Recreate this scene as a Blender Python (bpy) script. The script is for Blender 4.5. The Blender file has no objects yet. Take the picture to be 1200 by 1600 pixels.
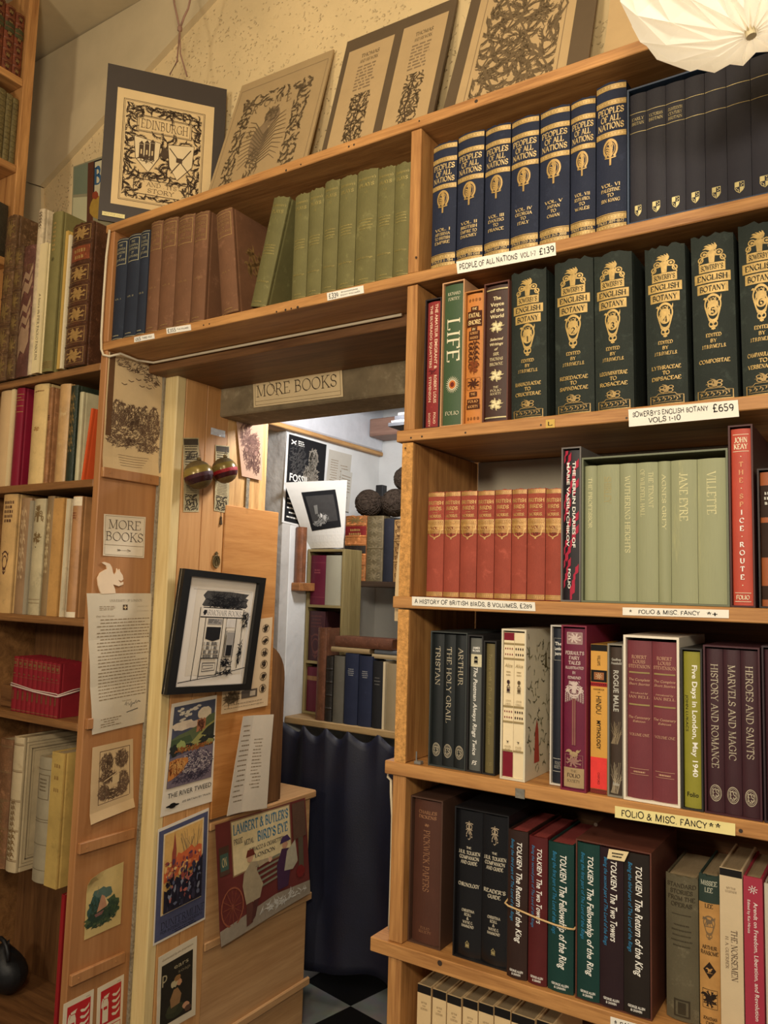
import bpy, bmesh, math, random
from mathutils import Vector, Matrix
S = bpy.context.scene
COL = S.collection
PI = math.pi
# ---------------------------------------------------------------- camera, world, lights, exposure
F_PX = 1240.15                      # focal length in pixels of a 1200 x 1600 frame
YAW, PITCH, ROLL = -0.57756, 0.09731, 0.0280
EYE = Vector((0.7761, -1.2855, 1.45))
_f = Vector((math.sin(YAW)*math.cos(PITCH), math.cos(YAW)*math.cos(PITCH), math.sin(PITCH)))
_r = Vector((math.cos(YAW), -math.sin(YAW), 0)); _u = _r.cross(_f)
CR = math.cos(ROLL)*_r + math.sin(ROLL)*_u
CU = -math.sin(ROLL)*_r + math.cos(ROLL)*_u
CF = _f
cd = bpy.data.cameras.new('camera'); cam = bpy.data.objects.new('camera', cd); COL.objects.link(cam)
cd.sensor_fit = 'VERTICAL'; cd.sensor_height = 36.0; cd.lens = 36.0*F_PX/1600.0
cd.clip_start = 0.02
m = Matrix((CR, CU, -CF)).transposed().to_4x4(); m.translation = EYE; cam.matrix_world = m
S.camera = cam
S.view_settings.view_transform = 'Standard'; S.view_settings.look = 'None'
S.view_settings.gamma = 1.0; S.view_settings.exposure = 0.07; S.view_settings.use_curve_mapping = False
try:
    S.cycles.use_denoising = True; S.cycles.max_bounces = 8; S.cycles.diffuse_bounces = 4
    S.cycles.sample_clamp_indirect = 4.0
except Exception: pass
W = bpy.data.worlds.new('room_air'); S.world = W; W.use_nodes = True
W.node_tree.nodes['Background'].inputs[0].default_value = (1.0, 0.93, 0.84, 1); W.node_tree.nodes['Background'].inputs[1].default_value = 0.15
def lamp(name, loc, power, col, r, kind='POINT', **k):
    l = bpy.data.lights.new(name, kind); l.energy = power; l.color = col; l.shadow_soft_size = r
    for a, b in k.items(): setattr(l, a, b)
    o = bpy.data.objects.new(name, l); COL.objects.link(o); o.location = loc; return o
WARM = (1.0, 0.88, 0.70)
lamp('shop_pendant_light', (0.98, -1.70, 2.06), 74, WARM, 0.12)
lamp('aisle_pendant_light', (-0.40, -2.60, 1.98), 74, WARM, 0.14)
lamp('upper_wall_fill_light', (0.35, -1.25, 2.80), 30, WARM, 0.12)  # unseen fill, added to brighten the upper wall and leaning prints
lamp('back_room_light', (-0.55, 0.72, 2.10), 24, (0.95, 0.97, 1.0), 0.08)

def at(px, py, ax, v):              # the point on the plane (axis ax = v) that the photograph shows at px, py
    d = CR*((px-600)/F_PX) - CU*((py-800)/F_PX) + CF
    return EYE + d*((v-EYE[ax])/d[ax])
def xb(px, z, y):                   # x of the point at height z on the plane y, seen in column px
    py = 800
    for _ in range(8):
        a, b = at(px, py, 1, y).z, at(px, py+1, 1, y).z
        py += (z-a)/(b-a)
    return at(px, py, 1, y).x
# ---------------------------------------------------------------- materials
MATS = {}
def lin(c): return tuple((x/12.92 if x <= .04045 else ((x+.055)/1.055)**2.4) for x in (v/255 for v in c))
def N(nt, t, **k):
    n = nt.nodes.new(t)
    for a, b in k.items(): setattr(n, a, b)
    return n
def base(name, rough=.6, spec=.3, metal=0):
    M = bpy.data.materials.new(name); M.use_nodes = True; nt = M.node_tree; p = nt.nodes['Principled BSDF']
    p.inputs['Roughness'].default_value = rough; p.inputs['Specular IOR Level'].default_value = spec; p.inputs['Metallic'].default_value = metal
    return M, nt, p
def noise_mat(kind, c, rough=.65, spec=.3, var=.18, scale=25, bump=.15, bscale=300, metal=0, wear=0, wearc=None, stretch=(1,1,1)):
    key = (kind, c, rough, var, scale, bump, metal, wear, stretch)
    if key in MATS: return MATS[key]
    M, nt, p = base(kind, rough, spec, metal); L = nt.links.new
    tc = N(nt, 'ShaderNodeTexCoord'); mp = N(nt, 'ShaderNodeMapping'); mp.inputs['Scale'].default_value = stretch
    oi = N(nt, 'ShaderNodeObjectInfo'); ad = N(nt, 'ShaderNodeVectorMath', operation='ADD')
    mu = N(nt, 'ShaderNodeMath', operation='MULTIPLY'); mu.inputs[1].default_value = 37.0; L(oi.outputs['Random'], mu.inputs[0])
    L(tc.outputs['Object'], ad.inputs[0]); L(mu.outputs[0], ad.inputs[1]); L(ad.outputs[0], mp.inputs[0])
    nz = N(nt, 'ShaderNodeTexNoise'); nz.inputs['Scale'].default_value = scale; nz.inputs['Detail'].default_value = 6; nz.inputs['Roughness'].default_value = .65
    L(mp.outputs[0], nz.inputs['Vector'])
    rp = N(nt, 'ShaderNodeValToRGB'); l = lin(c)
    rp.color_ramp.elements[0].position = .28; rp.color_ramp.elements[1].position = .75
    rp.color_ramp.elements[0].color = tuple(x*(1-var) for x in l)+(1,); rp.color_ramp.elements[1].color = tuple(min(1, x*(1+var)) for x in l)+(1,)
    L(nz.outputs['Fac'], rp.inputs[0]); out = rp.outputs[0]
    if wear:
        n2 = N(nt, 'ShaderNodeTexNoise'); n2.inputs['Scale'].default_value = scale*2.2; n2.inputs['Detail'].default_value = 8; n2.inputs['Roughness'].default_value = .75
        L(mp.outputs[0], n2.inputs['Vector'])
        r2 = N(nt, 'ShaderNodeValToRGB'); r2.color_ramp.elements[0].position = .62-wear*.2; r2.color_ramp.elements[1].position = .74-wear*.15
        L(n2.outputs['Fac'], r2.inputs[0]); mx = N(nt, 'ShaderNodeMix', data_type='RGBA')
        mf = N(nt, 'ShaderNodeMath', operation='MULTIPLY'); mf.inputs[1].default_value = min(1, wear+.25); L(r2.outputs[0], mf.inputs[0]); L(mf.outputs[0], mx.inputs[0])
        L(out, mx.inputs[6]); mx.inputs[7].default_value = (*lin(wearc or (170, 140, 100)), 1); out = mx.outputs[2]
    L(out, p.inputs['Base Color'])
    if bump:
        n3 = N(nt, 'ShaderNodeTexNoise'); n3.inputs['Scale'].default_value = bscale; n3.inputs['Detail'].default_value = 3
        L(mp.outputs[0], n3.inputs['Vector']); b = N(nt, 'ShaderNodeBump'); b.inputs['Strength'].default_value = bump; b.inputs['Distance'].default_value = .002
        L(n3.outputs['Fac'], b.inputs['Height']); L(b.outputs[0], p.inputs['Normal'])
    MATS[key] = M; return M
def cloth(c, wear=.12, **k): return noise_mat('book_cloth', c, .72, .25, .14, 18, .25, 900, wear=wear, wearc=tuple(min(255, int(v*1.25+18)) for v in c), **k)
def leather(c, wear=.35, wc=None): return noise_mat('leather', c, .42, .45, .35, 30, .5, 260, wear=wear, wearc=wc or tuple(min(255, int(v*1.4+25)) for v in c))
def card(c, rough=.5): return noise_mat('card', c, rough, .35, .07, 12, .05, 500)
def paper(c=(232, 222, 200), var=.07): return noise_mat('paper', c, .85, .15, var, 9, .12, 120)
def ink(c=(40, 32, 26)): return noise_mat('ink', c, .7, .2, .12, 60, 0)
def gilt(c=(204, 164, 88)): return noise_mat('gilt', tuple(int(v*.86) for v in c[:2])+(int(c[2]*.92),), .42, .5, .28, 90, .15, 500, metal=.2)
def pages(c=(158, 138, 106)):
    key = ('pg', c)
    if key not in MATS: MATS[key] = noise_mat('page_edges', c, .9, .1, .22, 60, .35, 250, stretch=(30, 1, 1))
    return MATS[key]
def wood(c1, c2, axis=0, rough=.5, scale=9, spec=.35, dirt=.0):
    key = ('wood', c1, c2, axis, rough, scale)
    if key in MATS: return MATS[key]
    M, nt, p = base('wood', rough, spec); L = nt.links.new
    tc = N(nt, 'ShaderNodeTexCoord'); mp = N(nt, 'ShaderNodeMapping'); s = [scale*2.2]*3; s[axis] = scale*.14
    mp.inputs['Scale'].default_value = s
    oi = N(nt, 'ShaderNodeObjectInfo'); mu = N(nt, 'ShaderNodeMath', operation='MULTIPLY'); mu.inputs[1].default_value = 11.0; L(oi.outputs['Random'], mu.inputs[0])
    ad = N(nt, 'ShaderNodeVectorMath', operation='ADD'); L(tc.outputs['Object'], ad.inputs[0]); L(mu.outputs[0], ad.inputs[1]); L(ad.outputs[0], mp.inputs[0])
    nz = N(nt, 'ShaderNodeTexNoise'); nz.inputs['Scale'].default_value = 1.6; nz.inputs['Detail'].default_value = 8; nz.inputs['Roughness'].default_value = .62; nz.inputs['Distortion'].default_value = .9
    L(mp.outputs[0], nz.inputs['Vector'])
    n2 = N(nt, 'ShaderNodeTexNoise'); n2.inputs['Scale'].default_value = 14; n2.inputs['Detail'].default_value = 4; L(mp.outputs[0], n2.inputs['Vector'])
    mm = N(nt, 'ShaderNodeMath', operation='MULTIPLY_ADD'); mm.inputs[1].default_value = .35; L(n2.outputs['Fac'], mm.inputs[0]); L(nz.outputs['Fac'], mm.inputs[2])
    rp = N(nt, 'ShaderNodeValToRGB'); rp.color_ramp.elements[0].position = .48; rp.color_ramp.elements[1].position = .86
    rp.color_ramp.elements[0].color = (*lin(c2), 1); rp.color_ramp.elements[1].color = (*lin(c1), 1); L(mm.outputs[0], rp.inputs[0])
    L(rp.outputs[0], p.inputs['Base Color'])
    b = N(nt, 'ShaderNodeBump'); b.inputs['Strength'].default_value = .25; b.inputs['Distance'].default_value = .002; L(mm.outputs[0], b.inputs['Height']); L(b.outputs[0], p.inputs['Normal'])
    MATS[key] = M; return M
SHELF = [wood((200, 146, 86), (142, 94, 50), a) for a in range(3)]
DARKW = [wood((128, 88, 52), (84, 54, 30), a) for a in range(3)]
PINE = [wood((208, 156, 98), (180, 126, 72), a, scale=5) for a in range(3)]
PANEL = wood((180, 128, 80), (158, 106, 62), 2, scale=4)
CREAM = wood((232, 208, 150), (206, 176, 116), 2, scale=6)
# ---------------------------------------------------------------- mesh helpers
class MB:
    def __init__(s): s.v = []; s.f = []; s.m = []; s.mi = 0; s.mats = []
    def use(s, mat):
        if mat not in s.mats: s.mats.append(mat)
        s.mi = s.mats.index(mat); return s
    def add(s, vs, fs):
        o = len(s.v); s.v += [tuple(p) for p in vs]; s.f += [tuple(i+o for i in f) for f in fs]; s.m += [s.mi]*len(fs); return s
    def box(s, x0, x1, y0, y1, z0, z1, c=0):
        if c <= 0:
            vs = [(x, y, z) for z in (z0, z1) for y in (y0, y1) for x in (x0, x1)]
            return s.add(vs, [(0,2,3,1), (4,5,7,6), (0,1,5,4), (2,6,7,3), (0,4,6,2), (1,3,7,5)])
        vs = []; fs = []                                   # chamfered box
        c = min(c, (x1-x0)*.45, (y1-y0)*.45, (z1-z0)*.45)
        X = (x0, x1); Y = (y0, y1); Z = (z0, z1); ix = {}
        for i in (0, 1):
            for j in (0, 1):
                for k in (0, 1):
                    sx, sy, sz = (1-2*i)*c, (1-2*j)*c, (1-2*k)*c
                    for a, p in enumerate(((X[i], Y[j]+sy, Z[k]+sz), (X[i]+sx, Y[j], Z[k]+sz), (X[i]+sx, Y[j]+sy, Z[k]))):
                        ix[i, j, k, a] = len(vs); vs.append(p)
        g = lambda i, j, k, a: ix[i, j, k, a]
        for i in (0, 1):
            q = [g(i,0,0,0), g(i,1,0,0), g(i,1,1,0), g(i,0,1,0)]; fs.append(q if i else q[::-1])
            q = [g(0,i,0,1), g(1,i,0,1), g(1,i,1,1), g(0,i,1,1)]; fs.append(q[::-1] if i else q)
            q = [g(0,0,i,2), g(1,0,i,2), g(1,1,i,2), g(0,1,i,2)]; fs.append(q if i else q[::-1])
        for i in (0, 1):
            for j in (0, 1):
                fl = (i == j)
                q = [g(i,j,0,0), g(i,j,1,0), g(i,j,1,1), g(i,j,0,1)]; fs.append(q if fl else q[::-1])
                q = [g(i,0,j,0), g(i,1,j,0), g(i,1,j,2), g(i,0,j,2)]; fs.append(q[::-1] if fl else q)
                q = [g(0,i,j,1), g(1,i,j,1), g(1,i,j,2), g(0,i,j,2)]; fs.append(q if fl else q[::-1])
        for i in (0, 1):
            for j in (0, 1):
                for k in (0, 1):
                    q = [g(i,j,k,0), g(i,j,k,1), g(i,j,k,2)]; fs.append(q if (i+j+k) % 2 else q[::-1])
        return s.add(vs, fs)
    def grid(s, fn, nu, nv, flip=False):
        vs = [fn(i/nu, j/nv) for j in range(nv+1) for i in range(nu+1)]; w = nu+1; fs = []
        for j in range(nv):
            for i in range(nu):
                q = (j*w+i, j*w+i+1, (j+1)*w+i+1, (j+1)*w+i); fs.append(q[::-1] if flip else q)
        return s.add(vs, fs)
    def prism(s, poly, fn, t):                              # poly in 2-D, fn(x, y, h) to 3-D, height t
        n = len(poly); vs = [fn(x, y, 0) for x, y in poly]+[fn(x, y, t) for x, y in poly]
        return s.add(vs, [tuple(range(n))[::-1], tuple(range(n, 2*n))]+[(i, (i+1) % n, n+(i+1) % n, n+i) for i in range(n)])
    def tube(s, pts, r, n=8, caps=True):
        pts = [Vector(p) for p in pts]; vs = []; fs = []; k = len(pts); up = Vector((0.13, .2, 1))
        for i, p in enumerate(pts):
            d = (pts[min(i+1, k-1)]-pts[max(i-1, 0)]).normalized()
            a = d.cross(up); a = a.normalized() if a.length > 1e-5 else Vector((1, 0, 0)); b = d.cross(a)
            rr = r[i] if isinstance(r, (list, tuple)) else r
            for j in range(n):
                t = 2*PI*j/n; vs.append(p+a*(rr*math.cos(t))+b*(rr*math.sin(t)))
        for i in range(k-1):
            for j in range(n): fs.append((i*n+j, i*n+(j+1) % n, (i+1)*n+(j+1) % n, (i+1)*n+j))
        if caps: fs += [tuple(range(n))[::-1], tuple(range((k-1)*n, k*n))]
        return s.add(vs, fs)
    def lathe(s, prof, n=24, c=(0, 0, 0)):
        vs = []; fs = []
        for r, z in prof:
            for j in range(n): t = 2*PI*j/n; vs.append((c[0]+r*math.cos(t), c[1]+r*math.sin(t), c[2]+z))
        for i in range(len(prof)-1):
            for j in range(n): fs.append((i*n+j, i*n+(j+1) % n, (i+1)*n+(j+1) % n, (i+1)*n+j))
        return s.add(vs, fs)
    def mark(s): s.u = getattr(s, 'u', []); s.u.append((len(s.v), len(s.f))); return s
    def build_split(s, name, parent, org=(0, 0, 0)):        # one object for each cluster of marked units that lie within 2 cm
        u = s.u+[(len(s.v), len(s.f))]; bx = []
        for (a, _), (b, _) in zip(u, u[1:]):
            q = s.v[a:b] or [(9e9,)*3]; bx.append(([min(p[i] for p in q) for i in range(3)], [max(p[i] for p in q) for i in range(3)]))
        n = len(bx); par = list(range(n))
        def find(i):
            while par[i] != i: i = par[i]
            return i
        for i in range(n):
            for j in range(i):
                if math.sqrt(sum(max(0, bx[i][0][k]-bx[j][1][k], bx[j][0][k]-bx[i][1][k])**2 for k in range(3))) <= .0185: par[find(i)] = find(j)
        grp = {}
        for i in range(n): grp.setdefault(find(i), []).append(i)
        for g in grp.values():
            m = MB()
            for i in g:
                (a, fa), (b, fb) = u[i], u[i+1]; o = len(m.v)-a; m.v += s.v[a:b]; m.f += [tuple(x+o for x in f) for f in s.f[fa:fb]]
                for k in s.m[fa:fb]: m.use(s.mats[k]); m.m.append(m.mi)
            if m.v: m.build(name, None, parent, org)
    def build(s, name, mat=None, parent=None, org=(0, 0, 0), smooth=False):
        me = bpy.data.meshes.new(name); ox, oy, oz = org
        me.from_pydata([(x-ox, y-oy, z-oz) for x, y, z in s.v], [], s.f)
        ms = s.mats or [mat]
        for q in ms: me.materials.append(q)
        if len(ms) > 1: me.polygons.foreach_set('material_index', s.m)
        if smooth: me.polygons.foreach_set('use_smooth', [True]*len(me.polygons))
        me.update(); o = bpy.data.objects.new(name, me); COL.objects.link(o)
        if parent is not None: o.parent = parent
        else: o.location = org
        return o
def tag(o, label=None, cat=None, group=None, kind=None):
    if label: o['label'] = label
    if cat: o['category'] = cat
    if group: o['group'] = group
    if kind: o['kind'] = kind
    return o
def empty(name, loc, label=None, cat=None, group=None):
    o = bpy.data.objects.new(name, None); COL.objects.link(o); o.location = loc; o.empty_display_size = .02
    return tag(o, label, cat, group)
def struct(name, mb, mat, org=(0, 0, 0)): return tag(mb.build(name, mat, None, org), kind='structure')
def cbox(name, mat, x0, x1, y0, y1, z0, z1, parent=None, c=.0015):   # a board with its origin in its middle
    o = ((x0+x1)/2, (y0+y1)/2, (z0+z1)/2); b = MB().box(x0, x1, y0, y1, z0, z1, c).build(name, mat, parent, o)
    if parent is not None: b.location = Vector(o)-parent.location
    return b
def cut(V, Fc, xs, ys=()):                                  # slice flat shapes along lines so that they can follow a curved surface
    if not V: return V, Fc
    bm = bmesh.new(); vs = [bm.verts.new((a, b, 0)) for a, b in V]
    for f in Fc:
        try: bm.faces.new([vs[i] for i in f])
        except ValueError: pass
    for k, ls in ((0, xs), (1, ys)):
        lo = min(v.co[k] for v in bm.verts); hi = max(v.co[k] for v in bm.verts); no = (1, 0, 0) if k == 0 else (0, 1, 0)
        for q in ls:
            if lo < q < hi: bmesh.ops.bisect_plane(bm, geom=bm.verts[:]+bm.edges[:]+bm.faces[:], plane_co=(q, q, 0), plane_no=no)
    bm.verts.index_update(); out = ([(v.co.x, v.co.y) for v in bm.verts], [tuple(v.index for v in f.verts) for f in bm.faces]); bm.free(); return out
# ---------------------------------------------------------------- lettering
G = {
'A': '9|4.5,10 .7,0s|4.4,10 8.4,0s|2.1,3.5 7,3.5', 'B': '8|1.6,0s 1.6,10s|1.6,9.9 4,9.9 a4,7.6,2.3,2.3,90,-90 1.6,5.3|3.6,5.3 a4.2,2.7,2.9,2.6,90,-90 1.6,.1',
'C': '8.8|a5,5,4.4,4.9,48,312|8,6.8 8,9', 'D': '9.4|1.6,0s 1.6,10s|1.6,9.9 4,9.9 a4,5,4.7,4.9,90,-90 1.6,.1',
'E': '7.8|1.6,0s 1.6,10s|1.6,9.9 6.8,9.9 6.8,8|1.6,5.2 5.4,5.2|1.6,.1 7.2,.1 7.2,2.2', 'F': '7.2|1.6,0s 1.6,10s|1.6,9.9 6.6,9.9 6.6,8|1.6,5.2 5.2,5.2',
'G': '9.4|a5,5,4.4,4.9,50,305|8.2,.6 8.2,4.6s|8,7 8,9', 'H': '9.6|1.6,0s 1.6,10s|8,0s 8,10s|1.6,5.2 8,5.2', 'I': '4|2,0s 2,10s',
'J': '5|3.4,10s 3.4,2.4 a1.8,2.4,1.6,2.4,0,-150', 'K': '9|1.6,0s 1.6,10s|7.6,10s 1.6,4|3.4,5.8 8.2,0s', 'L': '7.4|1.6,0s 1.6,10s|1.6,.1 6.9,.1 6.9,2.4',
'M': '11.4|t1.7,0s 1.7,10s|1.7,10 5.7,.4|t5.7,.4 9.7,10|9.7,0s 9.7,10s', 'N': '9.8|t1.7,0s 1.7,10s|1.5,10 8.2,0|t8.2,0 8.2,10s',
'O': '10|a5,5,4.5,4.9,0,360', 'P': '7.8|1.6,0s 1.6,10s|1.6,9.9 4,9.9 a4,7.2,2.9,2.7,90,-90 1.6,4.5', 'Q': '10|a5,5,4.5,4.9,0,360|5,2 8.6,-1.6',
'R': '8.8|1.6,0s 1.6,10s|1.6,9.9 4,9.9 a4,7.4,2.7,2.5,90,-90 1.6,4.9|4.2,4.9 8,0s', 'S': '7|a3.6,7.4,2.5,2.5,35,270 a3.6,2.6,2.8,2.4,90,-150|6.2,7.4 6.2,9.4|.9,.8 .9,2.8',
'T': '8.4|4.2,0s 4.2,10|.7,8 .7,9.9 7.7,9.9 7.7,8', 'U': '9.4|1.6,10s 1.6,3.2 a4.8,3.2,3.2,3.2,180,360 t8,3.2 8,10s', 'V': '9|.8,10s 4.5,0|t4.5,0 8.2,10s',
'W': '12.4|.8,10s 3.8,0|t3.8,0 6.2,9|6.2,9 8.6,0|t8.6,0 11.6,10s', 'X': '9|1,10s 8,0s|t8,10s 1,0s', 'Y': '8.8|.8,10s 4.4,5|t8,10s 4.4,5|4.4,5 4.4,0s',
'Z': '8|1.2,8 1.2,9.9 7,9.9|T7,9.9 1,.1|1,.1 7.2,.1 7.2,2.2', '0': '7.4|a3.7,5,3,4.9,0,360', '1': '4.4|.8,8.2 2.4,10 2.4,0s', '2': '7|a3.5,7.3,2.6,2.6,160,-30 .8,.2 6.6,.2',
'3': '6.8|a3.2,7.6,2.2,2.3,150,-90 a3.2,2.6,2.7,2.6,90,-150', '4': '7.4|5.2,0s 5.2,10 .7,3 7,3', '5': '7|6,9.9 1.8,9.9 1.5,5.6 a3.4,3,2.8,2.9,120,-150',
'6': '7.2|5.6,9.4 a4.4,4.4,3.4,5,120,180 a3.8,2.9,2.8,2.8,180,540', '7': '6.8|.8,9.9 6.4,9.9 2.6,0', '8': '7|a3.5,7.5,2.2,2.3,0,360|a3.5,2.6,2.7,2.6,0,360', '9': '7.2|a3.6,7.1,2.7,2.8,0,360|6.3,7.1 a2.8,5.4,3.5,5.2,10,-70',
'&': '9.6|8.6,0 3,7.2 a4.2,8,1.6,1.9,200,-20 a3.4,2.6,2.6,2.5,120,300 t8.4,5', "'": '2.6|1.3,10 1.1,7.6', '.': '2.6|T1.2,.9 1.4,0', ',': '2.6|1.5,1 .9,-1.6', '-': '4.6|.7,4 3.9,4', ':': '2.6|T1.2,1 1.4,0|T1.2,6 1.4,5',
'£': '7.6|6.6,8.4 a4.4,7.6,2,2.2,30,180 2.4,3 a1.4,1.6,1.4,1.6,40,-100 7,.2|.6,4.8 5,4.8', '*': '7|3.5,10 1.6,4.4 6.3,8 .7,8 5.4,4.4 3.5,10', '+': '7|3.5,1.5 3.5,8.5|.5,5 6.5,5', '/': '5|.5,0 4.5,10', '~': '8|a2.5,5,1.6,1.2,180,0 a5.7,5,1.6,1.2,180,360', '>': '20|1,5 18,5|14,7.5 18.5,5 14,2.5|1,7 3.2,5 1,3|3,7 5.2,5 3,3',
}
def _arc(tok):
    cx, cy, rx, ry, a, b = map(float, tok.split(',')); n = max(4, int(abs(b-a)/24))
    return [(cx+rx*math.cos(math.radians(a+(b-a)*i/n)), cy+ry*math.sin(math.radians(a+(b-a)*i/n))) for i in range(n+1)]
GLY = {}
for ch, spec in G.items():
    w, *st = spec.split('|'); out = []
    for q in st:
        mode = 'a'
        if q[0] in 'tT': mode = q[0]; q = q[1:]
        pts = []; ser = []
        for tok in q.split(' '):
            if tok[0] in 'tT': tok = tok[1:]
            if tok[0] == 'a': pts += _arc(tok[1:])
            else:
                sf = tok.endswith('s'); x, y = map(float, tok.rstrip('s').split(',')); pts.append((x, y))
                if sf: ser.append((x, y))
        out.append((mode, pts, ser))
    GLY[ch] = (float(w), out)
def ribbon(pts, wfn):                                       # a stroke of varying width as one strip of quads
    vs = []; fs = []; n = len(pts)
    for i, (x, y) in enumerate(pts):
        x0, y0 = pts[max(i-1, 0)]; x1, y1 = pts[min(i+1, n-1)]; dx, dy = x1-x0, y1-y0; l = math.hypot(dx, dy) or 1; dx /= l; dy /= l
        w = wfn(dx, dy, i/(n-1) if n > 1 else 0)*.5; vs += [(x-dy*w, y+dx*w), (x+dy*w, y-dx*w)]
    for i in range(n-1): fs.append((2*i, 2*i+1, 2*i+3, 2*i+2))
    return vs, fs
TXT = {}
def stroke_text(t, style='serif', track=.06, seed=0):       # cap height 1
    key = (t, style, track, seed)
    if key in TXT: return TXT[key]
    rnd = random.Random(hash(t) % 1000 if False else sum(map(ord, t))+seed); hand = style == 'hand'
    V = []; Fc = []; x = 0.0
    th, tn = {'serif': (1.35, .55), 'bold': (2.3, 1.0), 'light': (.95, .42), 'hand': (1.5, 1.5), 'thin': (.55, .55)}[style]
    for ch in t.upper():
        if ch == ' ': x += .42; continue
        if ch not in GLY: x += .3; continue
        w, st = GLY[ch]; ja = rnd.uniform(-.05, .05) if hand else 0; jy = rnd.uniform(-.06, .06) if hand else 0; js = rnd.uniform(.88, 1.1) if hand else 1
        def put(vs, fs):
            o = len(V)
            for a, b in vs:
                a, b = a*.1*js, b*.1*js; V.append((x+a-ja*b, jy+b+ja*a))
            Fc.extend(tuple(i+o for i in f) for f in fs)
        for mode, pts, ser in st:
            if mode == 't': wf = lambda dx, dy, u: tn
            elif mode == 'T': wf = lambda dx, dy, u: th
            elif hand: wf = lambda dx, dy, u: th
            else:
                def wf(dx, dy, u):
                    if dy < 0: dx, dy = -dx, -dy
                    a = math.degrees(math.atan2(dy, dx)); k = 1 if a >= 84 else max(0, (a-20)/64)**1.2*.55 if a < 80 else .9
                    return tn+(th-tn)*k
            p2 = pts
            if len(pts) > 2 or not hand:
                vs, fs = ribbon(pts, wf)
            else: vs, fs = ribbon(pts, wf)
            put(vs, fs)
            if not hand and style != 'thin':
                for sx, sy in ser: put([(sx-1.5, sy-.28), (sx+1.5, sy-.28), (sx+1.5, sy+.28), (sx-1.5, sy+.28)], [(0, 1, 2, 3)])
        x += w*.1*js+track
    TXT[key] = (V, Fc); return TXT[key]
def font_text(t, shear=0, bold=0):
    key = ('F', t, shear, bold)
    if key in TXT: return TXT[key]
    cu = bpy.data.curves.new('tx', 'FONT'); cu.body = t; cu.size = 1.37; cu.resolution_u = 2; cu.fill_mode = 'FRONT'; cu.shear = shear; cu.offset = bold
    ob = bpy.data.objects.new('tx', cu); COL.objects.link(ob); me = bpy.data.meshes.new_from_object(ob)
    TXT[key] = ([(v.co.x, v.co.y) for v in me.vertices], [tuple(p.vertices) for p in me.polygons])
    bpy.data.objects.remove(ob); bpy.data.curves.remove(cu); bpy.data.meshes.remove(me); return TXT[key]
def text2d(t, style='serif'):
    if style in ('sans', 'sansb', 'ital', 'itab'):
        return font_text(t, .28 if style in ('ital', 'itab') else 0, .025 if style in ('sansb',) else .018 if style == 'itab' else 0)
    if style == 'ser2': return stroke_text(t, 'serif', .16)
    return stroke_text(t, style)
def fit(t, style, w=None, h=None):                          # centred, cap height h, squeezed to width w
    V, Fc = text2d(t, style)
    if not V: return [], []
    x0 = min(a for a, b in V); x1 = max(a for a, b in V)
    sy = h if h else w/(x1-x0); sx = sy if w is None else min(w/(x1-x0), 1.9*sy) if h else sy
    return [((a-(x0+x1)/2)*sx, (b-.5)*sy) for a, b in V], Fc
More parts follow.
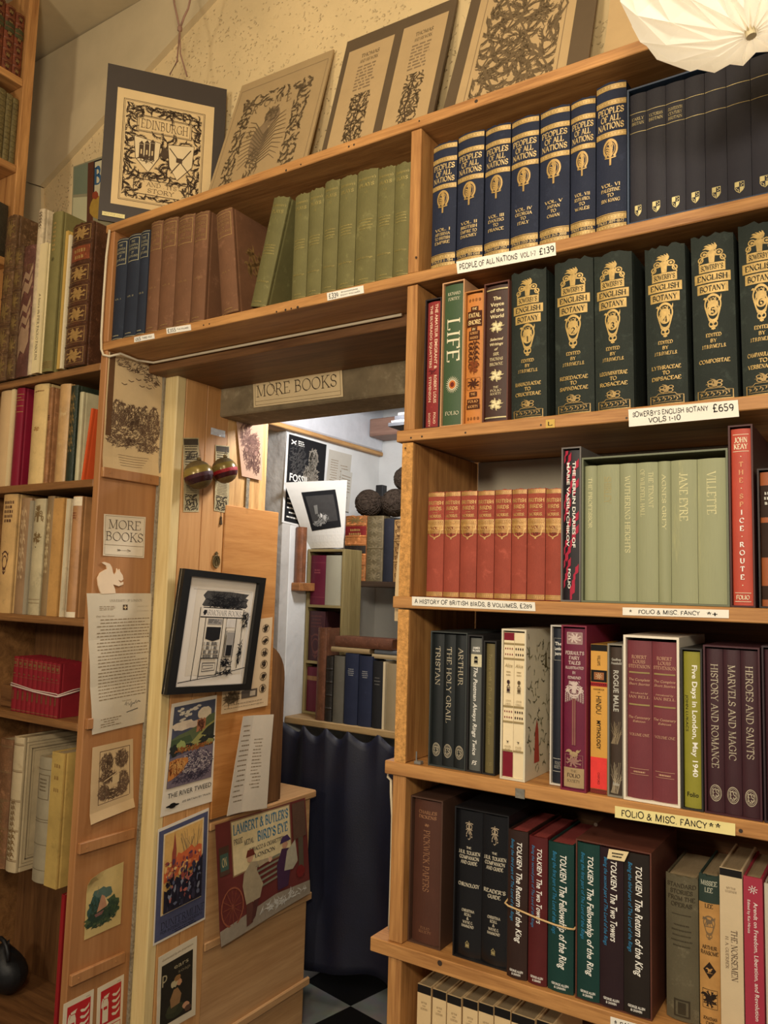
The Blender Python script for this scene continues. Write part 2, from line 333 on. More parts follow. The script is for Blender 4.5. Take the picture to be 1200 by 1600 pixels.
# ---------------------------------------------------------------- books
EMB = {}
def emblem(kind):                                           # 2-D outlines in a unit box centred on 0, quads and polygons
    if kind in EMB: return EMB[kind]
    V = []; Fc = []
    def put(vs, fs):
        o = len(V); V.extend(vs); Fc.extend(tuple(i+o for i in f) for f in fs)
    def ring(cx, cy, rx, ry, w, n=20, a0=0, a1=360): put(*ribbon([(cx+rx*math.cos(math.radians(a0+(a1-a0)*i/n)), cy+ry*math.sin(math.radians(a0+(a1-a0)*i/n))) for i in range(n+1)], lambda *a: w))
    def disc(cx, cy, rx, ry, n=12): put([(cx+rx*math.cos(2*PI*i/n), cy+ry*math.sin(2*PI*i/n)) for i in range(n)], [tuple(range(n))])
    def line(w, *p): put(*ribbon(list(p), lambda *a: w))
    def leaf(x, y, a, l, w):
        pts = [(x+l*t*math.cos(a+.6*t*t), y+l*t*math.sin(a+.6*t*t)) for t in (0, .25, .5, .75, 1)]; put(*ribbon(pts, lambda dx, dy, u: w*math.sin(PI*(.12+.86*u))))
    if kind == 'torch':
        ring(0, .14, .36, .34, .10, a0=-60, a1=240); ring(0, .14, .25, .24, .03, a0=-60, a1=240)
        put([(-.07, .36), (.07, .36), (.05, -.5), (-.05, -.5)], [(0, 1, 2, 3)]); disc(0, .34, .12, .1)
        for s in (-1, 1):
            for k in range(4): leaf(s*.06, -.16+.1*k, PI/2-s*(.5+.1*k), .2, .07)
            line(.05, (s*.06, -.22), (s*.3, -.2), (s*.26, -.06))
    elif kind == 'shield':
        put([(-.42, .5), (-.03, .5), (-.03, .05), (-.42, .05)], [(0, 1, 2, 3)]); put([(.03, .02), (.42, .02), (.3, -.3), (.03, -.5)], [(0, 1, 2, 3)])
        line(.06, (-.45, .5), (.45, .5), (.45, -.1), (.3, -.32), (0, -.52), (-.3, -.32), (-.45, -.1), (-.45, .5))
        for x, y in ((.15, .38), (.32, .25), (.18, .15), (-.3, -.08), (-.15, -.2), (-.1, -.34)): disc(x, y, .06, .06, 8)
    elif kind == 'fs':
        ring(0, 0, .46, .46, .05, 28); ring(0, 0, .37, .37, .03, 24)
        for t, x, s in (('F', -.13, .42), ('S', .14, .42)):
            tv, tf = fit(t, 'ser2', None, s); put([(a+x, b) for a, b in tv], tf)
        for k in range(9): leaf(.28*math.cos(k*.7), .28*math.sin(k*.7), k*.7+1.9, .2, .045)
        ring(.0, -.04, .2, .26, .03, 14, 190, 350)
    elif kind == 'jrrt':
        line(.07, (0, -.2), (0, .5)); line(.05, (-.36, .36), (-.12, .40), (0, .34), (.12, .40), (.36, .36)); line(.05, (-.3, .02), (-.1, .1), (.1, .1), (.3, .02))
        ring(-.1, .2, .16, .12, .05, 14, -60, 260); ring(.1, .2, .16, .12, .05, 14, -80, 240)
        line(.06, (-.05, .1), (-.26, -.22)); line(.06, (.05, .1), (.26, -.22)); line(.05, (.1, -.05), (.12, -.4), (0, -.48), (-.1, -.44)); disc(-.24, -.3, .05, .05, 8); disc(.26, -.32, .05, .05, 8); disc(0, .04, .05, .05, 8)
    elif kind == 'sun':
        ring(0, 0, .27, .27, .05, 20)
        for k in range(24):
            a = k*PI/12; put([(.32*math.cos(a-.08), .32*math.sin(a-.08)), (.5*math.cos(a), .5*math.sin(a)), (.32*math.cos(a+.08), .32*math.sin(a+.08))], [(0, 1, 2)])
    elif kind == 'disc': disc(0, 0, .5, .5, 20)
    elif kind == 'ray':
        for k in range(8):
            a = k*PI/4+.2; line(.06, (.1*math.cos(a), .1*math.sin(a)), (.4*math.cos(a), .4*math.sin(a))); disc(.44*math.cos(a), .44*math.sin(a), .06, .06, 8)
        ring(0, 0, .16, .16, .05, 12)
    elif kind == 'quatre':
        for k in range(4):
            a = k*PI/2; leaf(0, 0, a+.5, .52, .16); leaf(0, 0, a+.1, .52, .16); leaf(.3*math.cos(a+.4), .3*math.sin(a+.4), a-.6, .3, .1); disc(.4*math.cos(a+PI/4), .4*math.sin(a+PI/4), .1, .1, 8)
        ring(0, 0, .3, .3, .05, 16)
    elif kind == 'dentil':                                  # a running gilt border, unit wide
        for k in range(9):
            x = -.44+.11*k; ring(x, 0, .05, .32, .035, 8); disc(x, 0, .02, .12, 6)
        line(.12, (-.5, .44), (.5, .44)); line(.12, (-.5, -.44), (.5, -.44))
    elif kind == 'crown':                                   # plant finial over a title
        for s in (-1, 1):
            ring(s*.28, .0, .13, .13, .05, 12); disc(s*.28, 0, .06, .06, 8); ring(s*.42, -.26, .09, .12, .05, 10); leaf(s*.05, -.1, PI/2-s*.9, .3, .08); leaf(s*.1, .3, PI/2-s*.6, .2, .08)
            line(.05, (s*.5, -.46), (s*.36, -.16), (s*.12, -.12), (s*.06, .12))
        for k in range(5): leaf(0, .12, PI/2+(k-2)*.42-.2, .36, .12)
        put([(-.14, .1), (.14, .1), (.1, -.46), (-.1, -.46)], [(0, 1, 2, 3)])
    elif kind == 'drop':                                    # scrolled frame under a title
        ring(0, .2, .4, .26, .07, 18, -30, 210); ring(0, .02, .3, .26, .06, 18); line(.07, (-.36, .08), (-.2, -.22), (0, -.32), (.2, -.22), (.36, .08))
        ring(-.1, -.34, .11, .07, .05, 10); ring(.1, -.34, .11, .07, .05, 10); line(.06, (0, -.3), (0, -.5)); line(.05, (-.1, -.46), (.1, -.46)); leaf(-.3, .3, 2.2, .2, .08); leaf(.3, .3, .3, .2, .08)
    elif kind == 'foot':                                    # engraved foot of a spine
        put([(-.5, -.5), (.5, -.5), (.5, -.44), (-.5, -.44)], [(0, 1, 2, 3)]); line(.03, (-.48, -.44), (-.48, -.05), (-.3, -.05), (-.24, .05), (.24, .05), (.3, -.05), (.48, -.05), (.48, -.44))
        line(.02, (-.4, -.1), (.4, -.1)); line(.02, (-.42, -.36), (.42, -.36))
        for k in range(15): leaf(-.4+.055*k, -.32+.04*(k % 3), 1.2+.5*math.sin(k*2), .16, .03)
        for s in (-1, 1): ring(s*.1, .18, .09, .08, .035, 10); ring(s*.13, .34, .07, .07, .035, 10); leaf(0, .1, PI/2-s*.5, .3, .06)
        leaf(0, .2, PI/2-.2, .32, .09)
    elif kind == 'birds':                                   # gilt cresting of a spine label
        for k in range(10):
            x = -.45+.1*k; ring(x, .3, .05, .13, .035, 8); ring(x+.05, .08, .05, .1, .03, 8); leaf(x, -.04, 1.2+.8*(k % 2), .14, .05)
        line(.05, (-.5, .46), (.5, .46)); line(.06, (-.5, .02), (-.36, -.05), (-.3, -.3), (0, -.42), (.3, -.3), (.36, -.05), (.5, .02)); disc(0, -.46, .06, .05, 8)
    elif kind == 'fleuron':
        for k in range(8): leaf(0, 0, k*PI/4, .46, .13); disc(.42*math.cos(k*PI/4+.3), .42*math.sin(k*PI/4+.3), .05, .05, 6)
        line(.03, (-.5, .5), (.5, .5), (.5, -.5), (-.5, -.5), (-.5, .5))
    elif kind == 'scroll':
        for k in range(5):
            y = -.4+.2*k
            for s in (-1, 1): ring(s*.2, y, .16, .08, .04, 10, 0, 300); leaf(s*.05, y, PI/2-s*1.0, .26, .06)
            disc(0, y+.1, .05, .05, 8)
    elif kind == 'peacock':
        put([(-.42, .5), (.42, .5), (.36, .44), (.1, .43), (0, .40), (-.1, .43), (-.36, .44)], [tuple(range(7))])
        line(.07, (0, .18), (.02, -.2), (0, -.36)); ring(0, .2, .34, .05, .03, 18); disc(0, .22, .28, .045, 14)
        for k in range(7): x = -.33+.11*k; line(.025, (x, .2), (x*.9, .1+.03*abs(k-3)/3)); disc(x*.9, .1, .025, .012, 6)
        disc(.06, -.3, .14, .05, 12); line(.07, (.1, -.28), (.1, -.2)); put([(-.46, -.5), (.46, -.5), (.42, -.4), (.2, -.345), (-.2, -.345), (-.42, -.4)], [tuple(range(6))])
        for k in range(9): leaf(-.4+.1*k, -.37, 1.3, .07, .03)
    elif kind == 'house':
        put([(-.3, -.3), (.3, -.3), (.3, .0), (-.3, .0)], [(0, 1, 2, 3)]); line(.06, (-.36, .08), (.36, .08)); ring(0, .1, .24, .2, .08, 10, 0, 180); line(.05, (-.36, -.38), (.36, -.38)); disc(0, .38, .06, .08, 8)
    elif kind == 'lozenge': put([(0, .5), (.5, 0), (0, -.5), (-.5, 0)], [(3, 2, 1, 0)])
    elif kind == 'bird':
        disc(0, 0, .28, .16, 12); disc(.26, .18, .12, .1, 8); leaf(-.1, .1, 2.6, .46, .2); leaf(0, -.05, -2.6, .4, .12); line(.04, (.05, -.1), (.1, -.4)); line(.04, (-.05, -.1), (-.1, -.4)); line(.05, (-.4, -.4), (.4, -.36)); leaf(.3, .2, .2, .2, .06)
    elif kind == 'plume':
        for k in range(26):
            a = random.Random(k).uniform(-.5, .5); line(.02, (a*.7-.2, -.5), (a*.5+.1*math.sin(k), -.15), (a+.15*math.sin(k*2), .2+.25*math.cos(k)))
    EMB[kind] = (V, Fc); return EMB[kind]

class Spine:                                                # collects what is stamped on a spine, wrapped round it
    def __init__(s, W, H, bulge): s.W, s.H, s.b = W, H, bulge; s.p = {}; s.e = .0003
    def y(s, x): return s.b*min(1, (2*x/s.W)**2)
    def mb(s, part): return s.p.setdefault(part, MB())
    def put(s, part, mat, V, Fc):
        if s.b > .0004: V, Fc = cut(V, Fc, [s.W*(k/10) for k in range(-4, 5)])
        s.e += .00006; hw = s.W/2-.0002; s.mb(part).mark().use(mat).add([(max(-hw, min(hw, a)), s.y(max(-hw, min(hw, a)))-s.e, max(.0004, min(s.H-.0004, b))) for a, b in V], Fc)
    def text(s, t, z, h, w, mat, style='serif', x=0):       # z and h as shares of the height, w of the width
        V, Fc = fit(t, style, w*s.W if w else None, h*s.H); s.put('lettering', mat, [(a+x*s.W, b+z*s.H) for a, b in V], Fc)
    def vtext(s, t, z, l, h, mat, style='serif', x=0):      # reads downwards; l share of height, h share of width
        V, Fc = fit(t, style, l*s.H, h*s.W); s.put('lettering', mat, [(b+x*s.W, z*s.H-a) for a, b in V], Fc)
    def band(s, z0, z1, mat, x0=-.5, x1=.5, part='band'):
        n = 8; V = [((x0+(x1-x0)*i/n)*s.W, z*s.H) for z in (z0, z1) for i in range(n+1)]
        s.put(part, mat, V, [(i, i+1, n+2+i, n+1+i) for i in range(n)])
    def scr(s, z, h, w, mat, n=1, gap=1.7, x=0):              # worn lettering too faint to read: short strokes in lines
        r = random.Random(int(z*1000)); V = []; Fc = []
        for k in range(n):
            y = (z-k*h*gap)*s.H; q = -w*.5*s.W*r.uniform(.7, 1); e = -q
            while q < e:
                l = min(r.uniform(.3, .9)*h*s.H, e-q); o = len(V); V += [(q+x*s.W, y-h*s.H/2), (q+l+x*s.W, y-h*s.H/2), (q+l*.9+x*s.W, y+h*s.H*r.uniform(.2, .5)), (q+x*s.W, y+h*s.H/2)]; Fc.append((o, o+1, o+2, o+3)); q += l+h*s.H*.3
        s.put('lettering', mat, V, Fc)
    def frame(s, x0, x1, z0, z1, mat, t=.04):
        tz = t*s.W/s.H
        for a, b, c, d in ((x0, x1, z0, z0+tz), (x0, x1, z1-tz, z1), (x0, x0+t, z0+tz, z1-tz), (x1-t, x1, z0+tz, z1-tz)): s.band(c, d, mat, a, b)
    def emb(s, kind, z, w, h, mat, x=0, part='emblem'):     # w share of width, h share of height
        V, Fc = emblem(kind); s.put(part, mat, [(a*w*s.W+x*s.W, b*h*s.H+z*s.H) for a, b in V], Fc)

def book(loc, Wd, H, D, mat, label, dec=None, lean=0, turn=0, bulge=None, pg=None, group=None, ribs=(), worn=0, name='book', cat='book', inset=.003, flat=False, tip=0):
    bulge = .0 if flat else (min(.006, Wd*.13) if bulge is None else bulge); t = min(.0028, Wd*.12)
    r = empty(name, loc, label, cat, group); r.rotation_euler = (math.radians(tip), math.radians(lean), math.radians(turn))
    if lean: r.location.z += abs(math.sin(math.radians(lean)))*Wd/2
    rnd = random.Random(label); c = MB(); hw = Wd/2
    yf = lambda x: bulge*(2*x/Wd)**2
    n = 10; out = [(-hw, D), (-hw, bulge+.012), (-hw+min(.0012, t*.5), bulge+.008), (-hw, bulge+.004)]+[(-hw+Wd*i/n, yf(-hw+Wd*i/n)) for i in range(n+1)]
    out += [(hw, bulge+.004), (hw-min(.0012, t*.5), bulge+.008), (hw, bulge+.012), (hw, D)]
    inn = []
    for x, y in out:
        k = max(-hw+t, min(hw-t, x)); inn.append((k, D if y == D else max(y, bulge*.6)+t if abs(x) < hw-.002 else max(y, bulge+t)))
    m = len(out); vs = []
    for zz in (0, H):
        for k, (x, y) in enumerate(out): vs.append((x, y, zz+(rnd.uniform(-worn, worn if zz else -worn*.2) if worn and 3 < k < m-4 else 0)*(1 if zz else -.5)))
        for x, y in inn: vs.append((x, y, zz))
    fs = []
    for i in range(m-1):
        fs += [(i, i+1, 2*m+i+1, 2*m+i), (m+i+1, m+i, 3*m+i, 3*m+i+1), (i+1, i, m+i, m+i+1), (2*m+i, 2*m+i+1, 3*m+i+1, 3*m+i)]
    fs += [(0, 2*m, 3*m, m), (m-1, 2*m-1, 4*m-1, 3*m-1)]
    c.add(vs, fs)
    for z in ribs:
        c.grid(lambda u, v: (-hw*.98+Wd*.98*u, yf(-hw*.98+Wd*.98*u)+.0005-.0026*math.sin(PI*v), z*H+(v-.5)*.009), 8, 6)
    cov = c.build('cover', mat, r)
    pgm = pg or pages(); e = min(inset, H*.02)
    MB().box(-hw+t+.0002, hw-t-.0002, bulge+t+.003, D-.004, e, H-e).build('page_block', pgm, r)
    if dec:
        s = Spine(Wd, H, bulge); dec(s)
        for k, q in s.p.items(): q.build_split(k, r)
    return r
def slipcase(x0, x1, y, z, H, D, mat, label, t=.0025, inner=None, group=None, lean=0, name='slipcase', notch=False, cat='slipcase'):
    w = x1-x0; b = MB().use(mat)
    b.box(-w/2, -w/2+t, 0, D, 0, H).box(w/2-t, w/2, 0, D, 0, H).box(-w/2+t, w/2-t, .0, D, 0, t).box(-w/2+t, w/2-t, 0, D, H-t, H).box(-w/2+t, w/2-t, D-t, D, t, H-t)
    o = b.build(name, mat, None, (0, 0, 0)); o.location = ((x0+x1)/2, y, z); o.rotation_euler.y = math.radians(lean)
    return tag(o, label, cat, group)
class Row:
    def __init__(s, z, y, D, group=None, zmax=9): s.z, s.y, s.D, s.g, s.zm = z+.0005, y, D, group, zmax
    def X(s, px): return xb(px, s.z, s.y)
    def H(s, px, py): return min(at(px, py, 1, s.y).z, s.zm)-s.z
    def book(s, p0, p1, pt, mat, label, dec=None, dy=0, dz=0, D=None, gap=.0004, **k):
        x0, x1 = s.X(p0)+gap, s.X(p1)-gap; k.setdefault('group', s.g); H = s.H((p0+p1)/2, pt)-dz
        return book(((x0+x1)/2, s.y+dy, s.z+dz), x1-x0, H, D or s.D, mat, label, dec, **k)
    def case(s, p0, p1, pt, mat, label, dy=-.003, D=None, t=.0025, **k):
        x0, x1 = s.X(p0), s.X(p1); H = s.H((p0+p1)/2, pt)
        return slipcase(x0, x1, s.y+dy, s.z, H, D or s.D+.006, mat, label, t, **k), x0, x1, H
    def inside(s, x0, x1, H, shares, mats, labels, decs, t=.0025, dy=.0, group=None, top=.002, D=None, **k):   # books filling a case
        tot = sum(shares); x = x0+t+.0004; w = x1-x0-2*t-.0008
        for i, q in enumerate(shares):
            wd = w*q/tot
            book((x+wd/2, s.y+dy, s.z+t+.0002), wd-.0006, H-2*t-.001-top, (D or s.D)-.006, mats[i] if isinstance(mats, (list, tuple)) else mats, labels[i], decs[i] if decs else None, group=group, **k); x += wd
# ---------------------------------------------------------------- sheets, prints, posters
def leafshape(mb, put, x, y, a, l, w, rnd, lobes=3):
    k = rnd.choice((-1, 1))*rnd.uniform(.6, 1.5)
    P = lambda t: (x+l*t*math.cos(a+k*t*t*.6), y+l*t*math.sin(a+k*t*t*.6))
    put(*ribbon([P(t/5) for t in range(6)], lambda dx, dy, u: w*(.10+.62*math.sin(PI*min(1, .1+u*.9)))))
    for i in range(lobes):
        t = .2+.6*i/max(1, lobes-1) if lobes > 1 else .5; bx, by = P(t)
        for sg in (-1, 1):
            aa = a+k*t*t*.6+sg*.8; ll = l*.36*(1-.4*t)
            put(*ribbon([(bx+ll*q*math.cos(aa-sg*.7*q), by+ll*q*math.sin(aa-sg*.7*q)) for q in (0, .33, .66, 1)], lambda dx, dy, u: w*.46*math.sin(PI*(.15+.83*u))))
class Sheet:
    def __init__(s, name, label, cat, c, mat, bulge=None, n=(6, 8), th=.0007, group=None, lift=.0006, step=.00005):
        s.st = step
        s.TL, s.TR, s.BR, s.BL = [Vector(p) for p in c]; s.w = ((s.TR-s.TL).length+(s.BR-s.BL).length)/2; s.h = ((s.TL-s.BL).length+(s.TR-s.BR).length)/2
        s.N = (s.TR-s.TL).cross(s.TL-s.BL).normalized(); s.bg = bulge or (lambda u, v: 0.0); s.cu = ([s.w*k/n[0] for k in range(1, n[0])], [s.h*k/n[1] for k in range(1, n[1])]) if bulge else None; s.o3 = (s.TL+s.TR+s.BR+s.BL)/4
        s.lift = lift+th; s.lay = .0003; b = MB(); nu, nv = n; e = b.v
        b.grid(lambda u, v: s.P(u, v, 0), nu, nv); b.grid(lambda u, v: s.P(u, v, -th), nu, nv, True); k = (nu+1)*(nv+1)
        ed = [i for i in range(nu+1)]+[j*(nu+1)+nu for j in range(1, nv+1)]+[nv*(nu+1)+i for i in range(nu-1, -1, -1)]+[j*(nu+1) for j in range(nv-1, 0, -1)]
        b.f += [(ed[i], k+ed[i], k+ed[(i+1) % len(ed)], ed[(i+1) % len(ed)]) for i in range(len(ed))]; b.m += [0]*len(ed); b.m = [0]*len(b.f)
        s.o = tag(b.build(name, mat, None, s.o3), label, cat, group); s.parts = {}
    def P(s, u, v, off):
        p = (s.BL*(1-u)+s.BR*u)*(1-v)+(s.TL*(1-u)+s.TR*u)*v
        return p+s.N*(s.bg(u, v)+s.lift+off)
    def put(s, part, mat, V, Fc, step=True):                # V in metres from the lower left corner
        if s.cu and len(V) < 60 or step and s.cu: V, Fc = cut(V, Fc, s.cu[0], s.cu[1])
        if step: s.lay += s.st
        q = s.parts.setdefault(part, MB()); q.use(mat)
        if getattr(q, 'ly', None) != s.lay: q.mark(); q.ly = s.lay
        q.add([s.P(a/s.w, b/s.h, s.lay) for a, b in V], Fc)
    def text(s, t, u, v, w, h, mat, style='serif', rot=0, part='lettering'):
        V, Fc = fit(t, style, w*s.w if w else None, h*s.h); c, d = math.cos(math.radians(rot)), math.sin(math.radians(rot))
        s.put(part, mat, [(a*c-b*d+u*s.w, a*d+b*c+v*s.h) for a, b in V], Fc)
    def rect(s, u0, u1, v0, v1, mat, part='print', n=None):
        nu, nv = n or (max(1, int((u1-u0)*6)), max(1, int((v1-v0)*8))); V = [((u0+(u1-u0)*i/nu)*s.w, (v0+(v1-v0)*j/nv)*s.h) for j in range(nv+1) for i in range(nu+1)]
        s.put(part, mat, V, [(j*(nu+1)+i, j*(nu+1)+i+1, (j+1)*(nu+1)+i+1, (j+1)*(nu+1)+i) for j in range(nv) for i in range(nu)])
    def frame(s, u0, u1, v0, v1, mat, t=.006, part='print'):
        a, b = t, t*s.w/s.h
        for q in ((u0, u1, v0, v0+b), (u0, u1, v1-b, v1), (u0, u0+a, v0+b, v1-b), (u1-a, u1, v0+b, v1-b)): s.rect(*q, mat, part)
    def poly(s, pts, mat, part='print'): s.put(part, mat, [(a*s.w, b*s.h) for a, b in pts], [tuple(range(len(pts)))])
    def blob(s, cx, cy, rx, ry, mat, part='print', n=14, rough=.15, seed=0):
        r = random.Random(seed); s.poly([(cx+rx*math.cos(2*PI*i/n)*(1+r.uniform(-rough, rough)), cy+ry*math.sin(2*PI*i/n)*(1+r.uniform(-rough, rough))) for i in range(n)], mat, part)
    def line(s, pts, w, mat, part='print', taper=False):    # width as a share of the sheet's width
        V, Fc = ribbon([(a*s.w, b*s.h) for a, b in pts], lambda dx, dy, u: w*s.w*(1-.7*u if taper else 1)); s.put(part, mat, V, Fc)
    def foliage(s, u0, u1, v0, v1, mat, n=60, size=.05, seed=1, inside=None, lobes=3, part='print', fat=.22):
        r = random.Random(seed); A, Bq = (u1-u0)*s.w, (v1-v0)*s.h; g = math.sqrt(A*Bq/n); nx, ny = max(1, round(A/g)), max(1, round(Bq/g))
        s.lay += .00005
        for j in range(ny):
            for i in range(nx):
                x = u0*s.w+(i+.5+r.uniform(-.3, .3))*A/nx; y = v0*s.h+(j+.5+r.uniform(-.3, .3))*Bq/ny
                if inside and not inside(x/s.w, y/s.h): continue
                a = 2.4*math.sin(x/g*.9+seed)+1.7*math.cos(y/g*.8)+r.uniform(-.5, .5); l = size*s.w*r.uniform(.8, 1.3)
                cx, cy = x-l*.5*math.cos(a), y-l*.5*math.sin(a); lo, hi, le, re = v0*s.h, v1*s.h, u0*s.w, u1*s.w
                leafshape(None, lambda V, Fc: s.put(part, mat, [(max(le, min(re, p)), max(lo, min(hi, q))) for p, q in V], Fc, False), cx, cy, a, l, l*fat, r, lobes)
    def hatch(s, blobs, mat, seed=1, part='print', w=.006, l=.05):   # engraver's strokes: (u, v, ru, rv, count, angle)
        r = random.Random(seed); s.lay += s.st
        for cu, cv, ru, rv, n, ang in blobs:
            for _ in range(n):
                q, t = math.sqrt(r.random()), r.uniform(0, 2*PI); x = (cu+ru*q*math.cos(t))*s.w; y = (cv+rv*q*math.sin(t))*s.h
                a = ang+r.gauss(0, .5); k = r.uniform(-1.2, 1.2); ll = l*s.w*r.uniform(.4, 1.2); ww = w*s.w*r.uniform(.5, 1.5)
                V, Fc = ribbon([(min(s.w*.99, max(s.w*.01, x+ll*(p-.5)*math.cos(a+k*p))), min(s.h*.99, max(.01*s.h, y+ll*(p-.5)*math.sin(a+k*p)))) for p in (0, .33, .66, 1)], lambda dx, dy, u: ww*math.sin(PI*(.1+.85*u)))
                s.put(part, mat, V, Fc, False)
    def lines(s, u0, u1, v0, v1, n, mat, seed=0, w=.35, part='lettering', gaps=True):        # rows of small typed words
        r = random.Random(seed); s.lay += .00005; hh = (v1-v0)/n*w
        for k in range(n):
            y = v1-(k+.5)*(v1-v0)/n; x = u0+(r.choice((0, 0, .05)) if gaps else 0); end = u1-(r.uniform(0, .4)*(u1-u0) if gaps and r.random() < .25 else r.uniform(0, .04))
            while x < end:
                l = min(r.uniform(.015, .07), end-x); s.put(part, mat, [(x*s.w, (y-hh/2)*s.h), ((x+l)*s.w, (y-hh/2)*s.h), ((x+l)*s.w, (y+hh/2)*s.h), (x*s.w, (y+hh/2)*s.h)], [(0, 1, 2, 3)], False); x += l+.012
    def done(s):
        for k, q in s.parts.items(): q.build_split(k, s.o, s.o3)
        return s.o
def onX(X, *pts): return [at(px, py, 0, X) for px, py in pts]
def onY(Y, *pts): return [at(px, py, 1, Y) for px, py in pts]
# ---------------------------------------------------------------- the setting
CEIL = 3.35
def plaster(c, bump=.5, scale=60, pits=False, rough=.9):
    key = ('plaster', c, bump, scale, pits)
    if key in MATS: return MATS[key]
    M, nt, p = base('plaster', rough, .15); L = nt.links.new; tc = N(nt, 'ShaderNodeTexCoord')
    nz = N(nt, 'ShaderNodeTexNoise'); nz.inputs['Scale'].default_value = 5; nz.inputs['Detail'].default_value = 5; L(tc.outputs['Object'], nz.inputs['Vector'])
    rp = N(nt, 'ShaderNodeValToRGB'); l = lin(c); rp.color_ramp.elements[0].color = tuple(x*.86 for x in l)+(1,); rp.color_ramp.elements[1].color = tuple(min(1, x*1.06) for x in l)+(1,)
    rp.color_ramp.elements[0].position = .3; rp.color_ramp.elements[1].position = .7; L(nz.outputs['Fac'], rp.inputs[0]); L(rp.outputs[0], p.inputs['Base Color'])
    n2 = N(nt, 'ShaderNodeTexNoise'); n2.inputs['Scale'].default_value = scale; n2.inputs['Detail'].default_value = 4; L(tc.outputs['Object'], n2.inputs['Vector'])
    h = n2.outputs['Fac']
    if pits:                                                # sparse pock marks
        vo = N(nt, 'ShaderNodeTexVoronoi'); vo.inputs['Scale'].default_value = 62; mp = N(nt, 'ShaderNodeMapping'); mp.inputs['Scale'].default_value = (1, 1, 1.5)
        n4 = N(nt, 'ShaderNodeTexNoise'); n4.inputs['Scale'].default_value = 60; L(tc.outputs['Object'], n4.inputs['Vector'])
        va = N(nt, 'ShaderNodeVectorMath', operation='MULTIPLY_ADD'); va.inputs[1].default_value = (.02, .02, .02); L(n4.outputs['Color'], va.inputs[0]); L(tc.outputs['Object'], va.inputs[2]); L(va.outputs[0], mp.inputs[0]); L(mp.outputs[0], vo.inputs['Vector'])
        r3 = N(nt, 'ShaderNodeValToRGB'); r3.color_ramp.elements[0].position = .12; r3.color_ramp.elements[1].position = .3; L(vo.outputs['Distance'], r3.inputs[0])
        n5 = N(nt, 'ShaderNodeTexNoise'); n5.inputs['Scale'].default_value = 16; L(tc.outputs['Object'], n5.inputs['Vector'])
        r5 = N(nt, 'ShaderNodeValToRGB'); r5.color_ramp.elements[0].position = .50; r5.color_ramp.elements[1].position = .58; L(n5.outputs['Fac'], r5.inputs[0])
        mx = N(nt, 'ShaderNodeMath', operation='MAXIMUM'); L(r3.outputs[0], mx.inputs[0]); L(r5.outputs[0], mx.inputs[1])
        ma = N(nt, 'ShaderNodeMath', operation='MULTIPLY_ADD'); ma.inputs[1].default_value = .25; L(h, ma.inputs[0]); L(mx.outputs[0], ma.inputs[2]); h = ma.outputs[0]
    b = N(nt, 'ShaderNodeBump'); b.inputs['Strength'].default_value = bump; b.inputs['Distance'].default_value = .006; L(h, b.inputs['Height']); L(b.outputs[0], p.inputs['Normal'])
    MATS[key] = M; return M
WALLC = plaster((224, 198, 148), .7, 70, True)
BOARD = plaster((208, 188, 148), .2, 20)
WHITE = plaster((222, 222, 218), .35, 30)
def checker():
    M, nt, p = base('lino_tiles', .38, .4); L = nt.links.new; tc = N(nt, 'ShaderNodeTexCoord'); mp = N(nt, 'ShaderNodeMapping')
    mp.inputs['Rotation'].default_value = (0, 0, math.radians(11)); L(tc.outputs['Object'], mp.inputs[0])
    ck = N(nt, 'ShaderNodeTexChecker'); ck.inputs['Scale'].default_value = 1/.30; ck.inputs['Color1'].default_value = (*lin((34, 33, 36)), 1); ck.inputs['Color2'].default_value = (*lin((190, 192, 192)), 1)
    va = N(nt, 'ShaderNodeVectorMath', operation='ADD'); va.inputs[1].default_value = (.0, .0, .15); L(mp.outputs[0], va.inputs[0]); L(va.outputs[0], ck.inputs['Vector'])
    nz = N(nt, 'ShaderNodeTexNoise'); nz.inputs['Scale'].default_value = 14; nz.inputs['Detail'].default_value = 6; L(tc.outputs['Object'], nz.inputs['Vector'])
    mx = N(nt, 'ShaderNodeMix', data_type='RGBA', blend_type='MULTIPLY'); mx.inputs[0].default_value = .5; L(ck.outputs['Color'], mx.inputs[6]); L(nz.outputs['Color'], mx.inputs[7]); L(mx.outputs[2], p.inputs['Base Color'])
    return M
struct('floor', MB().box(-3.2, 1.8, -2.8, 2.2, -.06, 0), checker(), (-.878, 1.128, 0))
struct('ceiling', MB().box(-3.2, 1.8, -2.8, .40, CEIL, CEIL+.06), BOARD)
struct('wall_back', MB().box(-2.6, -.96, .30, .36, 0, CEIL).box(-.96, 1.8, .30, .36, 2.07, CEIL).box(-.02, 1.8, .30, .36, 0, 2.07), WALLC)
def wallpoly(name, mat, pts, y, t):                         # a board on the back wall, outline in the wall's own plane
    P = [at(a, b, 1, y) for a, b in pts]; b = MB().prism([(q.x, min(q.z, CEIL)) for q in P][::-1], lambda x, z, h: (x, y-h, z), t)
    return struct(name, b, mat)
wallpoly('trim_1', BOARD, [(-60, 170), (-60, 372), (48, 258), (330, -45), (250, -20)], .30, .012)
wallpoly('trim_2', BOARD, [(44, 286), (70, 294), (390, -55), (330, -45), (48, 258)], .30, .020)
wallpoly('trim_3', BOARD, [(44, 287), (69, 295), (68, 420), (40, 420)], .30, .012)
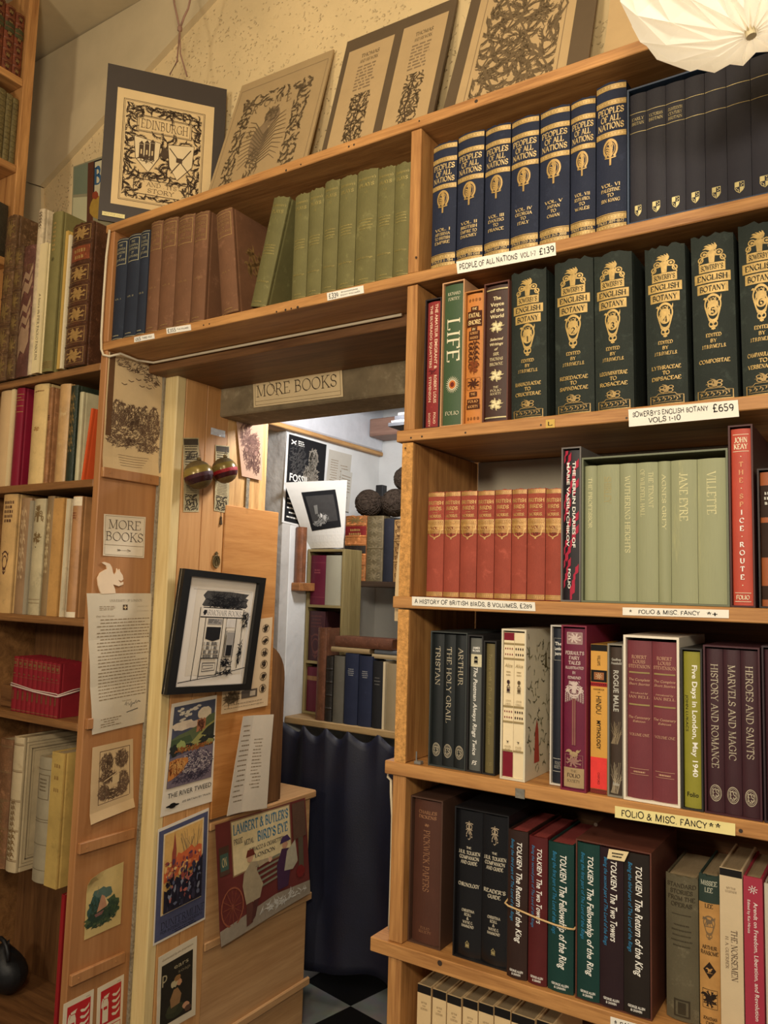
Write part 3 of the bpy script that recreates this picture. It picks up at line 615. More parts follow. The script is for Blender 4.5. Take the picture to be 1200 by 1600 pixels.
# the return beside the doorway: bookcase end, cleats, cream post, pine lining
KX = -.932; PX = -.877
struct('wall_left', MB().box(KX-.024, KX, 0, .192, 0, 2.048, .002), PANEL, (KX-.012, .1, 1.0))
for i, (a, b) in enumerate((((151, 737), (250, 752)), ((127, 1133), (142, 1129)), ((115, 1330), (207, 1298)), ((104, 1535), (192, 1492)))):
    p, q = at(*a, 0, KX), at(*b, 0, KX); y0, y1 = max(.004, p.y), min(.186, q.y); z = (p.z+q.z)/2
    o = ((KX+.005), (y0+y1)/2, z)
    bm = MB().box(KX, KX+.011, y0, y1, z-.013, z+.013, .0015); [bm.tube([(KX+.0105, q, z), (KX+.0125, q, z)], .0022) for q in ((y0+.02, y1-.03) if y1-y0 > .1 else ())]
    struct('trim_%d' % (4+i), bm, PANEL, o)
struct('trim_8', MB().box(KX, PX, .193, .226, 0, 2.03, .003), CREAM, ((KX+PX)/2, .21, 1))
struct('trim_9', MB().box(KX, KX+.008, .186, .192, 0, 2.03), plaster((150, 138, 116), 1.0, 120), (KX, .19, 1))
bm = MB().box(-.96, PX, .227, .306, 0, 2.03, .0015).box(-.96, PX, .308, .395, 0, 2.03, .0015)
struct('wall_doorway', bm, PINE[2], (-.9, .3, 1))
for k, (px, py) in enumerate(((283, 678), (312, 640), (335, 610), (300, 860), (322, 1452), (310, 1475))):
    pass
struct('trim_10', MB().box(-.9, PX-.002, .396, .575, 1.68, 1.97, .0015), wood((222, 176, 112), (176, 128, 74), 2, scale=14), (-.89, .48, 1.8))
struct('trim_11', MB().box(-.9, PX+.004, .397, .635, .79, 1.684, .002), wood((196, 138, 76), (170, 112, 56), 1, scale=10), (-.89, .5, 1.2))
arch = [(.60, .785), (.706, .785)]+[(.60+.106*math.cos(t*PI/16), 1.16+.11*math.sin(t*PI/16)) for t in range(9)]
struct('trim_12', MB().prism(arch, lambda y, z, h: (-.90+h, y, z), .018), DARKW[2], (-.89, .65, 1))
LINT = noise_mat('concrete', (128, 112, 86), .9, .1, .38, 9, .9, 60, wear=.35, wearc=(176, 160, 128))
struct('trim_13', MB().box(-.925, -.024, .36, .50, 1.938, 2.046, .004), LINT, (-.4, .43, 2))
struct('trim_14', MB().box(-.93, -.024, .135, .359, 2.02, 2.047, .002), DARKW[0], (-.4, .25, 2.03))
# room behind the doorway
struct('wall_far', MB().box(-1.3, .6, 1.56, 1.62, 0, 2.6), WHITE)
struct('wall_passage', MB().box(-1.18, -1.11, .98, 1.56, 0, 2.6, .003), WHITE)
struct('trim_15', MB().box(-1.4, -1.11, .935, .98, 0, 2.6, .003), plaster((196, 192, 184), .8, 24))
struct('wall_right', MB().box(.3, .36, .37, 1.56, 0, 2.6), WHITE)
FOIL = noise_mat('foil', (208, 210, 214), .30, .8, .10, 14, .9, 24)
fb = MB(); fp = [(-1.2, 2.068), (-1.185, 2.07), (-1.185, 2.27), (-1.2, 2.27)]
struct('trim_16', fb.box(-1.16, -1.09, .78, 1.555, 2.042, 2.243, .006), FOIL, (-1.1, 1.2, 2.15))
struct('trim_17', MB().box(-1.16, -1.087, .78, 1.555, 2.024, 2.041, .003), wood((206, 160, 100), (150, 104, 60), 1), (-1.1, 1.2, 2.03))
struct('ceiling_passage', MB().box(-1.5, .36, .37, 1.62, 2.245, 2.30).box(-1.5, .36, .37, .40, 2.05, 2.245), DARKW[0])
for k, (y, w, z) in enumerate(((.98, .06, 2.18), (1.22, .06, 2.17), (1.44, .115, 2.09))):
    struct('trim_%d' % (18+k), MB().box(-1.085, .3, y, y+w, z, 2.244 if k < 2 else 2.165, .003), wood(((176, 124, 76), (176, 124, 76), (158, 122, 104))[k], ((124, 82, 46), (124, 82, 46), (120, 90, 76))[k], 0), (-.5, y, 2.2))
# ---------------------------------------------------------------- the bookcases
RY = .275; XR = 1.18; UX = (-.022, .002)
bc = empty('bookcase', (.5, 0, 0), 'tall orange-brown wooden bookcase whose top shelves carry on over the doorway', 'bookcase')
SZ = dict(top=2.381, s1=2.059, s2=1.745, s3=1.427, s4=1.122, s5=.803, s6=.47); TH = .011
Z = {k: v+TH for k, v in SZ.items()}
cbox('top_board', SHELF[0], -.966, XR, -.002, .292, SZ['top']-TH, SZ['top']+TH, bc)
cbox('shelf', SHELF[0], -.956, XR, -.002, RY, SZ['s1']-TH, SZ['s1']+TH, bc)
cbox('shelf', SHELF[0], -.034, XR, -.006, RY, SZ['s2']-TH, SZ['s2']+TH, bc)
cbox('shelf', SHELF[0], -.034, XR, -.004, RY, SZ['s3']-TH, SZ['s3']+TH, bc)
cbox('shelf', SHELF[0], -.042, XR, -.004, RY, SZ['s4']-TH-.002, SZ['s4']+TH, bc)
cbox('shelf', SHELF[0], -.062, XR, -.006, RY, SZ['s5']-TH-.003, SZ['s5']+TH, bc)
cbox('shelf', SHELF[0], -.03, XR, -.006, RY, SZ['s6']-TH, SZ['s6']+TH, bc)
lv = [('top', 's1'), ('s1', 's2'), ('s2', 's3'), ('s3', 's4'), ('s4', 's5'), ('s5', 's6')]
for a, b in lv: cbox('upright', SHELF[2], UX[0]-(.004 if b in ('s5', 's6') else 0), UX[1], 0, RY, SZ[b]+TH+.0003, SZ[a]-TH-.0025, bc)
cbox('upright', SHELF[2], UX[0]-.006, UX[1], 0, RY, .06, SZ['s6']-TH-.0003, bc)
cbox('upright', PANEL, KX-.024, KX, .0, RY, Z['s1']+.0003, SZ['top']-TH-.0003, bc)
cbox('back_panel', DARKW[0], KX, UX[0], RY+.001, RY+.009, Z['s1']+.001, SZ['top']-TH-.001, bc)
cbox('back_panel', DARKW[0], UX[1], XR, RY+.001, RY+.009, .06, SZ['s3']-TH, bc)
cbox('back_panel', plaster((176, 166, 146), .5, 30), UX[1], XR, RY+.001, RY+.009, SZ['s3']-TH+.001, SZ['s2']-TH, bc)
cbox('back_panel', DARKW[0], UX[1], XR, RY+.001, RY+.009, SZ['s2']-TH+.001, SZ['top']-TH-.001, bc)
CHIP = noise_mat('chipboard', (200, 146, 82), .7, .2, .42, 150, .5, 300)
for a, b in (('s2', 's3'), ('s3', 's4')): cbox('edge_strip', CHIP, UX[0], UX[1], -.0026, -.0002, SZ[b]+TH+.0003, SZ[a]-TH-.0025, bc, 0)
NAIL = noise_mat('nail', (58, 44, 34), .5, .4, .2, 40, 0)
for px, py, r in ((447, 266, .0025), (470, 257, .002), (545, 229, .0022), (553, 226, .0022), (744, 158, .0035), (655, 189, .0018), (432, 487, .002), (446, 484, .0025), (455, 482, .002), (465, 480, .003), (318, 508, .002), (327, 506, .0018), (642, 684, .002), (659, 682, .002), (727, 676, .002), (845, 664, .0018), (979, 653, .002), (633, 700, .0016), (687, 1505, .0048), (650, 402, .0022), (930, 1289, .003), (1157, 1299, .003)):
    q = at(px, py, 1, -.0066 if py > 600 else -.0024); n_ = MB().prism([(r*math.cos(k*PI/5), r*math.sin(k*PI/5)) for k in range(10)], lambda x, z, h: (x, h, z), .001).build('nail', NAIL, bc); n_.location = Vector((q.x, {True: -.0064, False: -.0026}[py > 600]+(.002 if py > 900 and py < 1400 else 0), q.z))-bc.location
# left bookcase, in the corner beside the return
LW = wood((158, 112, 66), (108, 72, 40), 0)
LZ = dict(l1=2.008, l2=1.702, l3=1.345, l4=1.086, l5=.690, l6=.30)
lb = empty('bookcase', (-1.2, .1, 0), 'brown wooden bookcase in the corner, filled with old pale and leather books', 'bookcase')
for k, z in LZ.items(): cbox('shelf', LW if k != 'l6' else DARKW[0], -1.482, KX-.0245, .0 if k != 'l5' else .05, .215, z-.010, z+.010, lb)
cbox('back_panel', DARKW[2], -1.482, KX-.0245, .2155, .223, .05, 2.05, lb)
cbox('upright', LW, -1.497, -1.483, 0, .22, .0, 2.05, lb)
# tall bookcase on the side wall: its far end shows at the top left
SB = empty('bookcase', (-1.65, -.4, 0), 'tall orange wooden bookcase end with tooled leather books, below the sloping boards', 'bookcase')
SX = -1.5; SE = .088
cbox('upright', SHELF[2], SX-.24, SX, SE-.034, SE, 0, 3.33, SB)
cbox('upright', SHELF[2], SX-.24, SX, -.85, -.82, 0, 3.33, SB)
for z in (2.42, 2.724, 3.010): cbox('shelf', SHELF[1], SX-.24, SX-.002, -.8195, SE-.0345, z-.012, z+.012, SB)
cbox('back_panel', DARKW[2], SX-.25, SX-.241, -.85, SE, 0, 3.33, SB)
# ---------------------------------------------------------------- books of the main bookcase
GO = gilt(); CRE = ink((226, 214, 182)); WHT = ink((236, 232, 222)); BLK = ink((24, 20, 18)); DG = gilt((150, 122, 66)); SIL = ink((186, 182, 170)); SIL2 = gilt((196, 178, 130))
R1 = Row(Z['s1'], .004, .15)
# three dark blue and five brown volumes over the doorway
def arch_dec(lines, vol, m):
    def d(s):
        s.frame(-.42, .42, .74, .965, m, .03)
        for k, t in enumerate(lines): s.text(t, .93-.036*k, .020, None if len(t) < 5 else .72, m)
        s.text(vol, .40, .014, .5, m); s.scr(.045, .009, .6, m); s.band(.985, .989, m); s.band(.012, .016, m)
    return d
bl = cloth((40, 45, 56)); g = 'dark blue volumes over the doorway'
for i, (a, b, t, v) in enumerate(((171, 189, 376, 'VOL. I'), (189.5, 209, 369, 'VOL. II'), (209.5, 223.5, 363, 'VOL. III'))):
    R1.book(a, b, t, bl, ['slim dark blue volume standing against the end of the top shelf', 'dark blue volume between two other blue ones over the doorway', 'dark blue volume touching the first brown one over the doorway'][i], arch_dec(('THE', 'ECCLESIASTICAL', 'ARCHITECTURE', 'OF', 'SCOTLAND'), v, ink((178, 168, 130))), group=g)
brc = cloth((114, 78, 53), .3); g = 'brown volumes over the doorway'; L5 = ('CASTELLATED', 'DOMESTIC', 'ARCHITECTURE', 'OF', 'SCOTLAND')
for i, (a, b, t, v) in enumerate(((224, 243, 349, 'VOL. I'), (243.5, 267, 344, 'VOL. II'), (267.5, 293.5, 339, 'VOL. III'), (294, 316, 334, 'VOL. IV'))):
    R1.book(a, b, t, brc, 'brown cloth volume, %s of the upright brown ones after the blue books' % ('first', 'second', 'third', 'fourth')[i], arch_dec(L5, v, gilt((190, 150, 84))), group=g, worn=.0012)
def gb(s): arch_dec(L5, 'VOL. V', gilt((190, 150, 84)))(s)
o = R1.book(344, 370, 326, brc, 'brown cloth volume tilted left against the upright brown ones', gb, lean=-8.0, group=g, worn=.0012)
cm = MB(); V, Fc = emblem('quatre'); cm.add([(.0, .06+a*.07, .15+b*.07) for a, b in V], Fc)
wv = (R1.X(370)-R1.X(344)-.0008)/2
cm = MB(); cm.add([(wv+.0004, .075+a*.07, .14+b*.09) for a, b in V], Fc); 
cm.build('cover_stamp', gilt((170, 132, 74)), o)
ol = cloth((106, 100, 60), .3); g = 'olive green volumes over the doorway'
def ol_dec(v):
    def d(s):
        m = gilt((178, 160, 84)); s.text("Shakespeare's", .925, .026, .86, m, 'itab'); s.text('PLAYS', .865, .03, .72, m, 'bold'); s.text(v, .80, .02, None, m)
        s.scr(.56, .011, .74, m, 4, 2.3)
        s.text('With Etchings.', .235, .017, .8, m, 'itab'); s.scr(.05, .010, .55, m); s.band(.018, .022, m)
    return d
o = R1.book(388, 413, 318, cloth((106, 100, 60), .3), 'olive green volume marked I, tilted right into the upright olive ones', ol_dec('I'), lean=13.2, group=g, worn=.0015)
for i, (a, b, t, v) in enumerate(((453, 475.5, 305, 'II'), (476, 499, 297, 'III'), (499.5, 523, 284, 'IV'), (523.5, 550.5, 277, 'V'), (551, 583.5, 266, 'VI'), (584, 611, 262, 'VII'), (611.5, 636, 256, 'VIII'))):
    R1.book(a, b, t, ol, 'upright olive green volume marked %s in gold over the doorway' % v, ol_dec(v), group=g, worn=.002)
# seven navy and gold volumes
R1b = Row(Z['s1'], .006, .19, 'navy volumes with gold bands'); nv = cloth((34, 40, 58), .2)
NV = (('VOL. I', 'ABYSSINIA', 'TO BRITISH', 'EMPIRE', '1-784'), ('VOL. II', 'BRITISH', 'EMPIRE TO', 'DAHOMEY', '785-1568'), ('VOL. III', 'DANZIG', 'TO', 'FRANCE', '1569-2352'), ('VOL. IV', 'GEORGIA', 'TO', 'ITALY', '2353-3120'), ('VOL. V', 'JAPAN', 'TO', 'OMAN', '3121-3888'), ('VOL. VII', 'SOUTH AFRICA', 'TO', 'WALES', '4673-5436'), ('VOL. VI', 'PALESTINE', 'TO', 'SIN KIANG', '3889-4672'))
def nat_dec(r):
    def d(s):
        for z in (.968, .862, .645, .085, .022): s.band(z-.020, z+.018, gilt((176, 140, 70))); s.emb('dentil', z, .98, .030, gilt((226, 190, 112)), part='band')
        for k, t in enumerate(('PEOPLES', 'OF ALL', 'NATIONS')): s.text(t, .805-.052*k, .040, .86 if k != 1 else .66, gilt((222, 190, 120)), 'bold')
        s.emb('torch', .52, .60, .175, GO)
        for k in range(4): s.text(r[k], .30-.034*k, .022, .62 if len(r[k]) > 5 else None, gilt((222, 190, 120)), 'bold')
        s.band(.105, .110, GO); s.text('PAGES '+r[4], .054, .020, .86, gilt((222, 190, 120)), 'bold')
    return d
for i, (a, b, t) in enumerate(((671, 709, 224), (710.5, 752, 207), (754, 794, 196), (795.5, 839, 183), (841, 888, 168), (889.5, 929, 154), (930, 978, 129))):
    R1b.book(a, b, t, nv, 'navy volume with gold bands and torch badge, numbered '+NV[i][0], nat_dec(NV[i]), worn=.0015)
# navy box of eight volumes
nb = card((40, 43, 58)); R1c = Row(Z['s1'], .006, .22, 'volumes in the navy box')
_, x0, x1, H = R1c.case(981, 1262, 98, card((46, 62, 84)), 'large navy box at the end of the top shelf, holding dark volumes', D=.23, t=.003)
def ch_dec(lines):
    def d(s):
        m = gilt((206, 186, 116)); s.band(.845, .849, m); s.band(.695, .699, m)
        for k, t in enumerate(lines): s.text(t, .80-.035*k, .022, .74, m)
        s.emb('shield', .085, .42, .078, gilt((226, 206, 130)))
    return d
dk = noise_mat('book_cloth', (38, 36, 43), .6, .25, .1, 18, .12, 900)
CH = (('EARLY', 'BRITAIN'), ('VICTORIAN', 'BRITAIN'), ('EIGHTEENTH', 'CENTURY', 'BRITAIN'), (), (), (), (), ())
R1c.inside(x0, x1, H, [28, 32, 31, 31, 33, 36, 38, 36], dk, ['charcoal volume in the navy box, %s from its open edge, with a gold shield' % w for w in ('first', 'second', 'third', 'fourth', 'fifth', 'sixth', 'seventh', 'eighth')], [ch_dec(c) for c in CH], t=.003, group='volumes in the navy box', bulge=.002, top=.006)
# second shelf: three slipcased books and one loose, then the botany
R2 = Row(Z['s2'], .006, .16); y2 = Z['s2']
def in_case(row, p0, p1, pt, cm, cl, bm, bl_, dec, D=None, t=.0025, dy=0, bulge=.003, group=None, pg=None, lean=0):
    o, x0, x1, H = row.case(p0, p1, pt, cm, cl, t=t, D=D, dy=dy-.003, group=group); row.inside(x0, x1, H, [1], bm, [bl_], [dec], t=t, dy=dy, bulge=bulge, pg=pg, D=D); return o
def d_am(s):
    m = ink((226, 190, 160)); s.vtext('THE AMATEUR EMIGRANT &', .72, .52, .20, m, 'sansb', .2); s.vtext('THE SILVERADO SQUATTERS', .72, .50, .20, m, 'sansb', -.18)
    s.vtext('ROBERT LOUIS', .30, .22, .2, m, 'sansb', .2); s.vtext('STEVENSON', .30, .2, .2, m, 'sansb', -.18); s.vtext('FOLIO', .07, .09, .16, m, 'sansb', .2); s.vtext('SOCIETY', .06, .11, .16, m, 'sansb', -.18); s.emb('bird', .44, .6, .05, ink((96, 30, 34)))
in_case(R2, 661.5, 687, 468, card((34, 26, 28)), 'narrow black slipcase leaning into the corner beside the green one', cloth((140, 48, 46)), 'thin red book with two lines of title down its spine', d_am)
def d_life(s):
    s.text('RICHARD', .935, .020, .66, CRE, 'serif'); s.text('FORTEY', .897, .020, .6, CRE); s.vtext('LIFE', .60, .31, .62, CRE, 'serif'); s.emb('sun', .285, .72, .125, CRE); s.emb('disc', .285, .34, .06, ink((196, 110, 50))); s.emb('disc', .285, .2, .036, ink((110, 40, 30))); s.text('FOLIO', .085, .024, .7, CRE)
in_case(R2, 688, 723, 441, card((196, 150, 108)), 'pale tan slipcase holding a tall green spine with a sun', noise_mat('book_cloth', (62, 84, 54), .5, .35, .1, 18, .15, 900), 'tall green book with big cream letters and a sun badge', d_life)
def d_fatal(s):
    k = ink((70, 34, 16)); cr = ink((232, 200, 140))
    for z in (.95, .035):
        for x in (-.3, -.1, .1, .3): s.emb('fs', z, .14, .025, k, x)
    for z, t, w in ((.88, 'THE', .3), (.83, 'FATAL', .72), (.775, 'SHORE', .78), (.72, 'BY', .2), (.69, 'ROBERT', .5), (.655, 'HUGHES', .5), (.22, 'THE', .3), (.165, 'FOLIO', .6), (.125, 'SOCIETY', .64)):
        h = .044 if z > .77 and z < .85 else .024; s.band(z-h*.75, z+h*.75, k, -w/2-.08, w/2+.08, 'emblem'); s.text(t, z, h*.72, w, cr if z > .7 else ink((206, 150, 90)), 'bold')
    s.emb('scroll', .52, .9, .2, k); s.emb('quatre', .43, .6, .11, ink((120, 60, 26))); s.emb('fleuron', .30, .8, .09, k)
in_case(R2, 723.5, 754, 455, card((178, 120, 62)), 'plain tan slipcase between the green spine and the brown one', noise_mat('book_cloth', (196, 124, 58), .55, .3, .1, 18, .15, 900), 'orange book with dark banner lettering and crossed muskets ornament', d_fatal)
def d_voyce(s):
    m = ink((236, 218, 170)); y = gilt((226, 208, 140))
    for k, t in enumerate(('The', 'Voyce', 'of the', 'World')): s.text(t, .905-.045*k, .028, None if k == 0 else .62, m, 'sansb')
    for z in (.69, .33, .12): s.emb('quatre', z, .6, .085, y); s.emb('quatre', z, .42, .06, m)
    for k, (t, st) in enumerate((('Selected', 'itab'), ('Writings', 'itab'), ('of', 'itab'), ('SIR', 'serif'), ('THOMAS', 'serif'), ('BROWNE', 'serif'))): s.text(t, .60-.037*k, .021, None if len(t) < 4 else .6, m, st)
    for k, t in enumerate(('THE', 'FOLIO', 'SOCIETY')): s.text(t, .245-.024*k, .015, None if k == 0 else .5, m)
    s.band(.965, .975, y); s.band(.02, .03, y)
in_case(R2, 754.5, 794, 442, card((92, 52, 40)), 'brown slipcase standing next to the first botany volume', noise_mat('book_cloth', (66, 44, 36), .5, .35, .1, 18, .15, 900), 'dark brown book with three pale leaf ornaments on its spine', d_voyce)
R2b = Row(Z['s2'], .008, .17, 'dark green botany volumes'); sg = cloth((38, 44, 38), .35)
SOW = ((1, 797, 853, 423, ('RANUNCULACEAE', 'TO', 'CRUCIFERAE')), (2, 866, 928, 405, ('RESEDACEAE', 'TO', 'SAPINDACEAE')), (3, 929, 990, 395, ('LEGUMINIFERAE', 'TO', 'ROSACEAE')), (4, 1010, 1075, 383, ('LYTHRACEAE', 'TO', 'DIPSACEAE')), (5, 1084, 1153, 365, ('COMPOSITAE',)), (6, 1160, 1230, 345, ('CAMPANULACEAE', 'TO', 'VERBENACEAE')), (7, 1231, 1300, 330, ('STACHYDACEAE', 'TO', 'TYPHACEAE')))
def sow_dec(n, ls):
    def d(s):
        g = gilt((214, 176, 92)); dk = ink((38, 40, 32))
        s.emb('crown', .885, .62, .125, g)
        for z, h, w, t in ((.80, .052, .62, "SOWERBY'S"), (.738, .058, .84, 'ENGLISH'), (.672, .058, .72, 'BOTANY')):
            s.band(z-h/2, z+h/2, g, -w/2, w/2, 'title_plate'); s.text(t, z, h*.56, w*.84, dk, 'bold')
        s.emb('drop', .53, .46, .22, g); s.emb('disc', .575, .26, .05, g); s.text('VOL', .60, .026, .26, g, 'bold'); s.emb('disc', .535, .25, .062, g); s.text(str(n), .535, .036, None, dk, 'bold')
        for k, t in enumerate(('EDITED', 'BY', 'J.T.B.SYME,F.L.S.')): s.text(t, .39-.034*k, .020, (.36, None, .56)[k], g, 'bold')
        for k, t in enumerate(ls): s.text(t, .235-.034*k, .022, .72 if len(t) > 3 else None, g, 'bold')
        s.emb('foot', .068, .84, .125, gilt((176, 142, 72)))
    return d
for n, a, b, t, ls in SOW: R2b.book(a, b, t, sg, 'thick dark green botany volume with number %d under its gold title' % n, sow_dec(n, ls), worn=.0035, bulge=.006, lean=-.8)
# third shelf: eight red bird volumes
R3 = Row(Z['s3'], .004, .14, 'red bird volumes'); rb = cloth((152, 70, 54), .22)
def bird_dec(v):
    def d(s):
        g = gilt((222, 172, 92)); s.band(.955, .995, gilt((186, 124, 66))); s.emb('dentil', .975, .98, .036, g); s.text('BRITISH', .895, .032, .90, g, 'bold'); s.text('BIRDS', .840, .032, .72, g, 'bold'); s.band(.80, .803, g, -.15, .15); s.text('MORRIS.', .768, .026, .76, g, 'bold')
        s.band(.715, .72, g); s.band(.60, .71, gilt((190, 134, 60)), part='emblem'); s.emb('birds', .64, .98, .19, g); s.text('VOL.', .652, .026, .5, ink((110, 44, 30)), 'bold'); s.text(v, .592, .026, None, ink((90, 34, 24)), 'bold')
        s.band(.008, .052, gilt((186, 130, 66))); s.emb('dentil', .03, .98, .04, g)
    return d
for i, (a, b, t) in enumerate(((664, 690, 769), (690.5, 715.5, 768), (716, 742, 767), (742.5, 769.5, 766.5), (770, 796.5, 765), (797, 821, 764), (821.5, 850, 763), (850.5, 876, 763))):
    v = 'I II III IV V VI VII VIII'.split()[i]; R3.book(a, b, t, rb, 'red volume stamped VOL. %s below gold lettering, in the bird set' % v, bird_dec(v), worn=.0012)
R3b = Row(Z['s3'], .004, .16)
def d_ber(s):
    p = ink((170, 44, 66)); rnd = random.Random(5)
    for k in range(22):
        z = .03+k*.044; x = rnd.choice((-.4, -.2, .05, .25)); s.put('emblem', p, *(lambda VF: ([(a*s.W, b*s.H) for a, b in VF[0]], VF[1]))(ribbon([(x-.12, z-.02), (x, z), (x, z+.03), (x+.16, z+.045), (x+.16, z+.075)], lambda *a: .05)))
    s.vtext('THE BERLIN DIARIES OF', .635, .60, .19, WHT, 'sansb', .17); s.vtext('MARIE VASSILTCHIKOV', .635, .565, .19, WHT, 'sansb', -.2); s.vtext('FOLIO', .14, .13, .17, WHT, 'sansb', -.1)
in_case(R3b, 877, 908, 699, card((104, 98, 94)), 'grey edged slipcase standing next to the red bird volumes', noise_mat('book_cloth', (30, 22, 26), .5, .35, .1, 18, .1, 900), 'black book with crimson line pattern and two white lines down the spine', d_ber)
sage = noise_mat('book_cloth', (146, 148, 114), .6, .3, .12, 12, .2, 300, wear=.2, wearc=(190, 184, 132), stretch=(1, 1, .12))
_, x0, x1, H = R3b.case(909, 1141, 708, card((104, 108, 84)), 'wide sage green box holding seven faded green volumes', t=.003)
def br_dec(t, l, t2=None, dk=False):
    def d(s):
        m = ink((212, 204, 156)) if not dk else ink((164, 152, 104))
        if t2: s.vtext(t, .80, .26, .2, m, 'serif', .2); s.vtext(t2, .78, .34, .2, m, 'serif', -.2)
        else: s.vtext(t, .91-l/2, l, .30, m, 'serif')
    return d
R3b.inside(x0, x1, H, [22, 40, 29, 36, 21, 42, 45], sage, ['faded green volume in the sage box, '+w for w in ('narrow and first beside the black book', 'second, wide and yellowed', 'third, with long cream title', 'fourth, with title on two lines', 'fifth and narrow', 'sixth, next to the last', 'seventh and widest, beside the red slipcase')],
    [br_dec('THE PROFESSOR', .38), br_dec('SHIRLEY', .20, dk=True), br_dec('WUTHERING HEIGHTS', .56), br_dec('THE TENANT', .3, 'OF WILDFELL HALL'), br_dec('AGNES GREY', .40), br_dec('JANE EYRE', .34), br_dec('VILLETTE', .30)], t=.003, group='volumes in the sage box', bulge=.004, top=.010)
def d_spice(s):
    s.band(.965, .968, CRE, -.4, .4); s.text('JOHN', .935, .028, .66, CRE, 'bold'); s.text('KEAY', .897, .028, .7, CRE, 'bold'); s.band(.868, .871, CRE, -.4, .4)
    for k, c in enumerate('.THE.SPICE.ROUTE.'):
        z = .84-.0455*k; (s.text(c, z, .026, None, WHT if k > 6 else ink((210, 150, 110)), 'bold') if c != '.' else s.emb('disc', z, .06, .006, CRE))
    s.band(.068, .071, CRE, -.4, .4); s.text('FOLIO', .045, .022, .66, CRE, 'bold'); s.band(.02, .023, CRE, -.4, .4)
in_case(R3b, 1142, 1181, 664, card((66, 30, 26)), 'dark slipcase with mottled edge round a bright red spine', noise_mat('book_cloth', (180, 68, 48), .5, .35, .1, 18, .1, 900), 'bright red book with cream letters stacked down the spine', d_spice)
def d_br(s): s.band(.36, .62, ink((50, 34, 26)), part='title_label'); s.band(.66, .9, ink((50, 34, 26)), part='title_label'); s.scr(.84, .022, .6, SIL, 3); s.band(.05, .15, ink((50, 34, 26)), part='title_label')
_, x0, x1, H = R3b.case(1187, 1250, 731, card((40, 28, 24)), 'black box beside the red slipcase, with two tan volumes')
R3b.inside(x0, x1, H, [1, 1], noise_mat('book_cloth', (150, 80, 40), .5, .35, .1, 18, .1, 900), ['tan volume with black panels, in the black box by the red slipcase', 'tan volume farther along in the same black box'], [d_br, d_br])
# fourth shelf
R4 = Row(Z['s4'], .014, .17); R4b = Row(Z['s4'], .004, .18)
bk = noise_mat('book_cloth', (24, 28, 28), .45, .4, .1, 18, .12, 900); CRG = gilt((214, 200, 160))
def leg_dec(t, l, m=CRG):
    def d(s): s.vtext(t, .905-l/2, l, .40, m, 'serif'); s.emb('fs', .115, .72, .105, m)
    return d
_, x0, x1, H = R4.case(670, 728, 987, card((58, 62, 60)), 'black box of three matching black volumes, against the upright', t=.0022)
R4.inside(x0, x1, H, [1, 1, 1], bk, ['black volume in the three volume box, '+w for w in ('touching the upright', 'in the middle', 'beside the grey spine')], [leg_dec('TRISTAN', .30), leg_dec('THE HOLY GRAIL', .58), leg_dec('ARTHUR', .29)], t=.0022, group='black boxed trio', bulge=.003)
def d_post(s):
    s.band(.86, .995, ink((100, 100, 94)), part='title_label'); s.text('JAMES', .925, .016, .6, WHT, 'sansb'); s.text('M.CAIN', .903, .016, .6, WHT, 'sansb'); s.band(.78, .875, ink((214, 204, 170)), -.46, .46, 'emblem'); s.emb('house', .83, .5, .07, BLK); s.emb('disc', .85, .3, .02, BLK); s.vtext('The Postman Always Rings Twice', .445, .66, .34, WHT, 'itab'); s.text('FS', .06, .032, .42, WHT, 'itab')
in_case(R4, 729, 753, 992, card((36, 34, 34)), 'black slipcase round a grey spine beside the black trio', noise_mat('book_cloth', (84, 86, 82), .5, .35, .1, 18, .1, 900), 'grey book with white slanted title and a small silhouette picture', d_post)
def d_donk(s): s.vtext('Travels with a Donkey', .72, .40, .36, gilt((168, 150, 90)), 'ital'); s.vtext('R. L. Stevenson', .35, .26, .34, gilt((168, 150, 90)), 'ital'); s.text('FS', .07, .025, .5, gilt((168, 150, 90)))
in_case(R4, 754, 774, 1001, card((34, 32, 30)), 'thin dark slipcase standing before the white boxed pair', noise_mat('book_cloth', (106, 94, 58), .55, .3, .1, 18, .1, 900), 'thin olive book with faint slanted gilt title', d_donk)
# white box of two with printed sides
o, x0, x1, H = R4b.case(782, 821, 983, card((214, 204, 178)), 'white patterned box holding two slim cream books with playing card pips', D=.19, t=.003)
def ali_dec(top, pip, fig):
    def d(s):
        r = ink((120, 26, 40)); k = ink((50, 34, 26)); g = ink((150, 130, 90))
        if top: s.band(.945, .998, r, part='panel'); s.band(.005, .175, r, part='panel')
        for z0, z1 in ((.83, .905), (.395, .47)):
            s.band(z0-.022, z0-.008, g); s.band(z1+.008, z1+.022, g)
            for row in range(2):
                for c in range(4): s.emb('lozenge' if pip else 'disc', z0+.016+row*.04, .12, .018, r if pip else k, -.33+.22*c)
        s.text('Alice', .77, .026, .74, g, 'ital')
        s.scr(.725, .009, .6, g, 2, 2.3)
        s.emb('house', .61, .5, .075, fig); s.emb('disc', .655, .3, .028, fig)
        s.text('LEWIS', .525, .012, .5, g); s.text('CARROLL', .503, .012, .6, g); s.emb('bird', .245, .22, .022, k); s.text('WALKER', .212, .013, .6, g); s.text('BOOKS', .192, .013, .5, g); s.band(.178, .19, g)
    return d
R4b.inside(x0, x1, H, [1, 1], card((232, 212, 172)), ['slim cream book with dark red ends, in the white patterned box', 'slim plain cream book, second in the white patterned box'], [ali_dec(1, 1, ink((60, 40, 40))), ali_dec(0, 0, ink((96, 80, 56)))], t=.003, bulge=.0)
pt = MB(); rnd = random.Random(3); wx = (x1-x0)/2+.0003; pal = [ink(c) for c in ((128, 126, 92), (150, 140, 104), (104, 100, 74))]
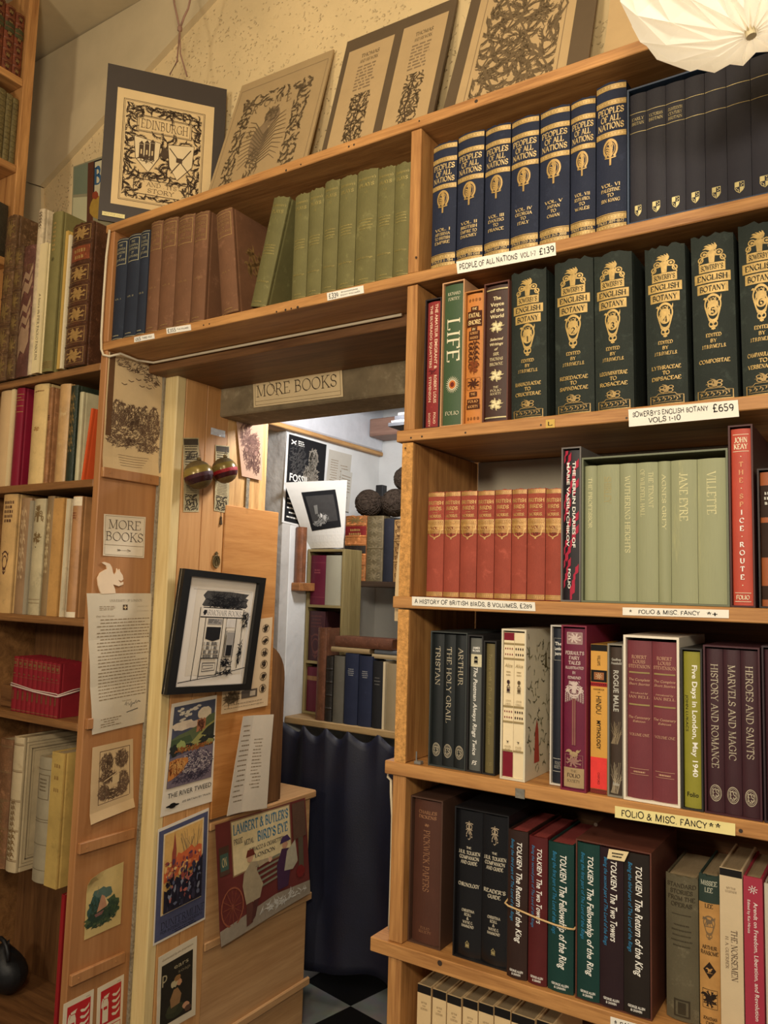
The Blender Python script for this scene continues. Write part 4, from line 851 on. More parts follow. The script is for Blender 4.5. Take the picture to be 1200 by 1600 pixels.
for k in range(120):
    pt.use(pal[k % 3]); y, z = rnd.uniform(.006, .18), rnd.uniform(.01, H-.01)
    leafshape(None, lambda V, Fc: pt.add([(wx, min(.188, max(.002, a)), min(H-.003, max(.003, b))) for a, b in V], Fc), y, z, rnd.uniform(0, 6.3), rnd.uniform(.01, .02), .003, rnd, 2)
for c, y, z, h in (((170, 70, 56), .05, .06, .07), ((54, 60, 80), .12, .13, .05), ((150, 110, 60), .14, .05, .04), ((90, 80, 50), .09, .2, .03)):
    pt.use(ink(c)).add([(wx+.0002, y-h*.16, z-h*.5), (wx+.0002, y+h*.18, z-h*.5), (wx+.0002, y+h*.1, z+h*.3), (wx+.0002, y, z+h*.55), (wx+.0002, y-h*.1, z+h*.3)], [(0, 1, 2, 3, 4)])
pt.build('printed_side', None, o)
def d_lon(s):
    s.frame(-.42, .42, .79, .935, SIL, .02)
    for k, t in enumerate(('The', 'London', 'Journal')): s.text(t, .90-.032*k, .022, None if k == 0 else .66, WHT, 'sansb')
    s.band(.155, .158, SIL, -.45, .45); s.text('FOLIO', .13, .018, .5, SIL); s.text('SOCIETY', .105, .018, .62, SIL); s.band(.075, .078, SIL, -.45, .45)
in_case(R4b, 854, 877.4, 977, card((206, 198, 184)), 'white edged slipcase half hidden behind the crimson one', noise_mat('book_cloth', (26, 30, 40), .45, .4, .1, 18, .1, 900), 'black book with small silver framed title, beside the crimson spine', d_lon, dy=.016, D=.16)
def d_per(s):
    w = ink((206, 186, 176)); g = ink((168, 142, 104))
    s.band(.90, .975, ink((150, 120, 116)), -.36, .36, 'emblem'); s.emb('fleuron', .94, .7, .07, w)
    for k, (t, ww) in enumerate((("PERRAULT'S", .86), ('FAIRY', .5), ('TALES', .56), ('ILLUSTRATED', .84), ('BY', .16), ('EDMUND', .6), ('DULAC', .5))): s.text(t, .845-.031*k, .021 if k < 3 else .016, ww, w, 'bold')
    for k in range(-4, 5): s.emb('scroll', .585-abs(k)*.006, .10, .06, w, k*.1, 'emblem')
    s.emb('crown', .63, .8, .08, w); s.emb('drop', .60, .86, .08, w); s.band(.27, .56, ink((140, 96, 84)), -.08, .08, 'emblem'); s.band(.27, .56, ink((118, 60, 66)), -.03, .03, 'emblem')
    s.emb('bird', .215, .7, .10, g); s.emb('fleuron', .17, .8, .08, ink((150, 110, 100))); s.band(.01, .13, g, -.46, .46, 'title_label'); s.text('THE', .11, .014, None, BLK); s.text('FOLIO', .083, .022, .6, ink((70, 50, 40)), 'bold'); s.text('SOCIETY', .05, .016, .6, BLK)
in_case(R4b, 878, 918, 977, card((120, 34, 56)), 'crimson slipcase standing next to the orange paperback', noise_mat('book_cloth', (104, 26, 54), .5, .35, .1, 18, .1, 900), 'crimson book with pale chandelier and bird ornament on the spine', d_per, dy=-.004)
def d_hin(s):
    s.band(.955, 1, BLK, part='panel'); s.vtext('WILLIAMS', .89, .07, .2, BLK, 'sans'); s.band(.745, .825, BLK, -.48, .48, 'emblem'); s.band(.76, .81, ink((150, 96, 60)), -.3, .3, 'emblem'); s.emb('ray', .785, .4, .04, ink((220, 190, 150))); s.band(.715, .742, ink((196, 44, 52)), part='panel'); s.emb('dentil', .728, .98, .02, BLK)
    s.text('HANDBOOK', .695, .012, .66, BLK, 'sans'); s.text('OF', .675, .010, None, BLK, 'sans'); s.vtext('HINDU', .59, .12, .34, BLK, 'sans'); s.vtext('MYTHOLOGY', .39, .19, .24, BLK, 'sansb'); s.band(.032, .24, ink((224, 62, 58)), part='panel'); s.vtext('OXFORD', .10, .08, .14, BLK, 'sans'); s.band(0, .03, BLK, part='panel'); s.emb('dentil', .015, .98, .025, ink((150, 60, 50)))
R4b.book(921, 948, 1007, card((206, 152, 66)), 'yellow orange paperback with red foot and black top band', d_hin, flat=True, D=.14, dy=.004)
def d_rog(s):
    s.text('Geoffrey', .915, .018, .8, SIL, 'sansb'); s.text('Household', .89, .018, .84, SIL, 'sansb'); s.vtext('ROGUE MALE', .70, .28, .44, SIL, 'sansb'); s.emb('plume', .42, .95, .16, ink((150, 132, 104))); s.emb('plume', .12, 1.0, .22, ink((166, 150, 124))); s.text('Folio', .075, .022, .5, SIL, 'sansb')
in_case(R4b, 949.5, 975, 1006, card((130, 124, 110)), 'thin grey edged slipcase next to the yellow orange paperback', noise_mat('book_cloth', (64, 50, 40), .55, .3, .1, 18, .1, 900), 'dark brown book with pale grass pattern near its foot', d_rog, dy=.002)
o, x0, x1, H = R4b.case(975.5, 1064, 994, card((226, 216, 196)), 'bright white box holding two plum red volumes', D=.19, t=.0035, dy=-.004)
def rls_dec(s):
    m = ink((204, 164, 130)); g = ink((150, 130, 84))
    for k, t in enumerate(('ROBERT', 'LOUIS', 'STEVENSON')): s.text(t, .895-.03*k, .02, (.6, .5, .88)[k], m)
    s.band(.79, .80, g, -.42, .42); s.text('The Complete', .75, .017, .84, m, 'ital'); s.text('Short Stories', .723, .017, .84, m, 'ital'); s.text('Introduced by', .665, .012, .7, m, 'ital'); s.text('IAN BELL', .64, .016, .84, m); s.band(.585, .595, g, -.42, .42); s.text('The Centenary', .51, .017, .88, m, 'ital'); s.text('Edition', .485, .014, .5, m, 'ital'); s.text('VOLUME ONE', .40, .016, .8, m); s.band(.185, .187, m, -.38, .38); s.scr(.167, .010, .6, m); s.band(.15, .152, m, -.36, .36)
R4b.inside(x0, x1, H, [1, 1], noise_mat('book_cloth', (112, 50, 56), .5, .35, .1, 18, .1, 900), ['plum red volume in the bright white box, on its grass patterned neighbour side', 'plum red volume in the bright white box, beside the lime green spine'], [rls_dec, rls_dec], t=.0035, bulge=.004, group='plum volumes in the white box', top=.004)
def d_five(s): s.vtext('Five Days in London, May 1940', .555, .715, .30, WHT, 'sansb', .17); s.vtext('JOHN LUKACS', .60, .235, .16, BLK, 'sans', -.30); s.text('Folio', .085, .03, .66, BLK, 'sansb')
in_case(R4b, 1066, 1100, 1013, card((44, 42, 38)), 'black slipcase round a lime green spine', noise_mat('book_cloth', (140, 134, 44), .5, .35, .1, 18, .1, 900), 'lime green book with long white title down the spine', d_five)
o, x0, x1, H = R4b.case(1102, 1192, 1010, card((66, 32, 38)), 'dark maroon box of three matching maroon volumes', t=.0025)
mrn = noise_mat('book_cloth', (58, 28, 34), .45, .4, .1, 18, .12, 900)
R4b.inside(x0, x1, H, [1, 1, 1], mrn, ['dark maroon volume in the maroon box, '+w for w in ('beside the lime green spine', 'in the middle of three', 'third from the lime green spine')], [leg_dec('HISTORY AND ROMANCE', .64), leg_dec('MARVELS AND MAGIC', .58), leg_dec('HEROES AND SAINTS', .56)], t=.0025, group='maroon boxed trio', bulge=.003)
in_case(R4b, 1195, 1235, 1010, card((50, 34, 38)), 'dark slipcase following the maroon box of three', mrn, 'dark volume in the slipcase after the maroon box', None)
# fifth shelf
R5 = Row(Z['s5'], .02, .16); R5b = Row(Z['s5'], .004, .15)
def d_pick(s):
    m = gilt((186, 132, 88))
    s.text('CHARLES', .915, .022, .62, m, 'bold'); s.text('DICKENS', .882, .022, .6, m, 'bold'); s.emb('quatre', .825, .16, .022, m); s.vtext('PICKWICK PAPERS', .575, .43, .20, m, 'serif'); s.text('FOLIO', .105, .017, .3, m); s.text('SOCIETY', .08, .017, .42, m)
in_case(R5, 637.2, 688, 1246, card((78, 54, 42)), 'brown slipcase standing at the upright on the lower shelf', noise_mat('book_cloth', (78, 46, 34), .55, .3, .1, 18, .15, 900), 'thick brown book with copper title reading down its spine', d_pick, dy=.002, bulge=.007)
o, x0, x1, H = R5.case(708, 793.5, 1266, card((24, 22, 24)), 'glossy black box of two thick black volumes', t=.0022)
def jr_dec(t):
    def d(s):
        m = ink((196, 186, 164)); s.emb('jrrt', .865, .42, .13, ink((168, 150, 126)))
        for k, q in enumerate(('THE', 'J.R.R. TOLKIEN', 'COMPANION', 'AND GUIDE')): s.text(q, .745-.034*k, .023 if k else .014, (None, .86, .78, .66)[k], m, 'bold')
        for k, q in enumerate(t): s.text(q, .49-.036*k, .024, .84 if len(q) > 6 else .5, m, 'bold')
        for k, q in enumerate(('CHRISTINA', 'SCULL', '&', 'WAYNE G.', 'HAMMOND')): s.text(q, .315-.026*k, .018, (.5, .28, None, .4, .48)[k], m, 'bold')
        s.emb('house', .09, .24, .055, gilt((190, 172, 110)))
    return d
gl = noise_mat('glossy_jacket', (20, 19, 21), .25, .5, .1, 18, .02, 900)
R5.inside(x0, x1, H, [1, 1], gl, ['thick black volume in the glossy box, beside the brown slipcase', 'thick black volume in the glossy box, beside the banded trio'], [jr_dec(('CHRONOLOGY',)), jr_dec(("READER'S", 'GUIDE'))], t=.0022, bulge=.004, group='glossy black pair')
def tol_dec(t, sub):
    def d(s):
        s.vtext('TOLKIEN', .83, .185, .25, WHT, 'itab', .12); l = len(t)*.0215; s.vtext(t, .715-l/2, l, .29, WHT, 'itab', .12)
        s.vtext('Being the %s part of The Lord of the Rings' % sub, .66, .56, .17, ink((56, 132, 176)), 'ital', -.22)
        s.text('GEORGE ALLEN', .052, .016, .66, WHT, 'sansb'); s.text('& UNWIN', .030, .016, .44, WHT, 'sansb')
    return d
TC = {'k': noise_mat('dust_jacket', (48, 30, 24), .42, .4, .12, 18, .05, 600), 't': noise_mat('dust_jacket', (84, 26, 26), .42, .4, .12, 18, .05, 600), 'f': noise_mat('dust_jacket', (20, 56, 50), .42, .4, .12, 18, .05, 600)}
mp = pages((134, 60, 56)); TT = {'k': ('The Return of the King', 'third'), 't': ('The Two Towers', 'second'), 'f': ('The Fellowship of the Ring', 'first')}
TL = {'k': 'dark brown', 't': 'deep red', 'f': 'dark green'}
for k, a, b, t in (('k', 790, 822, 1298), ('t', 823, 853, 1308), ('f', 854, 895, 1318)):
    R5b.book(a, b, t, TC[k], TL[k]+' hardback with blue subtitle, in the trio held by a rubber band', tol_dec(*TT[k]), pg=mp, D=.15, bulge=.004, group='hardbacks held by a rubber band', dy=.0)
x0, x1 = R5b.X(790)-.0014, R5b.X(895)+.0018; zb = at(840, 1432, 1, .002).z
rbm = MB(); pts = []
for u, y, dz in ((0, .09, .03), (0, .02, .012), (0, .004, .008), (.06, .0015, .006), (.3, .0015, .002), (.5, .0, -.001), (.75, .0, -.004), (.94, .0015, -.005), (1, .004, -.005), (1, .05, -.005), (1, .09, -.005)): pts.append((x0+(x1-x0)*u, y-.0026, zb+dz))
rbm.tube(pts, .0016, 6); tag(rbm.build('rubber_band', noise_mat('rubber', (206, 172, 120), .6, .3, .1, 20, .05, 300), None, pts[5], True), 'tan rubber band round three hardbacks', 'rubber band')
X0, X1 = R5b.X(899), R5b.X(1019); Hc = R5b.H(960, 1325)
slipcase(X0, X1, .0035, R5b.z, Hc+.003, .165, noise_mat('card', (92, 52, 40), .5, .35, .2, 14, .1, 200), 'worn brown box of three hardbacks with a picture on its side', t=.0022)
xx = X0+.0026
for k, w in (('f', 37), ('t', 38), ('k', 40)):
    wd = (X1-X0-.0056)*w/115
    book((xx+wd/2, .001, R5b.z+.0026), wd-.0006, Hc-.004, .155, noise_mat('dust_jacket', {'f': (20, 56, 50), 't': (40, 22, 26), 'k': (34, 26, 20)}[k], .42, .4, .12, 18, .05, 600), {'f': 'dark green', 't': 'near black plum', 'k': 'black brown'}[k]+' hardback with white and blue lettering inside the worn brown box', tol_dec(*TT[k]), pg=mp, bulge=.003, group='hardbacks in the worn brown box'); xx += wd
pl = Sheet('price_slip', 'small cream price slip sticking out above the boxed plum hardback', 'price slip', onY(-.001, (952, 1326), (983, 1331), (976, 1346), (949, 1341)), paper((226, 206, 160)), lift=.001)
pl.lines(.2, .8, .2, .8, 2, BLK, 3, .5); pl.done()
R5c = Row(Z['s5'], .03, .14)
def d_std(s):
    m = ink((58, 50, 36))
    for k, t in enumerate(('STANDARD', 'STORIES', 'FROM THE', 'OPERAS')): s.text(t, .935-.045*k, .028, (.9, .7, .84, .66)[k], m, 'bold')
    s.band(.73, .735, m, -.3, .3)
    s.scr(.66, .010, .66, m, 5, 3.6)
    s.frame(-.25, .25, .03, .15, m, .05); s.band(.05, .13, m, -.12, .12, 'emblem')
R5c.book(1040, 1092, 1370, cloth((92, 84, 64), .3), 'fat drab olive book with worn dark title, beside the worn brown box', d_std, worn=.002)
def d_mis(s):
    t = ink((180, 134, 76)); k = ink((40, 28, 20)); s.band(.02, .82, t, part='paper_cover'); 
    for q, (z, w) in enumerate(((.95, 'MISSEE'), (.905, 'LEE'))): s.text(w, z, .03, .8 if q == 0 else .4, ink((170, 170, 150)), 'bold')
    s.text('LEE', .80, .026, .4, k, 'bold'); s.emb('drop', .66, .66, .16, ink((120, 96, 66))); s.emb('bird', .70, .6, .09, ink((110, 92, 70))); s.text('ARTHUR', .53, .024, .72, k, 'bold'); s.text('RANSOME', .495, .024, .84, k, 'bold'); s.emb('lozenge', .385, .62, .11, k); s.emb('bird', .385, .34, .05, t); s.emb('fleuron', .20, .7, .12, k); s.emb('bird', .21, .8, .1, k); s.text('JONATHAN', .075, .02, .66, k, 'bold'); s.text('CAPE', .045, .02, .4, k, 'bold')
R5c.book(1093, 1127, 1369, cloth((44, 58, 50), .3), 'dark green book in a torn tan wrapper with a black lozenge', d_mis, worn=.003)
def d_nor(s): s.band(.955, 1, BLK, part='panel'); s.text('MYTHS', .885, .012, .4, ink((110, 90, 70))); s.text('LEGENDS', .865, .012, .5, ink((110, 90, 70))); s.vtext('THE NORSEMEN', .49, .30, .26, ink((80, 60, 46)), 'serif', .12); s.vtext('H. A. GUERBER', .50, .19, .13, ink((110, 90, 70)), 'serif', -.2); s.emb('house', .06, .36, .045, BLK)
R5c.book(1128, 1165, 1357, card((204, 182, 146)), 'cream paperback with a black top band, before the pink one', d_nor, flat=True, dy=-.006)
def d_are(s): s.emb('ray', .925, .5, .05, WHT); s.vtext('Arendt on Freedom, Liberation, and Revolution', .50, .70, .23, WHT, 'sans', .14); s.vtext('Edited by Kei Hiruta', .76, .2, .15, WHT, 'sans', -.22); s.vtext('palgrave', .06, .10, .2, WHT, 'sans', .1)
R5c.book(1166, 1197, 1370, card((160, 48, 66)), 'raspberry pink book with long white title down the spine', d_are, flat=True, dy=-.006)
R5c.book(1198, 1230, 1384, card((196, 186, 166)), 'pale grey book following the raspberry pink one', None, flat=True)
# lowest shelf in view
R6 = Row(Z['s6'], .03, .14, 'cream paperbacks with black tops')
def d_cr(s): s.band(.945, 1, BLK, part='panel'); s.text('MYTHS', .885, .012, .4, ink((110, 84, 60))); s.text('AND', .865, .009, None, ink((110, 84, 60))); s.text('LEGENDS', .845, .012, .5, ink((110, 84, 60))); s.vtext('NORTH AMERICAN', .55, .34, .26, ink((60, 44, 34)), 'serif')
for i, (a, b, t) in enumerate(((649, 671, 1538), (673, 695, 1546), (696, 719, 1555), (721, 745, 1561), (746, 770, 1568), (771, 797, 1575), (798, 836, 1587), (838, 866, 1596))):
    R6.book(a-2, b-2, t, card((220, 190, 142)), 'cream paperback with black top band on the lowest shelf, %s from the upright' % ('first', 'second', 'third', 'fourth', 'fifth', 'sixth', 'seventh', 'eighth')[i], d_cr, flat=True)
# ---------------------------------------------------------------- shelf labels and small fixings
def slabel(pts, label, texts, col=(236, 230, 216), y=-.0062):
    s = Sheet('price_label', label, 'price label', onY(y, *pts), paper(col), n=(8, 2), th=.0005, group='handwritten labels on the shelf edges', lift=.0002)
    for t, u, v, w, h in texts: s.text(t, u, v, w, h, ink((34, 30, 30)), 'hand')
    return s.done()
slabel(((713, 409), (868, 379), (869, 399), (715, 428)), 'white label under the navy volumes, priced £139', (('PEOPLE OF ALL NATIONS', .33, .5, .60, .42), ('VOL 1-7', .735, .48, .15, .38), ('£139', .915, .52, .14, .5)), y=-.0028)
slabel(((982, 640), (1153, 625), (1155, 651), (983, 667)), 'white two line label under the botany volumes, priced £659', (("SOWERBY'S ENGLISH BOTANY", .39, .68, .70, .28), ('VOLS 1-10', .34, .27, .30, .28), ('£659', .87, .62, .18, .46)), y=-.0068)
slabel(((644, 932), (836, 941), (837, 955), (644, 946)), 'white label under the red bird volumes, priced £289', (('A HISTORY OF BRITISH BIRDS, 8 VOLUMES, £289', .5, .5, .95, .46),), y=-.0048)
slabel(((973, 949), (1139, 953), (1139, 966), (973, 961)), 'white label with stars under the sage green box', (('FOLIO & MISC. FANCY', .45, .5, .58, .5), ('*', .08, .5, .03, .6), ('*+', .85, .45, .1, .6)), y=-.0048)
slabel(((961, 1259), (1149, 1287), (1149, 1306), (961, 1277)), 'pale yellow label with stars under the white box of plum volumes', (('FOLIO & MISC. FANCY', .42, .5, .72, .56), ('**', .84, .5, .1, .62)), (232, 216, 150), y=-.0048)
slabel(((260, 513), (298, 507), (299, 516), (261, 522)), 'small white price label below the brown volumes', (('£355', .22, .5, .34, .6), ('FIVE VOLUMES', .68, .5, .46, .22)), y=-.0028)
slabel(((210, 527), (241, 521), (242, 529), (210, 535)), 'tiny white price label below the blue volumes', (('£65', .2, .5, .26, .6), ('THREE VOLS', .64, .5, .46, .3)), y=-.0028)
slabel(((511, 458), (568, 446), (569, 458), (512, 470)), 'white price label below the upright olive volumes', (('£339', .18, .5, .26, .6), ('SHAKESPEARE', .62, .7, .46, .16), ('EIGHT VOLUMES', .64, .32, .52, .16)), y=-.0028)
slabel(((954, 1588), (1010, 1604), (1010, 1620), (954, 1606)), 'white label with a star just showing under the lowest boards', (('* FANCY', .5, .55, .8, .5),), y=-.0068)
slabel(((853, 656), (867, 655), (867, 668), (853, 669)), 'small yellow sticker under the second botany volume', (('L', .5, .5, .5, .5),), (206, 170, 90), y=-.0068)
cl = MB(); p = at(655, 1196, 1, .012); cl.box(p.x-.006, p.x+.008, .002, .014, Z['s4']+.0002, Z['s4']+.006, .001).tube([(p.x-.004, .008, Z['s4']+.005), (p.x-.004, .008, Z['s4']+.022)], .0014)
tag(cl.build('cable_clip', noise_mat('metal', (150, 146, 138), .4, .5, .1, 20, .05, 300, metal=.6), None, (p.x, .008, Z['s4'])), 'grey cable clip with a nail, standing by the black trio', 'clip')
pm = MB(); p = at(813, 1240, 1, -.005); pm.box(p.x-.009, p.x+.008, -.0062, -.0043, p.z-.008, p.z+.008, .0005); tag(pm.build('metal_plate', noise_mat('metal', (140, 134, 122), .5, .5, .2, 60, .2, 300, metal=.6), None, tuple(p)), 'small grey metal plate on the shelf edge below the white patterned box', 'metal plate')
# ---------------------------------------------------------------- books of the corner bookcase
Q1 = Row(LZ['l1']+.010, -.014, .17); Q2 = Row(LZ['l2']+.010, .008, .17, None, LZ['l1']-.013); Q3 = Row(LZ['l3']+.010, .006, .17, None, LZ['l2']-.013); Q4 = Row(LZ['l4']+.010, .006, .12); Q5 = Row(LZ['l5']+.010, -.02, .20, None, LZ['l4']-.013)
def tooled(n, lab=None, m=GO, lc=(120, 60, 34)):            # gilt panels between raised bands
    def d(s):
        h = 1/(n+1)
        for k in range(n+1):
            z = h*(k+.5)
            if k == n-1 and lab: s.band(z-h*.36, z+h*.36, leather(lc), -.44, .44, 'title_label'); s.scr(z+h*.14, h*.18, .62, m, 2, 1.7)
            else: s.emb('fleuron', z, .84, h*.72, m); s.emb('quatre', z, .5, h*.5, m)
    return d
def bands(n): return [k/(n+1) for k in range(1, n+1)]
lg = leather((84, 60, 38), .45)
Q1.book(-11, 6, 345, leather((92, 66, 42), .5), 'brown leather book with raised bands at the frame edge of the corner case', tooled(5, None, DG), ribs=bands(5), worn=.002)
Q1.book(6.5, 20, 390, lg, 'brown leather book with raised bands, before the rough purple brown one', tooled(5, None, DG), ribs=bands(5), worn=.002)
def d_rou(s):
    m = ink((150, 120, 92)); rnd = random.Random(4); s.text('GOTE', .83, .04, .8, DG)
    for k in range(12): z = rnd.uniform(.1, .75); s.put('emblem', m, *(lambda VF: ([(a*s.W, b*s.H) for a, b in VF[0]], VF[1]))(ribbon([(-.4, z), (-.1, z+.08), (.2, z+.05), (.4, z+.14)], lambda *a: .05)))
Q1.book(20.5, 40, 389, leather((92, 58, 48), .4), 'rough purple brown book with scratched spine, before the white strip', d_rou)
Q1.book(40.5, 50, 334, leather((206, 186, 150), .3, (150, 120, 84)), 'tall narrow whitish spine standing higher than its neighbours', lambda s: s.emb('scroll', .93, .7, .1, ink((90, 70, 50))))
def d_pas(s): s.vtext('PIER PAOLO PASOLINI', .27, .34, .34, ink((60, 48, 36)), 'serif'); s.vtext('A future life', .53, .16, .34, ink((90, 76, 56)), 'ital')
Q1.book(50.5, 61, 386, card((226, 206, 156)), 'slim cream book with black title reading down its narrow spine', d_pas, flat=True, dy=-.004)
def d_oli(s):
    s.scr(.93, .014, .3, GO, 7, 2)
    s.emb('ray', .70, .3, .03, BLK)
    for k in range(4): s.band(.02+.012*k, .026+.012*k, DG)
Q1.book(62, 78, 338, cloth((122, 112, 66)), 'tall olive book with gilt letters at the top of its spine', d_oli)
Q1.book(88, 92, 366, card((196, 160, 84)), 'thin yellow booklet between the olive book and the gilded leather one', None, flat=True)
Q1.book(93, 96, 372, card((222, 206, 170)), 'thin white booklet against the gilded leather one', None, flat=True)
Q1.book(96.5, 129, 354, leather((76, 46, 28), .35), 'thick leather book with richly gilded panels and raised bands', tooled(6, 1, gilt((196, 154, 84))), ribs=bands(6), worn=.003, D=.18)
# second shelf of the corner case
Q2.book(-12, 7, 604, card((206, 172, 124)), 'cream book at the frame edge, beside the maroon one', None)
Q2.book(7.5, 12, 606, card((226, 200, 150)), 'thin pale book squeezed before the maroon one', None, flat=True)
Q2.book(13, 25.5, 599, noise_mat('book_cloth', (128, 24, 46), .4, .45, .12, 18, .1, 900), 'maroon book with gilt tooling at its top', lambda s: [s.band(.93-.06*k, .935-.06*k, GO) for k in range(4)]+[s.scr(.9, .012, .6, GO)])
vel = noise_mat('vellum', (214, 182, 122), .4, .5, .2, 14, .25, 90, wear=.3, wearc=(160, 116, 66))
Q2.book(39, 62, 598, vel, 'fat cream vellum book with brown stains, beside the maroon one', lambda s: [s.scr(.93, .014, .6, ink((120, 80, 40))), s.emb('quatre', .55, .4, .05, ink((170, 130, 76)))], bulge=.008)
Q2.book(66, 72, 607, leather((150, 104, 66), .3), 'thin brown book after the fat vellum one', lambda s: s.scr(.7, .012, .5, BLK, 3))
Q2.book(80, 97, 602, noise_mat('vellum', (190, 150, 98), .4, .5, .25, 14, .25, 90, wear=.3, wearc=(220, 196, 150)), 'tan vellum book with a bright worn ridge, before the green one', None, bulge=.008)
Q2.book(99.5, 111, 604, leather((44, 52, 38), .25, (96, 96, 66)), 'dark green book with worn gilt ornament along the spine', lambda s: s.emb('scroll', .6, .8, .6, DG))
Q2.book(115, 121, 614, noise_mat('vellum', (188, 178, 140), .4, .5, .2, 14, .2, 90), 'narrow grey cream book at the dark gap', None)
Q2.book(126.5, 130, 640, card((206, 84, 40)), 'orange red booklet tilted right against the bookcase end', None, flat=True, lean=7.0, D=.12)
# third shelf
kr = lambda c, **k: noise_mat('vellum', c, .45, .45, .22, 12, .25, 80, wear=.3, wearc=tuple(int(v*.7) for v in c))
def d_tit(s):
    k = ink((80, 50, 40))
    s.scr(.93, .026, .66, k, 5, 1.5)
    s.emb('drop', .42, .5, .2, k)
Q3.book(-10, 12, 768, kr((206, 166, 108)), 'cream book with dark printed title and scroll at the frame edge', d_tit)
Q3.book(18, 34, 779, kr((150, 118, 84)), 'brown faded book with flecked spine, second in its row', lambda s: s.emb('scroll', .6, .7, .6, ink((190, 160, 120))))
Q3.book(34.5, 38.5, 783, card((160, 148, 124)), 'thin grey booklet beside the brown faded one', None, flat=True)
Q3.book(39.5, 57, 780, kr((186, 170, 132)), 'grey cream book with a worn gilt tree on its spine', lambda s: [s.emb('crown', .87, .8, .16, ink((120, 96, 60))), s.emb('quatre', .66, .7, .1, ink((120, 96, 60))), s.band(.1, .104, ink((130, 104, 70))), s.band(.13, .134, ink((130, 104, 70))), s.emb('disc', .58, .1, .008, BLK)])
Q3.book(60, 71, 776, kr((136, 110, 74)), 'brown book with flecks, before the smooth tan one', lambda s: s.emb('scroll', .6, .6, .5, ink((200, 176, 130))))
Q3.book(72, 87.5, 779, kr((194, 146, 84)), 'smooth tan book in the middle of the vellum row', None, flat=True)
Q3.book(92, 97.5, 780, kr((206, 190, 156)), 'narrow white booklet before the last brown book', None, flat=True)
Q3.book(98.5, 113, 776, kr((172, 124, 78)), 'brown and white book touching the bookcase end, chipped white at its foot', lambda s: [s.band(0, .045, ink((226, 210, 180)), part='label'), s.band(.92, .995, ink((222, 204, 172)), part='label'), s.scr(.86, .012, .5, ink((120, 60, 40)), 3)], bulge=.008)
# ten little red books tied together, on the shelf below
rd = cloth((128, 26, 34), .22); g = 'little red books tied with a band'
px = [15, 22.5, 30, 37.5, 45, 52.5, 60, 67, 74, 81, 88]; ws = ('first', 'second', 'third', 'fourth', 'fifth', 'sixth', 'seventh', 'eighth', 'ninth', 'tenth')
def d_red(s): s.frame(-.4, .4, .82, .96, DG, .06); s.emb('quatre', .89, .6, .07, DG); s.scr(.70, .024, .6, DG); s.band(.64, .645, DG); s.band(.03, .04, DG); s.emb('scroll', .3, .5, .16, DG)
zr = Z4 = LZ['l4']+.010
for i in range(10):
    x0, x1 = Q4.X(px[i])+.0003, Q4.X(px[i+1])-.0003
    book(((x0+x1)/2, .0075-.001*i if False else .006, Q4.z), x1-x0, Q4.H(px[i]+4, 1025+1.3*i), .085, rd, 'little red book, %s of ten tied with a white band, counting from the frame edge' % ws[i], d_red, group=g, worn=.001)
x0, x1 = Q4.X(15)-.0012, Q4.X(88)+.0012; z0 = at(50, 1078, 1, .006).z; bm = MB()
P = [(x0, .086, z0-.006), (x0, .005, z0+.006), (x0+.004, .0035, z0+.005), ((x0+x1)/2, .0035, z0-.003), (x1-.004, .0035, z0-.007), (x1, .005, z0-.007), (x1, .05, z0), (x1, .086, z0+.006)]
bm.tube(P, .0022, 6); bm.tube([(a, b, c+.004*(1 if i % 2 else 1.6)) for i, (a, b, c) in enumerate(P)], .0015, 6); tag(bm.build('rubber_band', noise_mat('rubber', (206, 184, 170), .5, .3, .1, 20, .05, 300), None, P[4], True), 'white band tied round the ten little red books', 'band')
tag(cbox('photograph_box', DARKW[0], Q4.X(-14), Q4.X(10), .03, .10, Q4.z, Q4.z+.06, None, .004), 'dark box at the frame edge beside the little red books', 'box')
# big pale books below
vb = noise_mat('vellum', (186, 166, 130), .5, .4, .18, 14, .3, 60, wear=.25, wearc=(140, 112, 76))
def d_big(s):
    k = ink((122, 96, 64))
    for z in (.08, .3, .52, .74, .94): s.band(z, z+.006, k); s.band(z+.012, z+.015, k)
    s.emb('scroll', .2, .9, .22, ink((116, 88, 52))); s.emb('scroll', .42, .6, .2, k)
Q5.book(-16, 4, 1152, leather((120, 84, 56), .3), 'brown book at the frame edge beside the big pale tooled one', d_big)
o = Q5.book(5, 21, 1149, vb, 'big pale book with tooled border on its grey cover', d_big, D=.235, worn=.002)
hw = (Q5.X(21)-Q5.X(5))/2; Hh = Q5.H(13, 1149); m = MB(); k = ink((132, 116, 90))
for q, w in ((.012, .0012), (.020, .0008), (.028, .003), (.036, .0008), (.075, .001)):
    for y0, y1, z0, z1 in ((q, q+w, q, Hh-q), (q, .225, Hh-q-w, Hh-q), (q, .225, q, q+w)): m.use(k).add([(hw+.0003, y0, z0), (hw+.0003, y1, z0), (hw+.0003, y1, z1), (hw+.0003, y0, z1)], [(0, 1, 2, 3)])
m.build('cover_border', None, o)
Q5.book(46, 67, 1180, noise_mat('vellum', (150, 138, 112), .5, .4, .18, 14, .3, 60), 'shorter grey book with ruled panels, in front of the pale cover', lambda s: [s.frame(-.4, .4, .66, .86, ink((104, 88, 62)), .03)]+[s.scr(.82, .012, .6, ink((100, 84, 60)), 4, 2.4)]+[s.band(z, z+.004, ink((104, 88, 62))) for z in (.1, .3, .48, .5, .9)], D=.16)
Q5.book(68, 87, 1173, kr((180, 150, 84)), 'yellow tan book touching the bookcase end, below the red set', lambda s: [s.scr(.9, .03, .5, ink((140, 108, 60)), 3, 3)], D=.18, flat=True)
